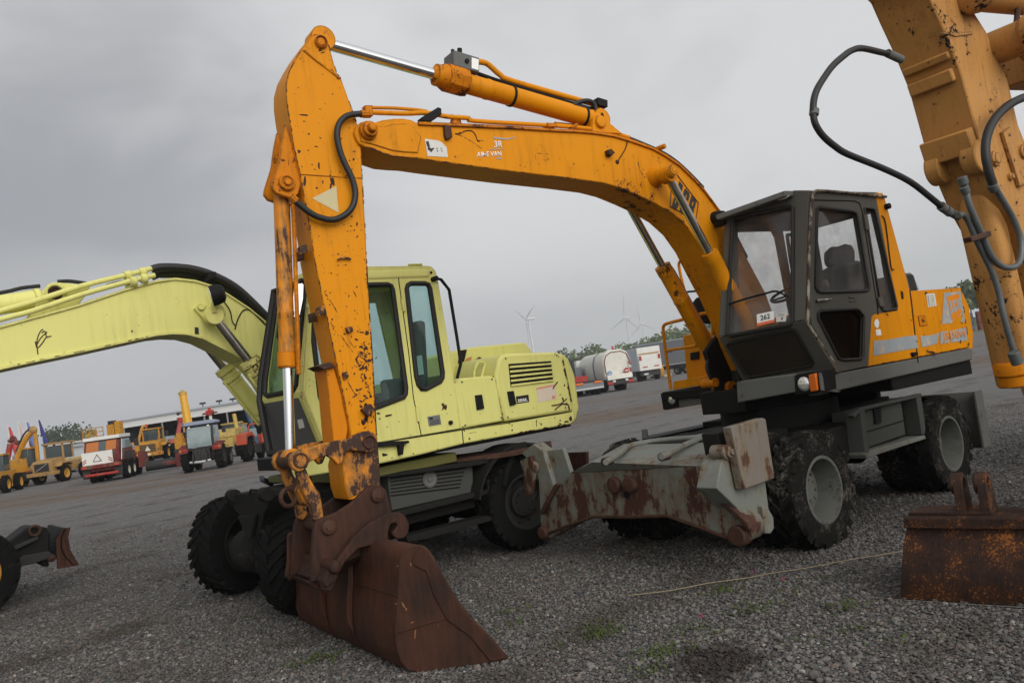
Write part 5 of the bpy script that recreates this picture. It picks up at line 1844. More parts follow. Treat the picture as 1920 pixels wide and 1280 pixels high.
# work lamp
mb = MB()
c = Y.pn(.48).at(408, 552)
a_ = (-Y.B*.85+Vector((0, 0, -.15))-Y.N*.30).normalized()
mb.prof(c-a_*.07, c+a_, [(0, .05), (.02, .085), (.09, .10), (.13, .10), (.131, .09)], 24)
wl = build('work_lamp', mb, MAT['black'], b2)
mb = MB(); mb.prof(c+a_*.055, c+a_, [(0, .09), (.012, .085), (.02, .04), (.021, .005)], 24); build('lamp_lens', mb, MAT['lens'], wl)
mb = MB(); mb.tube([Y.pn(.42).at(402, 584), Y.pn(.46).at(400, 570), Y.pn(.48).at(404, 560)], .022, 8, 3); build('lamp_arm', mb, MAT['lime'], wl)
mb = MB()
for pts in ([(418, 563), (431, 583), (435, 602), (440, 610)], [(500, 612), (470, 583), (455, 583), (445, 600), (440, 618)]):
    mb.tube(YB.tr(pts, .008), .006, 6, 5)
build('lamp_wire', mb, MAT['black'], b2)
mb = MB(); mb.slab(YB.tr([(365, 613), (372, 614), (373, 627), (365, 626)], .002), Y.N*.002)
sk_ = build('sticker', mb, MAT['blackink'], b2)
mb = MB(); mb.ring(YB.at(369, 617), Y.N, .012, .004, 14, 5); mb.ring(YB.at(369, 622.5), Y.N, .012, .004, 14, 5); build('print', mb, MAT['white'], sk_)
mb = MB()   # scratches burnt into the paint
for pts in ([(71, 664), (69, 640), (75, 622), (81, 617)], [(66, 640), (70, 652), (80, 642), (86, 633), (96, 630)], [(78, 624), (84, 621), (87, 632)], [(68, 648), (76, 634), (88, 622)]):
    mb.tube(YB.tr(pts, .002), .005, 5, 4)
build('scratch', mb, MAT['pin'], b2)
# arm cylinder on top of the boom, lug, pipes and hoses
YC = Y.pn(.02)
mb = MB()
for n in (.12, -.08):
    mb.slab([Y.at(u, n, z) for u, z in Y.uz(.12, [(52, 598), (66, 575), (78, 552), (90, 533), (100, 529), (118, 530), (170, 535), (160, 555), (146, 573)])], -Y.N*.05)
lg = build('cylinder_lug', mb, MAT['lime'], b2, .008)
c = Y.pn(.13).at(104, 549)
mb = MB(); mb.prof(c-Y.N*.3, c+Y.N, [(0, .06), (.30, .06), (.305, .05), (.306, .045), (.29, .04), (.29, .01)], 24); build('lug_pin', mb, MAT['pin'], lg, .003)
mb = MB(); mb.ring(c+Y.N*.005, Y.N, .075, .014, 22, 6); build('lug_collar', mb, MAT['lime'], lg)
mb = MB(); mb.cyl(YC.at(-300, 619), YC.at(74, 560), .085, seg=24); mb.prof(YC.at(80, 559), YC.at(74, 560), [(0, .07), (.02, .095), (.06, .095)], 20)
build('arm_cylinder', mb, MAT['lime'], Z, .004)
mb = MB()
mb.tube(Y.pn(.12).tr([(-160, 632), (0, 585), (60, 568), (150, 539), (240, 517), (285, 505)], .08), .024, 10, 3)
mb.tube(Y.pn(.16).tr([(-160, 648), (0, 601), (60, 585), (150, 555), (240, 530), (286, 519)], .08), .024, 10, 3)
build('service_pipe', mb, MAT['lime'], b2)
mb = MB()
for q in ((240, 516), (268, 510)):
    c = Y.pn(.20).at(*q); mb.prof(c-Y.B*.03+Vector((0, 0, -.005)), c+Y.B*.03+Vector((0, 0, .01)), [(0, .04), (.06, .04)], 12)
for q in ((250, 528), (270, 522)):
    c = Y.pn(.24).at(*q); mb.prof(c-Y.B*.03, c+Y.B*.03, [(0, .045), (.06, .045)], 12)
mb.slab(Y.pn(.22).tr([(236, 514), (243, 512), (248, 536), (240, 540)]), -Y.N*.1)
build('pipe_union', mb, MAT['lime'], b2, .004)
mb = MB()
mb.tube(Y.pn(.20).tr([(285, 505), (300, 501), (330, 501), (365, 505), (400, 516), (440, 537), (475, 568), (510, 605), (535, 640)]), .038, 12, 4)
mb.tube(Y.pn(.10).tr([(285, 519), (305, 512), (340, 511), (375, 517), (405, 525), (440, 549), (475, 582), (505, 612), (530, 645)]), .036, 12, 4)
mb.tube(Y.pn(-.02).tr([(300, 515), (340, 516), (400, 530), (450, 562), (500, 612)]), .034, 12, 4)
build('service_hose', mb, MAT['rubber'], b2)
mb = MB(); mb.slab(Y.pn(.26).tr([(390, 510), (406, 509), (405, 520), (388, 526)]), -Y.N*.3); build('hose_clamp', mb, MAT['black'], b2, .006)
mb = MB()
mb.tube(Y.pn(.0).tr([(-160, 575), (0, 549), (40, 540), (75, 536)]), .018, 8, 3)
mb.tube(Y.pn(.0).tr([(108, 528), (130, 527), (160, 531), (172, 534)]), .018, 8, 3)
mb.tube(Y.pn(.02).tr([(200, 537), (220, 531), (245, 527)]), .022, 8, 3)
build('cylinder_hose', mb, MAT['rubber'], b2)
# rust and knocks on the pale machine: tail corner, skirt, door edges, boom edge
worn_edge(p2, YN, [(1054, 664), (1063, 706), (1076, 770)], 2.4, CHIP, 31, .72, .004)
chips(p2, YN, [(1040, 664, 1.6), (1047, 668, 1.2), (1058, 722, 2.4, .5, .2), (1055, 748, 3, 1.6, 1.2), (1062, 757, 2.6), (1066, 764, 3), (1050, 740, 1.6), (990, 707, 2, 2, 0), (1030, 706, 3.5, 1.2, 0), (1034, 711, 2.2), (1000, 765, 1), (960, 772, 1.1), (1020, 690, 1)], CHIP, 32, .004)
chips(sk, YN, [(1070, 785, 4, .8, .3), (1062, 790, 3.2, 1.4, 0), (1050, 794, 2.4), (1040, 783, 1.6, .5, 0), (1006, 790, 1.2, .5, .1), (1015, 795, 1.5), (960, 797, 1.8, .6, 0), (955, 794, 1.2), (930, 812, 1.2), (870, 806, 2), (905, 824, 1.3), (820, 842, 1.3), (775, 850, 1.6), (735, 858, 1.4)], CHIP, 33)
worn_edge(sk, YN, [(970, 812.5), (1070, 794.5)], -2.2, CHIP, 34, .62)
scratch(sk, YN, [[(1005, 786), (1006, 800)], [(1012, 792), (1016, 798)], [(880, 812), (896, 809)]], .5, CHIP, 35)
chips(p1, YN, [(853, 716, 1.2), (925, 706, 1.4), (868, 800, 1.4), (943, 786, 1.6), (900, 776, .9)], CHIP, 36)
worn_edge(p1, YN, [(929, 712), (944, 789)], -1.0, CHIP, 37, .42)
chips(co2, YN, [(726, 800, 1.6), (770, 815, 1.2), (742, 700, 1), (845, 740, 1.1), (838, 775, 1), (748, 790, 1.2), (705, 815, 2), (815, 520, 1)], CHIP, 38)
worn_edge(b2, YB, [(0, 691.5), (73, 675.5), (146, 660.5), (219, 644.5), (292, 628.5)], -1.2, CHIP, 39, .4, .024)
chips(b2, YB, [(40, 610, 1), (120, 660, 1.1), (200, 590, .9), (260, 610, 1), (330, 560, .9), (20, 680, 1.3), (75, 674, 2.2, .6, .2)], CHIP, 40)
mb = MB()
for q in ((866, 716), (922, 711), (940, 783), (872, 797), (948, 672), (1044, 666), (1060, 764), (952, 782), (880, 822), (960, 806), (1050, 788)):
    c = YN.at(*q); mb.cyl(c, c+Y.N*.006, .011, seg=8)
build('panel_bolts', mb, MAT['deckgrey'], p2)
# ================================================================== big peach orange excavator at the right edge: only its arm reaches into view
RM = thing('large_excavator', 'peach orange excavator arm with flaked paint and a looping black hose', 'excavator', GROUND.at(2300, 1250))
RN = S.pn(3.0)
arm_o = [(1700, -70), (1790, -45), (1812, 0), (1850, 60), (1890, 150), (1910, 235), (1935, 300), (1985, 420), (2060, 640), (2100, 780), (2040, 790), (1985, 640), (1920, 450), (1905, 420), (1878, 370), (1850, 302), (1830, 240), (1800, 130), (1772, 60), (1745, 0), (1728, -40)]
mb = MB(); mb.slab(RN.tr(arm_o), -S.N*.40)
ra = build('arm', mb, MAT['peach'], RM, .012)
def fpt(x, y, t=0.0):        # a point on the front plate of the arm: between the near edge and the far edge
    return None
u0 = [RN.at(*q) for q in ((1745, 0), (1772, 60), (1800, 130), (1830, 240), (1850, 302), (1878, 370))]
fn = Vector((-S.B.x, -S.B.y, -.25)).normalized()
def front_bar(a, b, t0, t1, h, name):
    m = MB()
    A = RN.at(*a)-S.N*.40*t0; B2_ = RN.at(*b)-S.N*.40*t0; w_ = -S.N*.40*(t1-t0)
    d = (B2_-A)
    nn = d.cross(w_).normalized()
    if nn.dot(CO-A) < 0:
        nn = -nn
    m.hexa([A, B2_, B2_+w_, A+w_, A+nn*h, B2_+nn*h, B2_+w_+nn*h, A+w_+nn*h])
    return build(name, m, MAT['peach'], ra, .012)
front_bar((1784, 92), (1790, 106), .06, .94, .035, 'cross_bar')
front_bar((1797, 122), (1805, 146), .10, .94, .055, 'cross_bar')
front_bar((1828, 236), (1842, 280), .04, .96, .10, 'knuckle')
mb = MB()
c = RN.at(1846, 292)
mb.prof(c-S.N*.39-S.B*.02, c+S.N, [(0, .125), (.11, .125)], 26); mb.prof(c-S.N*.12-S.B*.02, c+S.N, [(0, .125), (.12, .125)], 26)
build('cylinder_lug', mb, MAT['peach'], ra, .012)
mb = MB()
mb.slab(RN.tr([(1873, 250), (1886, 240), (1910, 330), (1920, 345), (1905, 352)], .001), S.N*.03)
mb.slab(RN.tr([(1752, 62), (1820, 60), (1822, 66), (1790, 70), (1782, 67)], .001), S.N*.006)
build('wear_plate', mb, MAT['peach'], ra, .006)
mb = MB()
for q, r in (((1863, 298), .06), ((1916, 285), .055), ((1892, 332), .03)):
    c = RN.at(*q); mb.prof(c-S.N*.02, c+S.N, [(0, r), (.04, r), (.05, r*.7), (.055, r*.7), (.056, .01)], 18)
build('pin', mb, MAT['peach'], ra, .004)
# pivot and cylinder at the top
mb = MB()
c = RN.at(1872, 88)
mb.prof(c-S.N*.1, c+S.N*1, [(0, .13), (.30, .13), (.31, .15), (.45, .15)], 28)
mb.slab(RN.tr([(1860, 90), (1880, 62), (1930, 50), (1980, 70), (1980, 160), (1900, 135)], .15), -S.N*.05)
build('boom_pivot', mb, MAT['peach'], RM, .012)
mb = MB()
mb.cyl(S.pn(3.1).at(1825, -14), S.pn(3.1).at(2060, 12), .13, seg=28)
mb.prof(S.pn(3.1).at(1818, -15), S.pn(3.1).at(1825, -14), [(0, .10), (.03, .15), (.10, .15)], 20)
build('arm_cylinder', mb, MAT['peach'], RM, .006)
mb = MB()
mb.tube(S.pn(3.15).tr([(1908, 18), (1906, 40), (1902, 52), (1904, 62)]), .022, 8, 4)
build('cylinder_pipe', mb, MAT['pin'], RM)
# bucket cylinder down the front
K0 = S.pn(2.80).at(1822, 330); K1 = S.pn(2.80).at(1912, 722)
dk_ = (K1-K0).normalized(); g_ = (S.N-dk_*S.N.dot(dk_)).normalized(); e_ = dk_.cross(g_)
mb = MB()
lp = []
L = (K1-K0).length
for t, wn_, wd_ in ((-.02, .07, .06), (.08, .085, .07), (.22, .12, .09), (.30, .145, .11), (L-.02, .145, .11), (L, .13, .10)):
    lp.append([K0+dk_*t+g_*(wn_*math.copysign(abs(math.cos(a))**.55, math.cos(a)))+e_*(wd_*math.copysign(abs(math.sin(a))**.55, math.sin(a))) for a in [2*math.pi*i/28 for i in range(28)]])
mb.loft(lp)
bc = build('bucket_cylinder', mb, MAT['peach'], RM, .004)
mb = MB(); mb.prof(K1-dk_*.20, K1+dk_, [(0, .14), (.02, .155), (.10, .155), (.11, .14), (.19, .14), (.20, .10)], 26); build('gland', mb, MAT['orange_worn'], bc, .004)
mb = MB(); mb.cyl(K1-dk_*.05, K1+dk_*.012, .06, seg=20); build('rod', mb, MAT['chrome'], bc)
mb = MB(); mb.prof(K0-g_*.17, K0+g_, [(0, .10), (.34, .10)], 24); build('cylinder_eye', mb, MAT['peach'], bc, .008)
# grey pipes, clamp
mb = MB(); mb.tube(S.pn(3.02).tr([(1804, 338), (1810, 350), (1818, 385), (1845, 448), (1858, 478), (1872, 495), (1890, 502), (1906, 498), (1914, 482), (1914, 450), (1900, 410), (1880, 375), (1868, 355)]), .023, 12, 5)
build('hydraulic_pipe', mb, MAT['greypipe'], RM)
mb = MB(); mb.tube(S.pn(2.98).tr([(1796, 404), (1806, 403), (1816, 415), (1832, 452), (1858, 505), (1872, 545), (1884, 600), (1905, 672)]), .022, 12, 5)
build('hydraulic_pipe', mb, MAT['greypipe'], RM)
mb = MB(); mb.slab(S.pn(3.08).tr([(1820, 444), (1858, 432), (1860, 442), (1824, 453)]), -S.N*.06); build('pipe_clamp', mb, MAT['pin'], RM, .006)
mb = MB()
for a_, b_, r_ in (((1803, 332), (1808, 346), .034), ((1806, 350), (1812, 362), .030), ((1858, 345), (1866, 357), .036), ((1900, 660), (1908, 682), .040)):
    mb.cyl(S.pn(3.02).at(*a_), S.pn(3.02).at(*b_), r_, seg=10)
build('pipe_union', mb, MAT['greypipe'], RM, .004)
hp = [(1690, 112), (1676, 103), (1656, 99.5), (1617, 91), (1597, 95), (1581.6, 105.5), (1562, 123), (1546, 144.5), (1531, 170), (1525, 195), (1526, 223), (1533, 241), (1546, 258), (1565, 274), (1589, 289), (1656, 316), (1706.6, 341), (1745.6, 371), (1772, 392), (1796, 404)]
mb = MB(); mb.tube(S.pn(2.90).tr(hp), .0215, 12, 4)
hz_ = build('hose', mb, MAT['rubber'], RM)
mb = MB()
Hh = S.pn(2.90)
for a_, b_, r_ in (((1690, 112), (1664, 100), .030), ((1764, 386), (1772, 392), .034), ((1774, 393), (1782, 399), .034), ((1784, 399), (1797, 406), .030), ((1527, 205), (1526, 216), .030)):
    mb.cyl(Hh.at(*a_), Hh.at(*b_), r_, seg=10)
build('hose_fitting', mb, MAT['deckgrey'], hz_, .003)
mb = MB(); mb.tube(S.pn(3.15).tr([(1990, 170), (1940, 178), (1910, 187), (1884, 203), (1862, 228), (1850, 258), (1848, 290), (1854, 322), (1862, 346)]), .031, 12, 5)
build('hose', mb, MAT['rubber'], RM)

# ================================================================== loose bucket on the gravel
KA = GROUND.at(1690, 1124); KB = GROUND.at(1930, 1139)
ex = (KB-KA).normalized(); ey = Vector((-ex.y, ex.x, 0))
if ey.y < 0:
    ey = -ey
LB_ = thing('loose_bucket', 'rusty excavator bucket with two round lugs standing alone on the gravel', 'bucket', KA)
KF = Plane(KA, -ey)


def kat(x, y, z):
    return KA+ex*x+ey*y+Vector((0, 0, z))


pr = [(.00, .0), (-.035, .10), (-.02, .22), (.03, .36), (.06, .44), (.075, .50)]
Wd = 1.55
mb = MB()
lp = []
for x in (0.0, Wd):
    lp.append([kat(x+(.02*i if x == 0 else 0), y, z) for i, (y, z) in enumerate(pr)]+[kat(x+(.02*i if x == 0 else 0), y+.025, z) for i, (y, z) in reversed(list(enumerate(pr)))])
mb.loft(lp)
build('bucket_back', mb, MAT['rustbright'], LB_, .003)
mb = MB()
mb.slab([kat(.02, .0, .01), kat(.03, -.03, .10), kat(.06, -.01, .22), kat(.09, .06, .46), kat(.10, .30, .54), kat(.05, .75, .30), kat(.0, .85, .02)], ex*.03)
mb.slab([kat(Wd-.03, .0, .01), kat(Wd-.03, -.03, .10), kat(Wd-.03, -.01, .22), kat(Wd-.03, .06, .46), kat(Wd-.03, .30, .54), kat(Wd-.03, .75, .30), kat(Wd-.03, .85, .02)], ex*.03)
build('end_plate', mb, MAT['rustbright'], LB_, .004)
mb = MB()
lp = []
for x in (.085, Wd):
    lp.append([kat(x, .02, .475), kat(x, .02, .54), kat(x+.03, .04, .555), kat(x+.06, .28, .56), kat(x+.06, .30, .48)])
mb.loft(lp)
bm_ = build('top_beam', mb, MAT['rustbright'], LB_, .006)
mb = MB(); mb.slab([kat(.12, .05, .556), kat(.62, .05, .556), kat(.62, .25, .563), kat(.15, .25, .563)], Vector((0, 0, .02))); build('pad_plate', mb, MAT['rustbright'], bm_, .004)
for x in (.415, .555, .86):
    mb = MB()
    cx = .035
    o_ = [(.05, .55), (.06, .72), (.09, .79), (.14, .82), (.19, .79), (.22, .72), (.26, .56)]
    hh = [(.14+.04*math.cos(a), .745+.04*math.sin(a)) for a in [2*math.pi*i/16 for i in range(16)]]
    mb.slab([kat(x, y, z) for y, z in o_], ex*.055, ([kat(x, y, z) for y, z in hh],))
    lg = build('lug', mb, MAT['rustbright'], LB_, .004)
    mb = MB(); mb.ring(kat(x-.01, .14, .745), ex, .055, .016, 20, 8); build('boss', mb, MAT['rust'], lg)
mb = MB(); mb.hexa([kat(-.05, -.03, .002), kat(Wd, -.03, .002), kat(Wd, .12, .002), kat(-.03, .12, .002), kat(-.05, -.03, .012), kat(Wd, -.03, .012), kat(Wd, .12, .03), kat(-.03, .12, .03)])
build('cutting_edge', mb, MAT['darkrod'], LB_, .002)

# ================================================================== small machine cut by the left edge: wheel and blade
LF = Frame((-6.45, 9.75), 51.0)
LM = thing('compact_machine', 'black compact machine with yellow wheel rim and small rusty dozer blade', 'machine', LF.O)
wheel(LF, -.17, 0.0, LM, r=.50, w=.30, z=.50, mt='tyreblk', mr='rimyel', dish=.06, seed=77, lugs=26, deep=.016)
LP = LF.pn(-.45)
mb = MB()
mb.slab(LP.tr([(-60, 1040), (20, 1012), (48, 990), (58, 986), (88, 988), (94, 1000), (92, 1062), (80, 1062), (70, 1040), (30, 1070), (0, 1080), (-60, 1100)], 0), -LF.N*.5)
build('blade_arm', mb, MAT['black'], LM, .02)
mb = MB()
mb.slab(LP.tr([(-40, 1050), (0, 1034), (70, 1003), (72, 1010), (0, 1044), (-40, 1060)], .06), -LF.N*.08)
mb.slab(LP.tr([(40, 1040), (90, 1032), (100, 1042), (60, 1056), (20, 1062)], .08), -LF.N*.08)
build('link', mb, MAT['rubber'], LM, .01)
mb = MB()
c = LP.at(95, 1045); mb.prof(c-LF.N*.05, c+LF.N, [(0, .05), (.12, .05), (.13, .03), (.14, .005)], 16)
c = LP.at(64, 994); mb.ring(c+LF.N*.05, LF.N, .06, .02, 16, 8)
build('link_pin', mb, MAT['pin'], LM, .003)
mb = MB()
bz = LF.un(LP.at(118, 1063)); ub = bz[0]; z0 = bz[2]; z1 = LF.un(LP.at(118, 990))[2]
hh = z1-z0
pf = [(.10, 0), (.02, .25), (-.02, .5), (0, .78), (.05, 1.0)]
lp = []
for n in (-1.5, -.40):
    lp.append([LF.at(ub+x, n, z0+hh*t) for x, t in pf]+[LF.at(ub+.03+x, n, z0+hh*t) for x, t in reversed(pf)])
mb.loft(lp)
bl = build('dozer_blade', mb, MAT['black'], LM, .003)
mb = MB(); mb.slab([LF.at(ub-.07, -.40, z0), LF.at(ub+.18, -.40, z0-.01), LF.at(ub+.10, -.40, z0+hh*.4), LF.at(ub+.09, -.40, z0+hh*.75), LF.at(ub+.13, -.40, z0+hh), LF.at(ub+.04, -.40, z0+hh*1.01), LF.at(ub-.05, -.40, z0+hh*.75)], -LF.N*.03)
build('end_plate', mb, MAT['rustred'], bl, .004)
# the rest of the machines that the frame cuts off
def uzprism(name, fr, poly, n0, n1, mat, par, bevel=.02):
    m = MB(); m.slab([fr.at(u, n1, z) for u, z in poly], fr.N*(n0-n1))
    return build(name, m, MAT[mat], par, bevel)


uzprism('boom', S, [(.30, 3.72), (.30, 4.02), (1.6, 4.32), (2.5, 4.15), (4.1, 1.9), (3.7, 1.6), (2.25, 3.55), (1.4, 3.80)], 2.60, 3.00, 'peach', RM)
bd_ = uzprism('body', S, [(2.75, 1.25), (5.5, 1.25), (5.6, 1.5), (5.55, 2.3), (2.75, 2.35)], 1.85, 3.95, 'peach', RM, .05)
cb_ = uzprism('cab', S, [(2.62, 1.4), (2.55, 2.0), (2.75, 3.1), (3.9, 3.1), (3.95, 1.4)], 3.1, 3.98, 'cabgrey', RM, .03)
uzprism('side_window', S, [(2.75, 2.0), (2.90, 2.95), (3.7, 2.95), (3.75, 2.0)], 3.97, 3.99, 'glassdark', cb_, 0)
mb = MB(); mb.box(S, 2.7, 5.5, 2.3, 3.5, .5, 1.1); mb.cyl(S.at(4.1, 2.9, 1.05), S.at(4.1, 2.9, 1.3), .6, seg=32); build('chassis', mb, MAT['undergrey'], RM, .02)
for i, (u, n, o) in enumerate(((3.1, 3.75, 1), (5.2, 3.75, 1), (3.1, 2.05, -1), (5.2, 2.05, -1))):
    wheel(S, u, n, RM, out=o, seed=60+i, mr='rimdark')
uzprism('bucket', S, [(.02, .92), (.40, .98), (.70, .62), (.62, .05), (.10, .004), (-.06, .30)], 2.55, 3.30, 'rust', RM)
# pale machine: dipper arm and bucket beyond the left edge
uzprism('dipper_arm', Y, [(-5.72, 2.95), (-5.98, 3.10), (-6.20, 2.40), (-6.15, .70), (-5.95, .64), (-5.76, 2.0)], -.14, .18, 'lime', Z)
uzprism('bucket', Y, [(-6.30, .78), (-5.80, .78), (-5.42, .30), (-5.70, .005), (-6.30, .05), (-6.52, .40)], -.60, .60, 'rust', Z)
# compact machine: second wheel, body and cab beyond the left edge
for i, (u, n, o) in enumerate(((-.22, -1.5, -1), (-2.1, 0, 1), (-2.1, -1.5, -1))):
    wheel(LF, u, n, LM, r=.50, w=.30, z=.50, out=o, mt='tyreblk', mr='rimyel', dish=.06, seed=80+i, lugs=26, deep=.016)
uzprism('chassis', LF, [(-2.6, .35), (-.05, .35), (-.05, .75), (-2.6, .85)], -1.2, -.30, 'black', LM)
uzprism('engine_cover', LF, [(-2.9, .85), (-1.9, .85), (-1.9, 1.6), (-2.8, 1.5)], -1.4, -.10, 'rimyel', LM, .05)
c3 = uzprism('cab', LF, [(-1.9, .85), (-.75, .85), (-.65, 1.4), (-.95, 2.4), (-1.8, 2.4)], -1.35, -.15, 'black', LM, .04)
uzprism('side_window', LF, [(-1.75, 1.4), (-.80, 1.4), (-1.0, 2.28), (-1.7, 2.28)], -.155, -.14, 'glassdark', c3, 0)
# ================================================================== ground
def gravelmat(name, stones=False):
    k = NT(name)
    P = k.tc.outputs['Object']
    sx = k.node('ShaderNodeSeparateXYZ'); k.link(P, sx.inputs[0])
    x, y = sx.outputs[0], sx.outputs[1]
    big = k.noise(.16, 4, .6); mid = k.noise(1.3, 5, .62)
    if stones:
        g = k.node('ShaderNodeNewGeometry')
        rnd = g.outputs['Random Per Island']
        wn_ = k.node('ShaderNodeTexWhiteNoise', noise_dimensions='1D'); k.link(rnd, wn_.inputs['W'])
        r2 = k.node('ShaderNodeSeparateColor'); k.link(wn_.outputs['Color'], r2.inputs[0])
        c = k.mix(k.math('POWER', r2.outputs[0], 1.2), (.056, .054, .052), (.180, .173, .166))
        c = k.mix(k.step(r2.outputs[1], .78, .95, 0, .55), c, (.19, .135, .11))
        c = k.mix(k.step(r2.outputs[2], .985, .995), c, (.33, .31, .285))
        c = k.mix(k.step(r2.outputs[2], .25, .0, 0, .6), c, (.05, .052, .055))
        sp = k.noise(130, 3)
        c = k.mix(k.step(sp, .45, .7, 0, .3), c, (.06, .06, .06))
        nm = k.bump(k.noise(60, 3), .3, .003)
    else:
        v1 = k.node('ShaderNodeTexVoronoi'); k.link(P, v1.inputs['Vector']); v1.inputs['Scale'].default_value = 46
        v2 = k.node('ShaderNodeTexVoronoi'); k.link(P, v2.inputs['Vector']); v2.inputs['Scale'].default_value = 11
        s1 = k.node('ShaderNodeSeparateColor'); k.link(v1.outputs['Color'], s1.inputs[0])
        s2 = k.node('ShaderNodeSeparateColor'); k.link(v2.outputs['Color'], s2.inputs[0])
        c = k.mix(s1.outputs[0], (.048, .047, .046), (.170, .164, .158))
        c = k.mix(k.step(s1.outputs[1], .80, .95, 0, .5), c, (.20, .155, .13))
        c = k.mix(k.step(s1.outputs[2], .965, .98), c, (.46, .44, .41))
        c = k.mix(k.step(v1.outputs['Distance'], .45, .9, 0, .55), c, (.035, .034, .033))
        c = k.mix(k.step(s2.outputs[0], .2, .8, 0, .22), c, (.09, .088, .086))
        far_ = k.step(y, 9, 26)
        nn = k.noise(5.5, 7, .75)
        c = k.mix(k.math('MULTIPLY', far_, .75), c, k.mix(k.step(nn, .35, .66), (.120, .116, .113), (.205, .199, .195)))
        h = k.math('SUBTRACT', k.math('MULTIPLY', s1.outputs[0], .35), v1.outputs['Distance'])
        nm = k.bump(h, .8, .02)
    # dirt worked up by wheels: long faint bands across the yard, soil patches near
    st = k.noise(1.0, 5, .6, vec=k.map((.05, .55, 1)))
    yy = k.math('ADD', y, k.math('MULTIPLY', k.math('SUBTRACT', big, .5), 5))
    yy = k.math('SUBTRACT', yy, k.math('MULTIPLY', x, .09))
    band = k.math('MULTIPLY', k.step(yy, 27.5, 31), k.step(yy, 40, 36))
    band2 = k.math('MULTIPLY', k.step(yy, 47, 49), k.step(yy, 58, 54))
    m = k.math('MULTIPLY', k.math('MAXIMUM', band, k.math('MULTIPLY', band2, .6)), k.step(st, .30, .52))
    c = k.mix(k.math('MULTIPLY', m, .75), c, (.135, .095, .070))
    c = k.mix(k.math('MULTIPLY', k.step(st, .56, .72), k.step(yy, 16, 22, 0, .45)), c, (.06, .056, .052))
    c = k.mix(k.step(k.math('ADD', k.math('MULTIPLY', mid, .6), k.math('MULTIPLY', big, .4)), .52, .68, 0, .55), c, (.062, .052, .044))
    rx = k.math('ADD', k.math('MULTIPLY', x, .755), k.math('MULTIPLY', y, -.656))       # across the rows of machines
    rx = k.math('ADD', rx, k.math('MULTIPLY', k.math('SUBTRACT', k.noise(.5, 4), .5), 1.6))
    rut = k.step(k.math('ABSOLUTE', k.math('SUBTRACT', k.math('MODULO', k.math('ADD', rx, 60.0), 2.3), 1.15)), .34, .12)
    c = k.mix(k.math('MULTIPLY', k.math('MULTIPLY', rut, k.step(mid, .40, .62)), .55), c, (.050, .042, .035))
    # oily stain in the foreground
    q = GROUND.at(1345, 1242)
    d = k.node('ShaderNodeVectorMath', operation='DISTANCE'); k.link(P, d.inputs[0]); d.inputs[1].default_value = q
    dd = k.math('ADD', d.outputs['Value'], k.math('MULTIPLY', k.math('SUBTRACT', k.noise(9, 4), .5), .55))
    c = k.mix(k.step(dd, .36, .20, 0, .80), c, (.022, .017, .015))
    # distant verge: strip of thin grass far off to the right
    gx = k.math('SUBTRACT', y, k.math('MULTIPLY', x, .1))
    gm = k.math('MULTIPLY', k.step(gx, 92, 100), k.step(x, 20, 40))
    c = k.mix(k.math('MULTIPLY', gm, .8), c, (.10, .115, .055))
    k.bsdf(c, .92, 0, .22, nm)
    return k.m


mb = MB()
xs = [-6000, -400, -60, -20, 0, 20, 60, 400, 6000]; ys = [-300, -20, 0, 10, 25, 60, 200, 900, 9000]
gv = [[mb.bm.verts.new((a, b, 0)) for a in xs] for b in ys]
for i in range(len(ys)-1):
    for j in range(len(xs)-1):
        mb.bm.faces.new([gv[i][j], gv[i][j+1], gv[i+1][j+1], gv[i+1][j]])
g_ = build('ground', mb, gravelmat('gravel yard'), None, 0, 0)
tag(g_, None, None, kind='structure')

# loose crushed stone over the near part of the yard, one mesh
rg = np.random.default_rng(11)
phi = (1+5**.5)/2
ico = np.array([(-1, phi, 0), (1, phi, 0), (-1, -phi, 0), (1, -phi, 0), (0, -1, phi), (0, 1, phi), (0, -1, -phi), (0, 1, -phi), (phi, 0, -1), (phi, 0, 1), (-phi, 0, -1), (-phi, 0, 1)])/math.sqrt(1+phi*phi)
icf = np.array([(0, 11, 5), (0, 5, 1), (0, 1, 7), (0, 7, 10), (0, 10, 11), (1, 5, 9), (5, 11, 4), (11, 10, 2), (10, 7, 6), (7, 1, 8), (3, 9, 4), (3, 4, 2), (3, 2, 6), (3, 6, 8), (3, 8, 9), (4, 9, 5), (2, 4, 11), (6, 2, 10), (8, 6, 7), (9, 8, 1)])


def scatter(n, y0, y1, pw):
    d = y0+(y1-y0)*rg.random(n)**pw
    x = (rg.random(n)-.5)*2*(d*.68+.6)
    return np.stack([x, d], 1)


pts = np.concatenate([scatter(135000, 3.6, 8.5, .9), scatter(80000, 8.2, 17, 1.5)])
n = len(pts)
sz = np.exp(rg.normal(math.log(.0083), .38, n)).clip(.004, .022)
sz[rg.random(n) < .010] *= 1.7
sz = sz*np.interp(pts[:, 1], [4, 9, 19], [1.0, .95, .6])
V = ico[None]*(1+.34*(rg.random((n, 12, 1))-.5))
V = V*(sz[:, None, None]*np.stack([.75+.6*rg.random(n), .75+.6*rg.random(n), .45+.35*rg.random(n)], 1)[:, None, :])
a = rg.random(n)*2*np.pi; ca, sa = np.cos(a), np.sin(a)
b_ = (rg.random(n)-.5)*1.2; cb, sb = np.cos(b_), np.sin(b_)
y_, z_ = V[..., 1]*cb[:, None]-V[..., 2]*sb[:, None], V[..., 1]*sb[:, None]+V[..., 2]*cb[:, None]
x_ = V[..., 0]*ca[:, None]-y_*sa[:, None]; y2 = V[..., 0]*sa[:, None]+y_*ca[:, None]
z_ = z_ - z_.min(1)[:, None]*.75
V = np.stack([x_+pts[:, 0:1], y2+pts[:, 1:2], z_+.0005], 2).reshape(-1, 3)
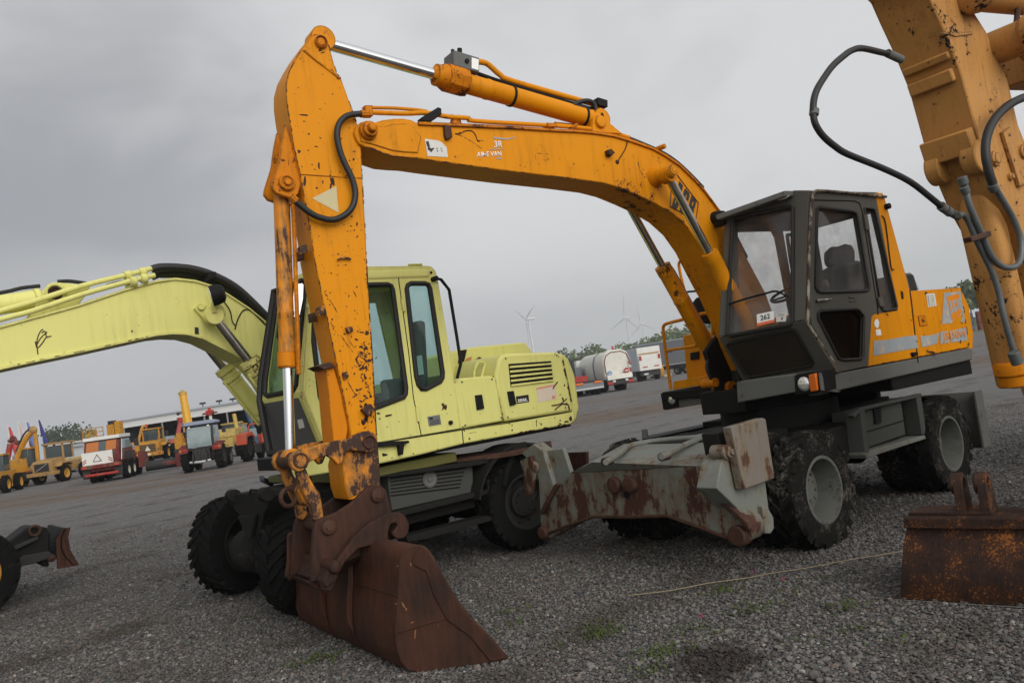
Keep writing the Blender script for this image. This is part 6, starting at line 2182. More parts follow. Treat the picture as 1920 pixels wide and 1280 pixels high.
F = (icf[None]+(np.arange(n)*12)[:, None, None]).reshape(-1, 3)
me = bpy.data.meshes.new('gravel')
me.vertices.add(len(V)); me.vertices.foreach_set('co', V.astype(np.float32).ravel())
me.loops.add(len(F)*3); me.loops.foreach_set('vertex_index', F.astype(np.int32).ravel())
me.polygons.add(len(F)); me.polygons.foreach_set('loop_start', np.arange(0, len(F)*3, 3, dtype=np.int32))
me.polygons.foreach_set('loop_total', np.full(len(F), 3, np.int32))
me.update(); me.validate(); me.shade_flat()
me.materials.append(gravelmat('crushed stone', True))
go = bpy.data.objects.new('gravel', me); COL.objects.link(go)
tag(go, 'loose grey crushed stone covering the near yard', 'gravel', kind='stuff')

# weeds between the stones
mb = MB()
rw = random.Random(5)
spots = [(1125, 1190, 26, .10), (1235, 1230, 18, .09), (1290, 1180, 14, .06), (1420, 1140, 18, .07), (1480, 1110, 14, .06), (1585, 1140, 16, .07), (1370, 1105, 16, .06), (1400, 1150, 12, .05),
         (1040, 1215, 10, .05), (965, 1170, 12, .06), (600, 1240, 16, .07), (640, 1220, 10, .05), (540, 1250, 10, .05), (510, 1120, 12, .06), (1340, 1115, 12, .05), (1600, 1180, 12, .05),
         (1500, 1205, 10, .05), (1210, 1262, 12, .06), (1285, 1210, 8, .05), (590, 1235, 12, .06), (1120, 1165, 8, .04), (470, 1160, 10, .05), (1690, 1200, 10, .05), (1350, 1190, 9, .05), (1545, 1085, 9, .05), (975, 1145, 12, .06)]
for (px, py, cnt, h) in spots:
    c = GROUND.at(px, py)
    for i in range(int(cnt*4.5)):
        p = c+Vector((rw.gauss(0, .085), rw.gauss(0, .07), 0))
        a = rw.random()*6.28; ll = h*(.3+.55*rw.random()); wdt = .0035+.0035*rw.random()
        dd = Vector((math.cos(a), math.sin(a), 0)); sd = Vector((-dd.y, dd.x, 0))*wdt
        z0 = Vector((0, 0, .006)); t1 = p+dd*ll*.45+Vector((0, 0, ll*.55)); t2 = p+dd*ll*.95+Vector((0, 0, ll*.62))
        mb.face([p-sd*.5+z0, p+sd*.5+z0, t1+sd, t1-sd]); mb.face([t1-sd, t1+sd, t2])
kk = NT('weed leaf')
nn_ = kk.noise(25, 3)
kk.bsdf(kk.mix(nn_, (.030, .052, .010), (.085, .115, .026)), .6, 0, .3)
wo = build('weeds', mb, kk.m, None, 0, 0, False)
tag(wo, 'thin green weeds sprouting between the stones', 'weeds', kind='stuff')
mb = MB()
for (px, py) in ((1413, 1083), (1470, 1096), (1320, 1167)):
    p = GROUND.at(px, py)
    for i in range(6):
        mb.ball(p+Vector((rw.gauss(0, .011), rw.gauss(0, .011), .035+rw.random()*.025)), .0065, (1, 1, 1), 1)
fo_ = build('clover_flowers', mb, plain('pink clover', (.26, .045, .10), .6, 0, .3, 60), None)
tag(fo_, 'small pink clover blossoms among the weeds', 'flowers', kind='stuff')
# string and lost stones
mb = MB()
pp = [GROUND.at(*q)+Vector((0, 0, .026+.006*(i % 2))) for i, q in enumerate(((1178, 1122), (1200, 1121), (1260, 1112), (1330, 1100), (1400, 1089), (1450, 1081), (1520, 1069), (1600, 1055), (1664, 1044), (1700, 1038)))]
mb.tube(pp, .0034, 6, 3)
so2 = build('string', mb, plain('straw coloured string', (.25, .20, .125), .8, 0, .2, 60), None)
tag(so2, 'thin straw coloured string lying stretched across the gravel', 'string')
# ================================================================== far yard: vehicles, hall, trees, turbines
def onground(px, py):
    return GROUND.at(px, py)


def put(name, label, cat, px, py, hpx, hm, face, group=None):
    """a vehicle standing on the ground at a spot, face = compass heading of its front (degrees clockwise from straight away)"""
    p = onground(px, py)
    d = (p-CO).dot(FW)
    s = hpx*d/FPX/hm
    face = face+math.degrees(math.atan2(p.x, p.y))
    return thing(name, label, cat, p, group, True, R(90-face), s)


def lw(root, x, y, r, w, mt='tyreblk', mr='rimdark', rim=.58, z=None):
    m = MB(); z = r if z is None else z
    c = Vector((x, y-w/2, z)); ax = Vector((0, 1, 0))
    m.prof(c, c+ax, [(0, r*rim), (.02, r*.88), (w*.15, r*.97), (w*.3, r), (w*.7, r), (w*.85, r*.97), (w-.02, r*.88), (w, r*rim)], 24, False)
    for i in range(16):
        a = i*math.pi/8
        q = Vector((x+math.cos(a)*r, y, z+math.sin(a)*r))
        t = Vector((-math.sin(a), 0, math.cos(a)))*.05*r; u = Vector((math.cos(a), 0, math.sin(a)))*.03*r; v = Vector((0, w*.46, 0))
        m.hexa([q-t-v-u, q+t-v-u, q+t+v-u, q-t+v-u, q-t-v+u, q+t-v+u, q+t+v+u, q-t+v+u])
    o = build('wheel', m, MAT[mt], root)
    m = MB()
    for sg in (0, 1):
        e = Vector((x, y-w*.46 if sg else y+w*.46, z)); dd = Vector((0, 1 if sg else -1, 0))
        m.prof(e, e+dd, [(0, r*rim), (w*.02, r*rim*.94), (w*.25, r*rim*.6), (w*.22, .03)], 20, False)
    build('rim', m, MAT[mr], o)
    return o


def lb(name, root, mat, *boxes, bevel=.02):
    m = MB()
    for b in boxes:
        m.lbox(*b)
    return build(name, m, mat if not isinstance(mat, str) else MAT[mat], root, bevel)


def lprism(name, root, mat, xz, y0, y1, bevel=.02):
    m = MB(); m.slab([Vector((x, y0, z)) for x, z in xz], Vector((0, y1-y0, 0)))
    return build(name, m, mat if not isinstance(mat, str) else MAT[mat], root, bevel)


def ltube(name, root, mat, pts, r, sm=0):
    m = MB(); m.tube(pts, r, 8, sm)
    return build(name, m, mat if not isinstance(mat, str) else MAT[mat], root)


C_ = dict(
    dred=worn('dark red paint with dirt', (.125, .014, .013), (.075, .058, .040), .34, .55, 1.6, .45), yel=worn('machine yellow paint with dirt', (.47, .215, .014), (.075, .058, .040), .34, .55, 1.6, .45),
    paley=worn('faded yellow paint with dirt', (.42, .29, .07), (.075, .058, .040), .34, .55, 1.6, .45), red=worn('bright red paint with dirt', (.34, .022, .02), (.075, .058, .040), .34, .55, 1.6, .45),
    ored=worn('orange red paint with dirt', (.42, .06, .025), (.075, .058, .040), .34, .55, 1.6, .45), bluegrey=plain('blue grey roof', (.20, .23, .30), .5, 0, .1),
    white=plain('off white panel', (.60, .60, .57), .55, 0, .15, 2), cream=plain('cream tank paint', (.62, .61, .55), .55, 0, .22, 2),
    grey=plain('light grey panel', (.42, .46, .50), .5, 0, .06), dgrey=plain('curtain grey', (.155, .165, .18), .6, 0, .12),
    win=plain('dark cab glass', (.05, .065, .07), .08, 0, .2, 4, .6), winlit=plain('pale cab glass', (.20, .25, .26), .1, 0, .3, 3, .6),
    curtain=plain('orange brown curtain', (.36, .12, .03), .8, 0, .2), blue=worn('dark blue paint with dirt', (.03, .06, .12), (.075, .058, .040), .34, .55, 1.6, .45),
    beige=worn('beige tan paint with dirt', (.36, .21, .075), (.075, .058, .040), .34, .55, 1.6, .45), under=plain('dark running gear', (.02, .02, .02), .7, 0, .3),
    steel=plain('pale steel', (.42, .42, .42), .4, .4, .1), pink=worn('pinkish red boom with dirt', (.40, .06, .06), (.075, .058, .040), .34, .55, 1.6, .45),
)

# --- tractor seen from behind
t = put('tractor', 'small dark red tractor with a blue grey cab roof, seen from behind', 'tractor', 386, 881, 93, 2.7, 14)
lb('chassis', t, C_['under'], (-.3, 2.6, -.25, .25, .5, 1.0), (-.55, -.2, -.45, .45, .55, 1.25))
lprism('bonnet', t, C_['dred'], [(.9, 1.0), (2.6, 1.0), (2.7, 1.35), (2.5, 1.5), (.9, 1.6)], -.33, .33)
cb = lprism('cab', t, C_['under'], [(-.55, 1.15), (.9, 1.15), (.95, 1.7), (.75, 2.45), (-.4, 2.45), (-.6, 1.7)], -.72, .72)
lprism('rear_window', cb, C_['winlit'], [(-.62, 1.3), (-.66, 1.7), (-.46, 2.38), (-.40, 2.38), (-.55, 1.7), (-.55, 1.3)], -.62, .62, .0)
m = MB(); m.slab([Vector((-.45, -.74, 1.4)), Vector((.8, -.74, 1.4)), Vector((.72, -.74, 2.38)), Vector((-.34, -.74, 2.38))], Vector((0, .03, 0))); build('side_window', m, C_['winlit'], cb)
m = MB(); lp = []
for z, k_ in ((2.45, .86), (2.52, 1.0), (2.62, .98), (2.70, .7)):
    lp.append([Vector((.15+.78*k_*cx, .86*k_*cy, z)) for cx, cy in ((-1, -.8), (-.8, -1), (.8, -1), (1, -.8), (1, .8), (.8, 1), (-.8, 1), (-1, .8))])
m.loft(lp); build('roof', m, C_['bluegrey'], cb)
for s_ in (-1, 1):
    lprism('mudguard', t, C_['dred'], [(-.75, 1.05), (-.55, 1.35), (-.1, 1.5), (.4, 1.45), (.4, 1.35), (-.1, 1.38), (-.5, 1.22)], s_*.62, s_*1.12)
    lw(t, 0, s_*.88, .72, .42, 'tyreblk', 'rimdark'); lw(t, 1.95, s_*.85, .5, .3, 'tyreblk', 'rim')
    lb('tail_lamp', t, C_['red'], (-.72, -.68, s_*.80-.14, s_*.80+.14, 1.16, 1.26))
    lb('work_lamp', cb, 'lens', (-.52, -.46, s_*.5-.06, s_*.5+.06, 2.34, 2.44))
ltube('hitch', t, C_['steel'], [Vector((-.85, -.55, .55)), Vector((-.9, 0, .52)), Vector((-.85, .55, .55))], .07, 3)
lb('number_plate', t, 'white', (-.59, -.57, .2, .45, 1.28, 1.36))
lb('hitch_frame', t, C_['under'], (-.8, -.5, -.3, .3, .6, 1.15))

ltube('exhaust', t, C_['under'], [Vector((1.3, -.4, 1.5)), Vector((1.3, -.45, 2.5))], .05); lb('lift_arms', t, C_['under'], (-1.0, -.5, .3, .38, .5, .95), (-1.0, -.5, -.38, -.3, .5, .95), (-.9, -.6, -.05, .05, .7, 1.2))
for s_ in (-1, 1):
    lb('mirror', t, C_['under'], (.7, .78, s_*1.02-.1, s_*1.02+.1, 1.9, 2.2)); lb('indicator', t, 'amber', (-.72, -.68, s_*1.02-.05, s_*1.02+.05, 1.16, 1.26), bevel=0)
lb('wiper_bar', cb, C_['under'], (-.60, -.56, -.03, .03, 1.4, 1.9)); lb('seat', cb, C_['under'], (-.2, .1, -.25, .25, 1.3, 2.0))
# --- red tractor partly hidden behind the pale cab
t = put('tractor', 'orange red tractor with big rear tyre and roll bar, beside the pale yellow cab', 'tractor', 490, 861, 68, 2.3, 22)
lb('chassis', t, C_['under'], (-.3, 2.4, -.25, .25, .5, 1.0))
lprism('bonnet', t, C_['ored'], [(.8, 1.0), (2.5, 1.0), (2.5, 1.45), (.8, 1.6)], -.35, .35)
for s_ in (-1, 1):
    lprism('mudguard', t, C_['ored'], [(-.85, 1.1), (-.7, 1.75), (.3, 1.85), (.75, 1.5), (.6, 1.45), (.2, 1.6), (-.5, 1.55), (-.65, 1.1)], s_*.50, s_*1.15)
    lw(t, 0, s_*.85, .82, .5, 'tyreblk', 'rimdark'); lw(t, 2.0, s_*.8, .5, .3, 'tyreblk', 'rimdark')
ltube('roll_bar', t, C_['ored'], [Vector((-.3, .45, 1.7)), Vector((-.3, .42, 2.2)), Vector((-.3, 0, 2.3)), Vector((-.3, -.42, 2.2)), Vector((-.3, -.45, 1.7))], .06, 3)

# --- red and white tandem machine
t = put('tandem_carrier', 'dark red tandem axle machine with a white tailboard, warning triangle and white cab roof', 'carrier', 209, 900, 86, 3.0, 17)
lb('chassis', t, C_['dred'], (-1.4, 3.2, -.9, .9, .75, 1.25))
lb('bumper', t, C_['dred'], (-1.75, -1.5, -1.2, 1.2, .95, 1.2)); ltube('tow_bar', t, C_['red'], [Vector((-1.7, 1.0, .55)), Vector((-1.7, -1.0, .55))], .09)
bo2 = lb('tailboard', t, C_['white'], (-1.62, -1.5, -.72, 1.12, 1.15, 2.0))
m = MB(); tri = [Vector((-1.63, .2+.28*math.sin(a), 1.54+.28*math.cos(a))) for a in (0, 2.094, 4.189)]
m.tube(tri, .035, 6, 0, closed=True); build('warning_triangle', m, C_['dred'], bo2)
for s_, yy in ((1, .98), (-1, -.58)):
    for i in range(2):
        m = MB(); z = 1.25+i*.14
        m.slab([Vector((-1.625, yy-s_*.12, z+.16)), Vector((-1.625, yy+s_*.12, z)), Vector((-1.625, yy+s_*.12, z+.06)), Vector((-1.625, yy-s_*.12, z+.22))], Vector((-.01, 0, 0)))
        build('warning_stripe', m, C_['red'], bo2)
cb = lprism('cab', t, C_['dred'], [(-1.3, 1.25), (1.6, 1.25), (1.7, 1.9), (1.2, 2.7), (-1.0, 2.7), (-1.35, 2.0)], -1.05, 1.05)
lprism('rear_window', cb, C_['curtain'], [(-1.40, 2.02), (-1.32, 2.02), (-1.02, 2.62), (-1.10, 2.62)], -.9, .9, 0)
lprism('window_gap', cb, C_['win'], [(-1.42, 2.02), (-1.34, 2.02), (-1.04, 2.62), (-1.12, 2.62)], -.28, .15, 0)
m = MB(); m.slab([Vector((-.8, -1.07, 2.0)), Vector((1.4, -1.07, 2.0)), Vector((1.05, -1.07, 2.6)), Vector((-.7, -1.07, 2.6))], Vector((0, .03, 0))); build('side_window', m, C_['winlit'], cb)
lb('roof', cb, C_['white'], (-1.12, 1.3, -1.1, 1.1, 2.7, 2.92))
ltube('exhaust', t, C_['steel'], [Vector((2.2, -.7, 1.6)), Vector((2.2, -.7, 2.7))], .07)
lprism('engine_hood', t, C_['dred'], [(1.7, 1.25), (3.2, 1.25), (3.2, 1.7), (1.7, 1.9)], -.8, .8)
for x in (0, 1.2):
    for s_ in (-1, 1):
        lw(t, x, s_*1.0, .56, .38, 'tyreblk', 'rimcream', .5)
lw(t, 2.7, .95, .56, .38); lw(t, 2.7, -.95, .56, .38)
lprism('side_arm', t, C_['dred'], [(2.0, .5), (3.6, .6), (3.4, 1.5), (2.2, 1.6)], -1.5, -1.2)
m = MB(); m.cyl(Vector((3.1, -1.4, .45)), Vector((3.3, -3.4, .45)), .34, seg=16); build('brush_roller', m, C_['under'], t)
lb('roller_cover', t, C_['dred'], (2.9, 3.6, -3.5, -1.6, .35, .62))
lb('roller_end', t, C_['dred'], (2.8, 3.7, -3.6, -3.45, .1, 1.05))

lb('mud_flaps', t, C_['under'], (-1.5, -1.45, .75, 1.2, .35, .95), (-1.5, -1.45, -1.2, -.75, .35, .95))
ltube('handrail', t, C_['steel'], [Vector((-1.2, -1.12, 1.3)), Vector((-1.0, -1.14, 2.0)), Vector((-.7, -1.12, 2.6))], .03)
lb('ladder', t, C_['under'], (1.65, 1.75, -1.1, -.7, .5, 1.3), (1.6, 1.8, -1.15, -.65, .8, .86), (1.6, 1.8, -1.15, -.65, 1.1, 1.16))
lb('side_locker', t, C_['under'], (-.2, 1.3, -1.09, -1.0, 1.25, 1.75)); lb('mirror', t, C_['under'], (1.55, 1.65, -1.5, -1.2, 2.0, 2.5))
m = MB(); m.cyl(Vector((1.9, -1.0, 1.95)), Vector((1.75, -1.0, 1.95)), .16, seg=14); build('head_lamp', m, MAT['lens'], t)
lb('roof_edge', cb, C_['under'], (-1.14, 1.32, -1.12, 1.12, 2.66, 2.71))
for s_ in (-1, 1):
    lb('tail_lamp', t, C_['ored'], (-1.78, -1.74, s_*.95-.15, s_*.95+.15, 1.02, 1.14), bevel=0)
# --- yellow wheel loader with triangle
t = put('wheel_loader', 'yellow wheel loader with a white warning triangle on its black grille', 'loader', 292, 864, 62, 3.2, 16)
lprism('engine_cover', t, C_['yel'], [(-2.0, .9), (.6, .9), (.6, 2.1), (-1.2, 2.0), (-2.0, 1.75)], -1.0, 1.0)
lb('grille', t, C_['under'], (-2.06, -1.98, -.72, .72, 1.0, 1.72))
m = MB(); m.slab([Vector((-2.08, .3*math.sin(a), 1.28+.3*math.cos(a))) for a in (0, 2.094, 4.189)], Vector((-.02, 0, 0))); build('warning_triangle', m, C_['white'], t)
lb('counterweight', t, C_['yel'], (-2.25, -1.7, -1.3, 1.3, .62, .95))
for s_ in (-1, 1):
    lprism('mudguard', t, C_['yel'], [(-1.2, 1.45), (-.9, 1.75), (.4, 1.75), (.7, 1.4), (.5, 1.4), (.3, 1.6), (-.8, 1.6)], s_*.95, s_*1.45)
    lw(t, -.3, s_*1.15, .72, .5, 'tyreblk', 'rimyel'); lw(t, 2.5, s_*1.15, .72, .5, 'tyreblk', 'rimyel')
cb = lb('cab_frame', t, C_['yel'], *[(x, x+.12, y-.06, y+.06, 2.0, 3.1) for x in (-.6, .7) for y in (-.75, .75)], (-.7, .95, -.85, .85, 3.08, 3.2))
lb('cab_window', cb, C_['win'], (-.55, .75, -.72, .72, 2.0, 3.05))
lprism('lift_arm', t, C_['yel'], [(1.2, 1.5), (3.6, .7), (3.7, .9), (1.3, 1.8)], -.5, .5)
lb('shovel', t, C_['under'], (3.6, 4.2, -1.4, 1.4, .1, .9))

ltube('exhaust', t, C_['under'], [Vector((-.9, .3, 2.0)), Vector((-.9, .3, 2.75))], .07); lb('mirror', t, C_['under'], (.9, 1.0, -1.2, -.95, 2.3, 2.8)); lb('number_plate', t, C_['white'], (-2.27, -2.25, -.25, .25, .72, .86), bevel=0)
for s_ in (-1, 1):
    lb('tail_lamp', t, C_['ored'], (-2.28, -2.25, s_*1.05-.12, s_*1.05+.12, .72, .88), bevel=0); ltube('grab_rail', t, C_['yel'], [Vector((-1.7, s_*.9, 1.9)), Vector((-1.6, s_*.95, 2.4)), Vector((-.7, s_*.95, 2.45))], .03)
lb('radiator_bars', t, C_['yel'], *[(-2.10, -2.06, -.72, .72, 1.08+i*.16, 1.11+i*.16) for i in range(4)], bevel=0)
m = MB(); m.prof(Vector((0, .5, 3.2)), Vector((0, .5, 4)), [(0, .09), (.18, .09), (.2, .04)], 10); build('beacon', m, C_['ored'], t)
# --- slim orange excavator behind it
t = put('mini_excavator', 'slim orange mini excavator with its thin boom folded upright', 'excavator', 252, 857, 56, 3.2, 60)
lb('tracks', t, C_['under'], (-1.0, 1.0, -.8, -.4, 0, .45), (-1.0, 1.0, .4, .8, 0, .45)); lb('body', t, C_['yel'], (-1.0, .6, -.7, .7, .5, 1.3), (-1.0, 0, -.7, .7, 1.3, 1.6))
ltube('boom', t, C_['yel'], [Vector((.5, 0, 1.0)), Vector((.9, 0, 2.2)), Vector((1.3, 0, 3.1)), Vector((1.8, 0, 3.2))], .14, 3)
ltube('dipper', t, C_['beige'], [Vector((1.75, 0, 3.2)), Vector((1.6, .1, 2.2)), Vector((1.3, .1, 1.2))], .10)
m = MB(); m.ball((1.75, 0, 3.2), .2); build('boom_head', m, C_['ored'], t)

# --- aerial platform standing behind the tandem machine
t = put('aerial_platform', 'yellow aerial work platform folded up behind the white cab roof', 'platform', 206, 893, 103, 4.6, 30)
lb('chassis', t, C_['under'], (-1.4, 1.4, -.8, .8, .3, 1.0)); [lw(t, x, y, .45, .3) for x in (-1, 1) for y in (-.85, .85)]
lb('turret', t, C_['yel'], (-.8, .8, -.6, .6, 1.0, 2.0)); lb('mast', t, C_['yel'], (-.35, .35, -1.0, -.4, 2.0, 4.3)); lb('boom_section', t, C_['yel'], (-.3, .3, -1.5, -1.05, 3.4, 4.5))
lb('mast_cap', t, C_['under'], (-.3, .3, -.95, -.5, 4.3, 4.6)); lb('control_box', t, C_['paley'], (-.4, .4, .9, 1.5, 3.55, 4.1))
m = MB()
for y in (-.1, .5, 1.1, 1.7):
    m.tube([Vector((-.4, y, 3.3)), Vector((-.4, y, 4.2))], .035, 6, 0)
for z in (3.5, 3.85, 4.2):
    m.tube([Vector((-.4, -.1, z)), Vector((-.4, 1.7, z))], .035, 6, 0)
m.lbox(-.5, .5, -.2, 1.8, 3.25, 3.34); build('basket', m, C_['yel'], t)

# --- red telescopic boom, yellow crane, others before the hall
t = put('telescopic_handler', 'pink red telescopic boom raised steeply over a grey machine', 'handler', 330, 850, 66, 4.2, 70)
lb('chassis', t, C_['steel'], (-1.6, 1.6, -.9, .9, .5, 1.3)); [lw(t, x, y, .5, .35) for x in (-1.1, 1.1) for y in (-.85, .85)]
lb('cab', t, C_['winlit'], (-.9, .2, .2, .9, 1.3, 2.2)); lb('turret', t, C_['pink'], (-.7, .7, -.6, .2, 1.3, 1.8))
m = MB(); m.hexa([Vector(p) for p in ((0, -.35, 1.5), (.5, -.35, 1.5), (.5, .1, 1.5), (0, .1, 1.5), (.7, -.3, 3.7), (1.05, -.3, 3.7), (1.05, .05, 3.7), (.7, .05, 3.7))]); build('boom', m, C_['pink'], t, .02)
lb('boom_head', t, C_['red'], (.65, 1.2, -.4, .2, 3.65, 4.2))
t = put('truck_crane', 'yellow telescopic crane mast standing tall and upright above the tractor roof', 'crane', 357, 858, 130, 7.2, 20)
lb('chassis', t, C_['under'], (-1.5, 1.5, -1.0, 1.0, .4, 1.1)); [lw(t, x, y, .5, .35) for x in (-1.1, 1.1) for y in (-.9, .9)]
lb('operator_box', t, C_['yel'], (-.8, .3, .35, 1.15, 1.1, 2.3), (-.6, .1, .5, .95, 2.3, 2.7))
lb('turret', t, C_['yel'], (-.8, .8, -.7, .3, 1.1, 1.7))
m = MB(); m.prof(Vector((.1, -.25, 1.6)), Vector((.12, .05, 7.0)), [(0, .50), (2.6, .47), (2.62, .44), (3.9, .43), (3.92, .41), (5.0, .40), (5.02, .47), (5.12, .47)], 8); build('mast', m, plain('clean crane yellow', (.62, .33, .025), .45, 0, .1), t)
m = MB(); m.prof(Vector((.12, .05, 6.7)), Vector((.12, .06, 7.2)), [(0, .42), (.2, .42), (.22, .2), (.42, .12)], 12); build('mast_head', m, C_['paley'], t)
m = MB(); m.ball((.1, .75, 4.7), .18); m.tube([Vector((.1, .3, 4.7)), Vector((.1, .75, 4.7))], .05, 6, 0); build('pulley', m, C_['under'], t)
t = put('boom_lift', 'white boom with a red cage head, rising beside the tractor roof', 'lift', 408, 852, 90, 5.0, 20)
lb('chassis', t, C_['under'], (-1.2, 1.2, -.8, .8, .4, 1.0)); [lw(t, x, y, .45, .3) for x in (-.9, .9) for y in (-.8, .8)]
ltube('boom', t, C_['cream'], [Vector((0, .15, 1.0)), Vector((.1, .25, 2.4)), Vector((.1, .3, 4.2))], .16)
lb('cage', t, C_['red'], (-.3, .5, 0, .6, 4.2, 4.7), (-.1, .3, -.35, .95, 4.4, 4.5)); lb('light_bar', t, C_['under'], (-.1, .2, -.5, 1.1, 4.3, 4.42))
lb('cage_top', t, C_['ored'], (-.05, .25, .2, .45, 4.7, 5.0))
t = put('dump_truck', 'pale yellow articulated dump truck with a high raised side arm', 'dump truck', 432, 856, 80, 3.6, 16)
lprism('body', t, C_['paley'], [(-1.6, 1.0), (.8, 1.0), (1.2, 2.4), (-1.4, 2.3), (-1.9, 1.8)], -1.1, 1.1)
lb('tail', t, C_['paley'], (-1.9, -1.6, -.9, .9, .9, 1.6)); lb('cab', t, C_['win'], (1.2, 2.2, -.7, .7, 1.4, 2.7)); lb('cab_roof', t, C_['paley'], (1.1, 2.3, -.8, .8, 2.7, 2.85))
ltube('side_arm', t, C_['paley'], [Vector((-.6, -1.0, 1.3)), Vector((-.3, -.9, 2.4)), Vector((.1, -.7, 3.5))], .17)
[lw(t, x, y, .68, .55, 'tyreblk', 'rimyel') for x in (-.8, .9, 2.6) for y in (-1.1, 1.1)]
t = put('wheel_loader', 'bright orange wheel loader with grey cab, half hidden behind the dump truck', 'loader', 452, 838, 44, 3.0, 20)
lb('body', t, C_['yel'], (-1.8, 1.0, -.9, .9, .8, 1.5)); lb('cab', t, C_['winlit'], (-.5, .8, -.8, .8, 1.5, 2.8)); lb('cab_roof', t, C_['yel'], (-.6, .9, -.9, .9, 2.8, 3.0))
lprism('lift_arm', t, C_['yel'], [(.6, 1.6), (2.6, .6), (2.7, 1.0), (.7, 2.1)], -1.2, -.8)
[lw(t, x, y, .7, .5, 'tyreblk', 'rimyel') for x in (-1.2, 1.4) for y in (-1.0, 1.0)]
t = put('telescopic_handler', 'dark blue telescopic handler with its boom raised before the hall', 'handler', 474, 838, 76, 5.0, -40)
lb('chassis', t, C_['blue'], (-1.6, 1.6, -.9, .9, .5, 1.3)); [lw(t, x, y, .5, .35) for x in (-1.1, 1.1) for y in (-.85, .85)]; lb('cab', t, C_['winlit'], (-.8, .4, -.2, .8, 1.3, 2.3))
m = MB(); m.hexa([Vector(p) for p in ((-.5, -.7, 1.3), (0, -.7, 1.3), (0, -.3, 1.3), (-.5, -.3, 1.3), (.9, -.65, 4.6), (1.2, -.65, 4.6), (1.2, -.35, 4.6), (.9, -.35, 4.6))]); build('boom', m, C_['blue'], t, .02)
lb('boom_head', t, C_['blue'], (.8, 1.5, -1.1, .1, 4.6, 4.75), (.9, 1.3, -.7, -.3, 4.7, 5.0))
t = put('excavator', 'small yellow crane cabin with a black roof, left of the tractor', 'crane cabin', 344, 851, 40, 2.6, 20)
lb('cabin', t, C_['yel'], (-.6, .6, -.6, .6, 1.0, 2.2)); lb('chassis', t, C_['under'], (-1.2, 1.2, -.8, .8, .3, 1.0)); lb('roof', t, C_['under'], (-.4, .4, -.5, .3, 2.2, 2.6)); [lw(t, x, y, .35, .25) for x in (-.8, .8) for y in (-.75, .75)]

# --- left group
t = put('wheel_loader', 'tan wheel loader with a black grille and an open roofed cab', 'loader', 112, 902, 74, 3.3, 215)
t.location = t.location
lprism('bonnet', t, C_['beige'], [(.2, 1.0), (2.0, 1.0), (2.05, 1.75), (1.8, 1.9), (.2, 2.05)], -.85, .85); lb('grille', t, C_['under'], (2.0, 2.08, -.62, .62, 1.05, 1.68))
ltube('grille_bar', t, C_['steel'], [Vector((2.1, -.5, 1.1)), Vector((2.1, .5, 1.62))], .03)
lb('counterweight', t, C_['beige'], (1.5, 2.3, -1.2, 1.2, .7, 1.0))
cb = lb('cab_frame', t, C_['beige'], *[(x, x+.13, y-.07, y+.07, 1.9, 3.15) for x in (-1.0, .25) for y in (-.8, .8)], (-1.15, .5, -.95, .95, 3.13, 3.28)); lb('cab_window', cb, C_['win'], (-.9, .28, -.76, .76, 1.9, 3.0))
for s_ in (-1, 1):
    lprism('mudguard', t, C_['beige'], [(.0, 1.3), (.3, 1.65), (1.4, 1.65), (1.7, 1.3), (1.5, 1.3), (1.3, 1.5), (.4, 1.5)], s_*.85, s_*1.4)
    [lw(t, x, s_*1.12, .68, .5, 'tyreblk', 'rimyel') for x in (.9, -1.9)]
lb('lift_frame', t, C_['beige'], (-2.6, -1.0, -.6, .6, .8, 1.6))
t = put('wheeled_excavator', 'orange yellow wheeled excavator with its boom arched high, at the far left', 'excavator', 38, 913, 112, 4.9, 150)
lb('chassis', t, C_['under'], (-1.6, 1.6, -.9, .9, .5, 1.1)); [lw(t, x, y, .55, .5, 'tyreblk', 'rimyel') for x in (-1.2, 1.2) for y in (-1.0, 1.0)]
lb('body', t, C_['yel'], (-1.6, 1.0, -1.1, 1.1, 1.2, 2.3)); lb('grille', t, C_['under'], (-1.62, -.9, -1.12, -1.08, 1.5, 1.9)); cb = lb('cab', t, C_['win'], (.1, 1.2, .2, 1.1, 1.6, 3.0)); lb('cab_roof', cb, C_['yel'], (0, 1.3, .15, 1.15, 3.0, 3.12))
e0_ = onground(38, 913)


def toloc(root, px, py, depth_off=0.0):
    p = Plane(root.location, -FW+Vector((0, 0, FW.z))).at(px, py)
    mw = Matrix.Translation(root.location) @ Matrix.Rotation(root.rotation_euler.z, 4, 'Z') @ Matrix.Scale(root.scale.x, 4)
    return mw.inverted() @ p


ltube('boom', t, C_['yel'], [toloc(t, *q) for q in ((32, 860), (40, 838), (52, 818), (62, 808))], .21, 3)
ltube('dipper', t, C_['yel'], [toloc(t, *q) for q in ((64, 803), (68, 830), (72, 868))], .17)
m = MB(); m.ball(toloc(t, 62, 806), .35, (1.2, .8, 1)); build('boom_head', m, C_['beige'], t)
ltube('ram', t, C_['under'], [toloc(t, *q) for q in ((30, 846), (44, 815), (58, 801))], .07, 3)
t = put('loader_crane', 'red loader crane arm with a dark claw, leaning over the far left machines', 'crane', 18, 905, 92, 4.2, 30)
lb('chassis', t, C_['under'], (-1.6, 1.6, -.9, .9, .5, 1.1)); [lw(t, x, y, .5, .35) for x in (-1.1, 1.1) for y in (-.85, .85)]; lb('turret', t, C_['red'], (-.5, .5, -.4, .4, 1.1, 1.7))
ltube('arm', t, C_['red'], [toloc(t, *q) for q in ((11, 876), (16, 850), (19, 832))], .24)
m = MB()
for q in ((20, 826), (26, 824), (32, 829), (24, 821)):
    m.ball(toloc(t, *q), .28, (1, 1, .8), 1)
build('claw', m, C_['dred'], t)
t = put('cultivator', 'bright red folding cultivator standing between the left machines', 'cultivator', 56, 905, 40, 2.0, 100)
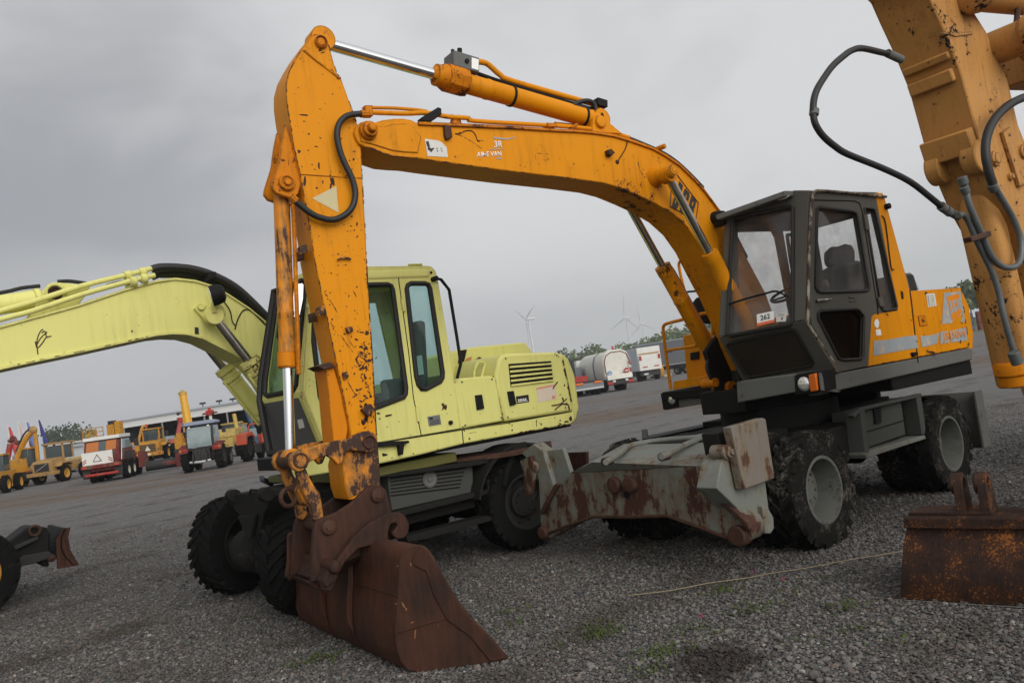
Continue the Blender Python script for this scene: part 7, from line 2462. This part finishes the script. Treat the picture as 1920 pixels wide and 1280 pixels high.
lb('frame', t, C_['red'], (-1.2, 1.2, -.08, .08, .7, .85), (-.08, .08, -1.4, 1.4, .8, .95), (-1.2, -1.05, -1.2, 1.2, .7, .85))
m = MB()
for y in (-1.1, -.55, 0, .55, 1.1):
    m.tube([Vector((-1.1, y, .8)), Vector((-1.2, y, .35)), Vector((-.95, y, .02))], .04, 6, 3); m.tube([Vector((.0, y, .85)), Vector((.0, y, 1.5))], .05, 6, 0)
build('tines', m, C_['red'], t)
lb('beam', t, C_['cream'], (-1.6, 1.6, -1.5, -1.3, 1.55, 1.7)); [lw(t, 1.0, y, .35, .25) for y in (-.8, .8)]
t = put('wheel_loader', 'yellow wheel loader cut off by the left edge, with orange rims', 'loader', -4, 925, 74, 3.3, 200)
lb('body', t, C_['yel'], (-2.0, 1.6, -.9, .9, .9, 1.8)); lb('cab', t, C_['win'], (-.9, .4, -.8, .8, 1.8, 3.1)); lb('cab_roof', t, C_['yel'], (-1.0, .5, -.9, .9, 3.1, 3.25))
[lw(t, x, y, .72, .5, 'tyreblk', 'rimyel') for x in (-1.6, 1.2) for y in (-1.1, 1.1)]
lprism('mudguard', t, C_['yel'], [(.5, 1.4), (.8, 1.7), (1.8, 1.7), (2.0, 1.4)], -1.4, -.85)
t = put('car', 'silver estate car parked left of the white tailboard', 'car', 150, 882, 20, 1.5, 60)
lprism('body', t, C_['grey'], [(-2.1, .3), (2.1, .3), (2.15, .7), (1.2, .9), (.6, 1.4), (-1.6, 1.45), (-2.1, .9)], -.85, .85, .06); lprism('window', t, C_['win'], [(-1.8, .92), (1.05, .92), (.55, 1.34), (-1.55, 1.38)], -.87, .87)
[lw(t, x, y, .32, .2) for x in (-1.3, 1.3) for y in (-.78, .78)]
t = put('pickup', 'dark car under a lime yellow roof board, left of the silver car', 'car', 138, 885, 28, 2.0, 70)
lprism('body', t, C_['dgrey'], [(-2.1, .3), (2.1, .3), (2.15, .8), (.8, 1.0), (.4, 1.6), (-1.6, 1.65), (-2.1, .9)], -.85, .85, .06); lb('roof_board', t, C_['paley'], (-1.9, 1.9, -.9, .9, 1.75, 2.0)); [lw(t, x, y, .34, .2) for x in (-1.3, 1.3) for y in (-.78, .78)]

# flagpoles and banner
for i, (bx, by, tx, ty, col) in enumerate(((25, 888, 15, 793, (.45, .05, .05)), (45, 884, 31, 786, (.5, .4, .4)), (59, 876, 45, 784, (.12, .16, .42)), (81, 872, 60, 780, (.03, .035, .16)))):
    p = onground(bx, by+6)
    hgt = (by-ty)*(p-CO).dot(FW)/FPX*1.02
    lab = ['flagpole with a furled red flag, leftmost of the four flagpoles', 'flagpole with a furled pale flag spotted with dark, beside the red flag', 'flagpole with a furled red white and blue flag', 'flagpole with a furled dark navy flag'][i]
    f = thing('flagpole', lab, 'flagpole', p, 'flagpoles behind the left machines')
    m = MB(); m.cyl(p, p+Vector((0, 0, hgt)), .07, .04, 8); build('pole', m, C_['white'], f)
    m = MB(); q = p+Vector((0, 0, hgt*.97)); lp = []
    for j, (z, wd_) in enumerate(((0, .05), (.5, .13), (1.1, .20), (1.7, .26), (2.3, .22), (2.5, .08))):
        cc = q+Vector((.12+.10*j, 0, -z)); lp.append([cc+Vector((wd_*math.cos(a), .10*math.sin(a), 0)) for a in [k_*math.pi/4 for k_ in range(8)]])
    m.loft(lp); build('flag', m, plain('flag cloth %d' % i, col, .8, 0, .2), f)
p = onground(86, 884)
bnr = thing('banner_sign', 'tall pale blue banner sign beside the arched yellow boom', 'sign', p)
m = MB(); pl = Plane(p, -FW+Vector((0, 0, FW.z))); m.slab(pl.tr([(70, 819), (77, 818), (84, 866), (76, 868)]), Vector((0, .2, 0))); build('banner', m, plain('pale blue banner', (.42, .47, .56), .7), bnr)
m = MB(); m.cyl(p, pl.at(80, 860), .08, seg=8); build('post', m, C_['steel'], bnr)

# open hall
E0 = GROUND.at(225, 852); D0 = 96.0
def hp_(px, py, d):
    r = ray(px, py); return CO+r*(d/r.dot(FW))
a0, a1 = hp_(227, 790, 96), hp_(560, 735, 80)
f0, f1 = hp_(234, 801, 96), hp_(560, 753, 80)
a1.z = a0.z = (a0.z+a1.z)/2; f0.z = f1.z = (f0.z+f1.z)/2
hall = thing('open_hall', 'long open fronted hall with a white fascia and a dark interior', 'building', Vector((a0.x, a0.y, 0)))
dirn = Vector((a1.x-a0.x, a1.y-a0.y, 0)).normalized(); bk_ = Vector((-dirn.y, dirn.x, 0))
def hx(s, b, z):
    return Vector((a0.x, a0.y, 0))+dirn*s+bk_*b+Vector((0, 0, z))
LH = (Vector((a1.x-a0.x, a1.y-a0.y, 0))).length
m = MB(); m.hexa([hx(s, b, z) for z in (f0.z, a0.z) for s, b in ((0, 0), (LH, 0), (LH, .3), (0, .3))]); build('fascia', m, plain('white fascia', (.80, .80, .78), .6, 0, .04), hall)
m = MB(); m.hexa([hx(s, b, z) for z in (a0.z-.05, a0.z+.12) for s, b in ((-.2, -.2), (LH, -.2), (LH+1, 32), (-.2, 32))]); build('roof', m, C_['grey'], hall)
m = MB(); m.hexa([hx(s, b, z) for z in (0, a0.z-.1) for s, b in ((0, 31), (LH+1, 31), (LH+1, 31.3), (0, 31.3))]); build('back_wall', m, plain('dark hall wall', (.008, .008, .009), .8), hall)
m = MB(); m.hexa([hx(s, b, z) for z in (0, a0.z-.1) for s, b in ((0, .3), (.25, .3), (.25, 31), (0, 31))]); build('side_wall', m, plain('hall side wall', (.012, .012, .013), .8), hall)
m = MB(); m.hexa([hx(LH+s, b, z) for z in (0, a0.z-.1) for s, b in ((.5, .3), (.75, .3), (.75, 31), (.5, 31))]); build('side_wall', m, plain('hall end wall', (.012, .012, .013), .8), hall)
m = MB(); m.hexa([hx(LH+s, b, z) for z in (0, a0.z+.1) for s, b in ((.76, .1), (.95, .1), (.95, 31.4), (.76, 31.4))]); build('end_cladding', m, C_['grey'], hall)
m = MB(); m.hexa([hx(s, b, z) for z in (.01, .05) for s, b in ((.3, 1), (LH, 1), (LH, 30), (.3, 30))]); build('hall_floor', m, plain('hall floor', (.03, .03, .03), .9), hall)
for i in range(9):
    s = .15+i*LH/8
    if s > LH:
        break
    m = MB(); m.hexa([hx(s+q, b, z) for z in (0, f0.z) for q, b in ((-.06, .02), (.06, .02), (.06, .14), (-.06, .14))]); build('post', m, C_['steel'], hall)
for px, py in ((380, 757), (410, 746), (437, 755)):
    c = hp_(px, py, 88); m = MB(); m.tube([Vector((c.x, c.y, a0.z)), Vector((c.x, c.y, a0.z+.5))], .06, 6, 0); m.lbox(c.x-.3, c.x+.3, c.y-.1, c.y+.1, a0.z+.4, a0.z+.6); build('roof_vent', m, C_['under'], hall)


def farbox(name, label, cat, quad, d, depth, mat, roofmat=None):
    P = [hp_(x, y, d) for x, y in quad]
    p0 = Vector((P[0].x, P[0].y, 0)); p1 = Vector((P[1].x, P[1].y, 0)); h = max(P[2].z, P[3].z)
    th = thing(name, label, cat, p0)
    dr_ = (p1-p0).normalized(); bb = Vector((-dr_.y, dr_.x, 0))*depth
    m = MB(); m.hexa([p0, p1, p1+bb, p0+bb]+[q+Vector((0, 0, h)) for q in (p0, p1, p1+bb, p0+bb)]); build('wall', m, mat, th)
    ov = dr_*.3+bb.normalized()*.3
    m = MB(); m.hexa([q+Vector((0, 0, h)) for q in (p0-ov, p1+dr_*.3-bb.normalized()*.3, p1+bb+ov, p0+bb-dr_*.3+bb.normalized()*.3)]+[q+Vector((0, 0, h+.35)) for q in (p0-ov, p1+dr_*.3-bb.normalized()*.3, p1+bb+ov, p0+bb-dr_*.3+bb.normalized()*.3)]); build('roof', m, roofmat or C_['grey'], th)
    return th, p0, dr_, h


th, p0, dr_, h = farbox('warehouse', 'beige warehouse behind the tan loader', 'building', [(100, 876), (240, 858), (240, 822), (100, 836)], 140, 20, plain('beige cladding', (.38, .36, .31), .8, 0, .05), plain('pale roof', (.42, .41, .38), .8))
th, p0, dr_, h = farbox('office_building', 'low white office building with a band of dark blue windows', 'building', [(38, 884), (86, 878), (86, 846), (38, 852)], 110, 10, plain('white render', (.55, .57, .58), .8, 0, .05))
for i in range(4):
    m = MB(); q = p0+dr_*(.4+i*.85); bb = Vector((dr_.y, -dr_.x, 0))*.05; m.hexa([x+bb*s for s in (0, 1) for x in (q+Vector((0, 0, h*.32)), q+dr_*.7+Vector((0, 0, h*.32)), q+dr_*.7+Vector((0, 0, h*.58)), q+Vector((0, 0, h*.58)))]); build('window', m, C_['blue'], th)

# --- trucks in the middle distance
t = put('flatbed_truck', 'dark flatbed truck with a red headboard and amber lamps', 'truck', 1094, 742, 74, 3.2, -12)
lb('bed', t, C_['under'], (-2.4, 4.5, -1.15, 1.15, .85, 1.15)); lb('tail_beam', t, C_['dgrey'], (-2.6, -2.4, -1.2, 1.2, .45, 1.0)); lb('rail', t, C_['steel'], (-2.62, -2.5, -1.15, 1.15, .5, .62))
for s_ in (-1, 1):
    lb('tail_lamp', t, 'amber', (-2.68, -2.6, s_*.75-.3, s_*.75+.3, .92, 1.08))
lb('headboard', t, C_['red'], (-1.2, .6, -.3, 1.0, 1.15, 1.6)); lb('crane_base', t, C_['under'], (.4, 1.2, .3, 1.0, 1.15, 3.0)); m = MB(); m.ball((.7, .8, 2.9), .4, (1, .8, 1)); build('crane_head', m, C_['under'], t); lb('crane_lamp', t, C_['ored'], (.4, .7, 1.1, 1.4, 2.75, 2.95))
lb('cab', t, C_['dgrey'], (4.6, 6.4, -1.15, 1.15, .8, 2.4)); [lw(t, x, y, .5, .5) for x in (-1.2, 0, 5.5) for y in (-.9, .9)]
t = put('garbage_truck', 'cream rounded garbage truck with red edged tailgate', 'truck', 1150, 733, 74, 3.4, -18)
rr_ = [(-1.1, 1.05), (1.1, 1.05), (1.22, 1.5), (1.22, 2.5), (1.0, 3.1), (.5, 3.4), (-.5, 3.4), (-1.0, 3.1), (-1.22, 2.5), (-1.22, 1.5)]
m = MB(); m.loft([[Vector((x, y*k_, 1.05+(z-1.05)*k2)) for y, z in rr_] for x, k_, k2 in ((-1.3, 1, 1), (5.2, 1, 1), (5.9, .85, .85), (6.2, .5, .6))]); build('body', m, C_['cream'], t)
m = MB(); m.loft([[Vector((x+(.25 if z < 1.6 else 0), y*k_, 1.05+(z-1.05)*k_)) for y, z in rr_] for x, k_ in ((-1.3, 1.03), (-1.9, 1.03), (-2.1, .97))]); tg = build('tailgate', m, C_['cream'], t)
m = MB(); m.tube([Vector((-2.12, y*.9, 1.3+(z-1.05)*.85)) for y, z in rr_], .04, 6, 0, closed=True); build('red_edge', m, C_['dred'], tg)
lb('tail_step', t, C_['under'], (-2.3, -1.4, -1.15, 1.15, .55, .95)); lb('hopper_sill', tg, C_['cream'], (-2.4, -2.05, -1.1, 1.1, 1.0, 1.4))
for s_ in (-1, 1):
    lb('lamp_cluster', t, C_['red'], (-2.4, -2.28, s_*.9-.25, s_*.9+.25, .6, .85)); lb('reversing_lamp', t, 'lens', (-2.42, -2.3, s_*.55-.12, s_*.55+.12, .75, .95)); lw(t, 0, s_*.9, .5, .5); lw(t, 4.8, s_*.9, .5, .35); lw(t, 1.3, s_*.9, .5, .5)
m = MB(); m.cyl(Vector((-2.10, -.72, 1.62)), Vector((-2.16, -.72, 1.62)), .22, seg=18); so3 = build('no_entry_sign', m, C_['red'], tg)
lb('white_bar', so3, C_['white'], (-2.18, -2.16, -.88, -.56, 1.58, 1.66), bevel=0)
m = MB(); m.ring(Vector((-2.12, .78, 1.55)), (1, 0, 0), .16, .045, 18, 6); build('blue_badge', m, plain('blue badge', (.1, .25, .5), .5), tg)
lb('beacon', t, C_['ored'], (-1.6, -1.45, -.08, .08, 3.45, 3.8)); lb('cab', t, C_['white'], (6.3, 8.0, -1.15, 1.15, .8, 3.1))
for i in range(4):
    m = MB(); z = 1.2+i*.3
    m.slab([Vector((-2.14, -1.18, z)), Vector((-2.14, -.98, z+.15)), Vector((-2.14, -.98, z+.30)), Vector((-2.14, -1.18, z+.15))], Vector((-.02, 0, 0))); build('warning_stripe', m, C_['ored'] if i % 2 else C_['white'], tg)
m = MB(); m.loft([[Vector((x, y*1.05, 1.02+(z-1.05)*1.03)) for y, z in rr_] for x in (.6, .85)]); build('body_band', m, C_['dgrey'], t)
t = put('box_truck', 'white box truck with pale grey side and red lamp strips on its tail', 'truck', 1211, 713, 61, 3.4, -15)
lb('box', t, C_['white'], (-2.6, 4.5, -1.2, 1.2, 1.05, 3.4)); lb('side_panel', t, C_['grey'], (-2.5, 4.5, 1.2, 1.24, 1.1, 3.38)); lb('tail_lift', t, C_['white'], (-2.75, -2.6, -1.15, 1.15, 1.05, 2.6)); lb('seam', t, C_['beige'], (-2.64, -2.6, -1.1, 1.1, 2.66, 2.8))
for s_ in (-1, 1):
    lb('reflector', t, C_['red'], (-2.79, -2.74, s_*.98-.12, s_*.98+.12, 2.1, 2.55), bevel=0); lb('lamp_strip', t, C_['ored'], (-2.79, -2.74, s_*.6-.25, s_*.6+.25, 1.35, 1.45), bevel=0); lw(t, -1.2, s_*.9, .5, .5); lw(t, 3.8, s_*.9, .5, .35)
lb('underrun', t, C_['under'], (-2.5, 4.0, -1.0, 1.0, .5, 1.02)); lb('number_plate', t, C_['white'], (-2.55, -2.5, .3, .75, .6, .75), bevel=0); lb('cab', t, C_['white'], (4.7, 6.3, -1.15, 1.15, .8, 2.9))
t = put('curtain_trailer', 'long grey curtain sided trailer with dull red lettering', 'trailer', 1335, 693, 66, 4.0, -62)
lb('curtain', t, C_['dgrey'], (-1.2, 9, -1.25, 1.25, 1.2, 3.95)); lb('roof', t, C_['grey'], (-1.25, 9.05, -1.28, 1.28, 3.95, 4.05)); lb('chassis', t, C_['under'], (-1.0, 9, -1.1, 1.1, .7, 1.18))
[lw(t, x, y, .5, .45, 'tyreblk', 'rim') for x in (1.2, 2.5, 3.8) for y in (-.95, .95)]; lb('side_rail', t, C_['steel'], (-1.2, 9, 1.25, 1.3, 1.15, 1.3)); lb('faded_lettering', t, plain('dull red lettering', (.19, .075, .09), .7), (5.4, 8.2, 1.25, 1.265, 2.7, 3.1), bevel=0); lb('blue_mark', t, C_['blue'], (4.0, 5.0, 1.25, 1.265, 2.6, 2.75), bevel=0)
t = put('water_barrel', 'yellow barrel on a wooden pallet between the white truck and grey trailer', 'barrel', 1240, 709, 26, 1.9, 30)
m = MB(); m.prof(Vector((0, 0, .5)), Vector((0, 0, 2)), [(0, .40), (.1, .48), (.7, .52), (1.2, .48), (1.4, .3)], 16); build('drum', m, C_['yel'], t); lb('pallet', t, plain('pale wood', (.35, .28, .18), .8), (-1.0, 1.0, -1.1, 1.1, .15, .45)); lb('drawbar', t, C_['beige'], (-1.4, -1.0, -.1, .1, .3, .4))

# --- trees
LEAF = {}
for nm_, ca, cbb in (('row', (.055, .085, .030), (.15, .195, .075)), ('light', (.075, .11, .038), (.19, .235, .095)), ('dark', (.030, .046, .022), (.075, .10, .042))):
    k = NT('leaf '+nm_)
    oi = k.node('ShaderNodeNewGeometry')
    c = k.mix(oi.outputs['Random Per Island'], ca, cbb)
    c = k.mix(k.step(k.noise(.6, 3), .35, .65, 0, .4), c, (ca[0]*.8, ca[1]*.8, ca[2]*.8))
    k.bsdf(c, .7, 0, .2)
    LEAF[nm_] = k.m
BARK = plain('bark', (.055, .048, .038), .9, 0, .3)
rt = random.Random(21)


def tree(p, h, wd, kind, label, group, trunk=.28, n=420, name='tree'):
    th = thing(name, label, 'tree', p, group)
    m = MB()
    lean = Vector((rt.uniform(-.05, .05)*h, 0, 0))
    tp = [p, p+lean*.4+Vector((0, 0, h*.3)), p+lean+Vector((0, 0, h*.75))]
    m.tube(tp, [.035*h*.5, .026*h*.5, .008*h*.5], 7, 0)
    cl = []
    for i in range(8):
        a = rt.random()*6.28; z = h*(trunk+.08+(.92-trunk-.2)*rt.random())
        r = wd*.5*(.35+.5*rt.random())*(1.15-abs((z/h)-.6))
        q = p+lean*(z/h)+Vector((math.cos(a)*r, math.sin(a)*r, z))
        m.tube([p+lean*.5+Vector((0, 0, z*.72)), q], [.010*h, .004*h], 5, 0)
        cl.append((q, wd*(.17+.15*rt.random())))
    cl.append((p+lean+Vector((0, 0, h*.88)), wd*.2)); cl.append((p+lean+Vector((0, 0, h*.6)), wd*.34))
    build('trunk', m, BARK, th)
    m = MB()
    for i in range(n):
        q, r = cl[rt.randrange(len(cl))]
        v = Vector((rt.gauss(0, 1), rt.gauss(0, 1), rt.gauss(0, .8))).normalized()*r*(.35+.65*rt.random()**.5)
        s = h*(.042+.038*rt.random())
        e = Vector((rt.gauss(0, 1), rt.gauss(0, 1), rt.gauss(0, 1))).normalized(); f = e.orthogonal().normalized(); 
        f = Matrix.Rotation(rt.random()*6.28, 3, e) @ f; g = e.cross(f)
        c = q+v
        m.face([c-f*s, c-g*s*.6, c+f*s, c+g*s*.6])
    build('crown', m, LEAF[kind], th, 0, 0, False)
    return th


# row along the far side behind the trucks
gr = 'distant row of trees behind the trucks'
for i in range(26):
    px = 1052+i*13.4+rt.uniform(-3, 3)
    d = 330+rt.uniform(-12, 12)
    r = ray(px, 719-.142*(px-960)); q = CO+r*(d/r.dot(FW)); q.z = 0
    hh = (11.0+i*.16)*rt.uniform(.82, 1.16)*(.72 if i in (7, 8) else 1)
    tree(q, hh, hh*.95, 'row' if i % 3 else 'light', 'round leafy tree in the long distant row behind the trucks', gr, .08, 460)
gr = 'taller trees on the green bank at the right'
for i, px in enumerate((1690, 1708, 1722, 1738, 1752, 1769, 1788, 1806, 1824, 1842, 1860, 1880, 1902, 1925)):
    d = 205+rt.uniform(-6, 6)
    r = ray(px, 719-.142*(px-960)); q = CO+r*(d/r.dot(FW)); q.z = 1.0
    hh = (7.6+.25*i)*rt.uniform(.9, 1.1)
    tree(q, hh, hh*.62, 'row' if i % 2 else 'light', 'slender leafy tree with a bare lower trunk, in the row on the green bank', gr, .34, 460)
# bank
mb = MB()
lp = []
for px in range(1640, 2100, 30):
    r = ray(px, 719-.142*(px-960)); q = CO+r*(190/r.dot(FW)); q.z = 0
    dv_ = Vector((r.x, r.y, 0)).normalized()
    hz_ = 1.9+.35*math.sin(px*.021)
    lp.append([q-dv_*4-Vector((0, 0, .1)), q+dv_*3+Vector((0, 0, hz_*.8)), q+dv_*9+Vector((0, 0, hz_)), q+dv_*30+Vector((0, 0, hz_)), q+dv_*34-Vector((0, 0, .1))])
mb.loft(lp)
kk = NT('bank grass'); kk.bsdf(kk.mix(kk.noise(.9, 6, .7), (.035, .058, .016), (.085, .115, .035)), .9, 0, .2, kk.bump(kk.noise(6, 4), .6, .1))
tag(build('grass_bank', mb, kk.m, None, 0, 60), None, None, kind='structure')
# dark wood and other trees at the left
gr = 'dark trees beyond the left buildings'
for i, (px, hpx, wdm) in enumerate(((96, 20, 1.3), (108, 27, 1.4), (120, 33, 1.4), (132, 33, 1.5), (143, 27, 1.4), (152, 18, 1.3), (70, 22, 1.5), (58, 16, 1.4), (85, 18, 1.4))):
    d = 260
    r = ray(px, 836-.05*px); q = CO+r*(d/r.dot(FW)); q.z = 0
    hh = hpx*d/FPX+3.0
    tree(q, hh, hh*wdm, 'dark', 'dense dark green tree in the clump beyond the left buildings', gr, .05, 420)
for i, (px, py, hpx) in enumerate(((133, 876, 26), (146, 874, 30))):
    q = hp_(px, py, 120); q.z = 0
    tree(q, hpx*120/FPX, hpx*110/FPX, 'dark', ['round bush against the beige warehouse, nearer the tan loader', 'upright bush against the beige warehouse, nearer the white tailboard'][i], 'bushes by the warehouse', .05, 240)
# tyre stacks, small far blocks at the foot of the bank
for i, (px, py, w_, h_, mt, lab) in enumerate(((1816, 590, 14, 7, 'blue', 'blue stack of barrier tyres at the foot of the bank'), (1833, 587, 9, 7, 'dred', 'dark red stack of barrier tyres, at the foot of the bank'), (1850, 584, 13, 7, 'dred', 'wide brown red stack of barrier tyres at the foot of the bank'),
                                                (1857, 580, 5, 9, 'pink', 'pink block standing on the barrier tyres near the arm'), (1863, 581, 8, 6, 'under', 'black stack of barrier tyres beside the orange arm'))):
    d = 120; p = hp_(px, py, d); p.z = 0
    pt = hp_(px, py-h_/2, d).z
    o = thing('tyre_stack', lab, 'barrier', p, 'tyre barrier along the bank')
    m = MB(); ww = w_*d/FPX
    nst = max(1, int(ww/.7))
    hh = max(.9, pt)
    for j in range(nst):
        for q in range(3):
            c = p+Vector(((j-(nst-1)/2)*ww/nst, 0, hh*q/3))
            m.prof(c, c+Vector((0, 0, 1)), [(0, ww/nst*.45), (hh*.06, ww/nst*.5), (hh*.27, ww/nst*.5), (hh*.333, ww/nst*.45)], 12)
    build('tyres', m, C_[mt], o)

# --- wind turbines
for i, (hx_, hy_, d, bl_, ang, yaw) in enumerate(((991, 598, 1060, 32, 178, 62), (1174, 596, 1350, 40, -8, 52), (1204, 607, 1590, 42, 4, 50))):
    hub = hp_(hx_, hy_, d)
    base = Vector((hub.x, hub.y, 0))
    t = thing('wind_turbine', ['pale wind turbine standing alone above the yellow engine cover', 'pale wind turbine nearest the handrail with a blade pointing down left', 'smallest wind turbine, farthest of the three'][i], 'wind turbine', base, 'wind turbines on the horizon')
    wm_ = C_['turb'] if 'turb' in C_ else C_.setdefault('turb', plain('pale grey turbine paint', (.56, .575, .60), .5, 0, .03))
    m = MB(); m.cyl(base, hub-Vector((0, 0, 1.5)), 2.3, 1.2, 16); build('tower', m, wm_, t)
    ax_ = Vector((-math.sin(R(yaw)), -math.cos(R(yaw)), 0))
    m = MB(); m.cyl(hub+ax_*2, hub-ax_*9, 2.0, 1.5, 12); build('nacelle', m, wm_, t)
    hc = hub+ax_*4
    m = MB(); m.prof(hub+ax_*2, hc+ax_*2, [(0, 1.6), (2, 1.6), (3.4, .6), (3.6, .1)], 12); build('rotor_hub', m, wm_, t)
    sd = ax_.cross(Vector((0, 0, 1))).normalized()
    for j in range(3):
        a = R(ang+j*120); dd = Vector((0, 0, 1))*math.cos(a)+sd*math.sin(a); cr = ax_.cross(dd)
        m = MB(); lp = []
        for s_, c_, th_ in ((0, .9, .8), (.08, .9, .7), (.2, 1.9, .45), (.6, 1.1, .25), (1, .25, .08)):
            q = hc+dd*bl_*s_; lp.append([q-cr*c_*.35, q+ax_*th_, q+cr*c_, q-ax_*th_])
        m.loft(lp); build('blade', m, wm_, t)
# ================================================================== misty air
mb = MB(); mb.lbox(-900, 1300, -60, 2100, -1.0, 160)
hz = build('haze', mb, None, None, 0, 0)
k = NT('haze'); v = k.node('ShaderNodeVolumePrincipled'); v.inputs['Color'].default_value = (.86, .89, .94, 1); v.inputs['Density'].default_value = .00042; v.inputs['Anisotropy'].default_value = 0.2
k.link(v.outputs[0], k.out.inputs['Volume']); hz.data.materials.append(k.m)
tag(hz, None, None, kind='stuff')
# ================================================================== light and sky
w = bpy.data.worlds.new('World'); SC.world = w; w.use_nodes = True
t = w.node_tree; t.nodes.clear()


def nd(typ, **kw):
    n = t.nodes.new(typ)
    for a, b in kw.items():
        setattr(n, a, b)
    return n


SUN_AZ, SUN_EL = R(150), R(27)        # behind and to the right of the camera, above the cloud
out = nd('ShaderNodeOutputWorld'); bg = nd('ShaderNodeBackground')
sky = nd('ShaderNodeTexSky', sky_type='NISHITA'); sky.sun_disc = False
sky.sun_elevation = SUN_EL; sky.sun_rotation = SUN_AZ; sky.dust_density = 4
tc = nd('ShaderNodeTexCoord')
mp = nd('ShaderNodeMapping'); mp.inputs['Scale'].default_value = (1.0, 1.0, 2.0)
t.links.new(tc.outputs['Generated'], mp.inputs['Vector'])


def wn(scale, detail, rough=.55, off=0):
    n = nd('ShaderNodeTexNoise'); n.inputs['Scale'].default_value = scale; n.inputs['Detail'].default_value = detail
    n.inputs['Roughness'].default_value = rough; n.inputs['Distortion'].default_value = .4
    t.links.new(mp.outputs[0], n.inputs['Vector'])
    return n.outputs['Fac']


def wm(op, a, b=0.0, clamp=False):
    n = nd('ShaderNodeMath', operation=op); n.use_clamp = clamp
    for i, v in ((0, a), (1, b)):
        if isinstance(v, bpy.types.NodeSocket):
            t.links.new(v, n.inputs[i])
        else:
            n.inputs[i].default_value = v
    return n.outputs[0]


def wr(x, a, b, c=0.0, d=1.0):
    n = nd('ShaderNodeMapRange', interpolation_type='SMOOTHSTEP')
    t.links.new(x, n.inputs[0])
    for i, v in enumerate((a, b, c, d)):
        n.inputs[i+1].default_value = v
    return n.outputs[0]


def wx(f, a, b, typ='MIX'):
    n = nd('ShaderNodeMix', data_type='RGBA', blend_type=typ)
    t.links.new(f, n.inputs[0]) if isinstance(f, bpy.types.NodeSocket) else setattr(n.inputs[0], 'default_value', f)
    for i, v in ((6, a), (7, b)):
        if isinstance(v, bpy.types.NodeSocket):
            t.links.new(v, n.inputs[i])
        else:
            n.inputs[i].default_value = (*v, 1)
    return n.outputs[2]


sep = nd('ShaderNodeSeparateXYZ'); t.links.new(tc.outputs['Generated'], sep.inputs[0])
dx, dy, dz = sep.outputs
n1 = wn(1.5, 4, .5); n2 = wn(3.6, 4, .5)
mp.inputs['Scale'].default_value = (1.0, 1.0, 2.2)
v = wm('ADD', wm('MULTIPLY', n1, .6), wm('MULTIPLY', n2, .4))
v = wm('ADD', v, wm('MULTIPLY', dx, .16))                                  # cloud thins to the right
cl = wx(wr(v, .32, .64), (.365, .37, .382), (.66, .663, .67))
hz = wr(dz, .02, .20, 1.0, 0.0)
cl = wx(wm('MULTIPLY', hz, .6), cl, (.47, .482, .505))                      # even grey blue near the horizon
# a bank of low dark cloud to the left, brighter overcast around the hidden sun
wob = wm('MULTIPLY', wm('SUBTRACT', n2, .5), .20)
dzw = wm('ADD', dz, wob); dxw = wm('ADD', dx, wob)
dk = wm('MULTIPLY', wr(dxw, .02, -.42), wm('MULTIPLY', wr(dzw, .12, .22), wr(dzw, .42, .28)))
cl = wx(wm('MULTIPLY', dk, .88), cl, (.255, .262, .285))
sv = Vector((math.sin(SUN_AZ)*math.cos(SUN_EL), math.cos(SUN_AZ)*math.cos(SUN_EL), math.sin(SUN_EL)))
dp = nd('ShaderNodeVectorMath', operation='DOT_PRODUCT'); dp.inputs[1].default_value = sv
t.links.new(tc.outputs['Generated'], dp.inputs[0])
cl = wx(wr(dp.outputs['Value'], .1, .95, 0, .8), cl, (1.45, 1.41, 1.34))
cl = wx(wr(dz, .35, .9, 0, .5), cl, (.62, .62, .64))
mxn = nd('ShaderNodeMix', data_type='RGBA', blend_type='ADD'); mxn.inputs[0].default_value = 1.0
hsv = nd('ShaderNodeHueSaturation'); hsv.inputs['Saturation'].default_value = .35; hsv.inputs['Value'].default_value = .05*.35
t.links.new(sky.outputs[0], hsv.inputs['Color'])
t.links.new(cl, mxn.inputs[6]); t.links.new(hsv.outputs[0], mxn.inputs[7])
t.links.new(mxn.outputs[2], bg.inputs['Color']); bg.inputs['Strength'].default_value = 1.0
t.links.new(bg.outputs[0], out.inputs['Surface'])

sl = bpy.data.lights.new('sun', 'SUN'); sl.energy = 1.5; sl.angle = R(42); sl.color = (1.0, .965, .91)
so_ = bpy.data.objects.new('sun', sl); COL.objects.link(so_)
so_.rotation_euler = (-sv).to_track_quat('-Z', 'Y').to_euler()
so_.location = (0, -10, 30)

SC.render.engine = 'CYCLES'
SC.view_settings.view_transform = 'Standard'
SC.view_settings.look = 'None'
SC.view_settings.exposure = 0.0
SC.view_settings.gamma = 1.0
SC.cycles.use_denoising = True
SC.cycles.max_bounces = 8
SC.cycles.transparent_max_bounces = 24
SC.cycles.volume_bounces = 1
for o in bpy.data.objects:
    if '_local' in o:
        del o['_local']
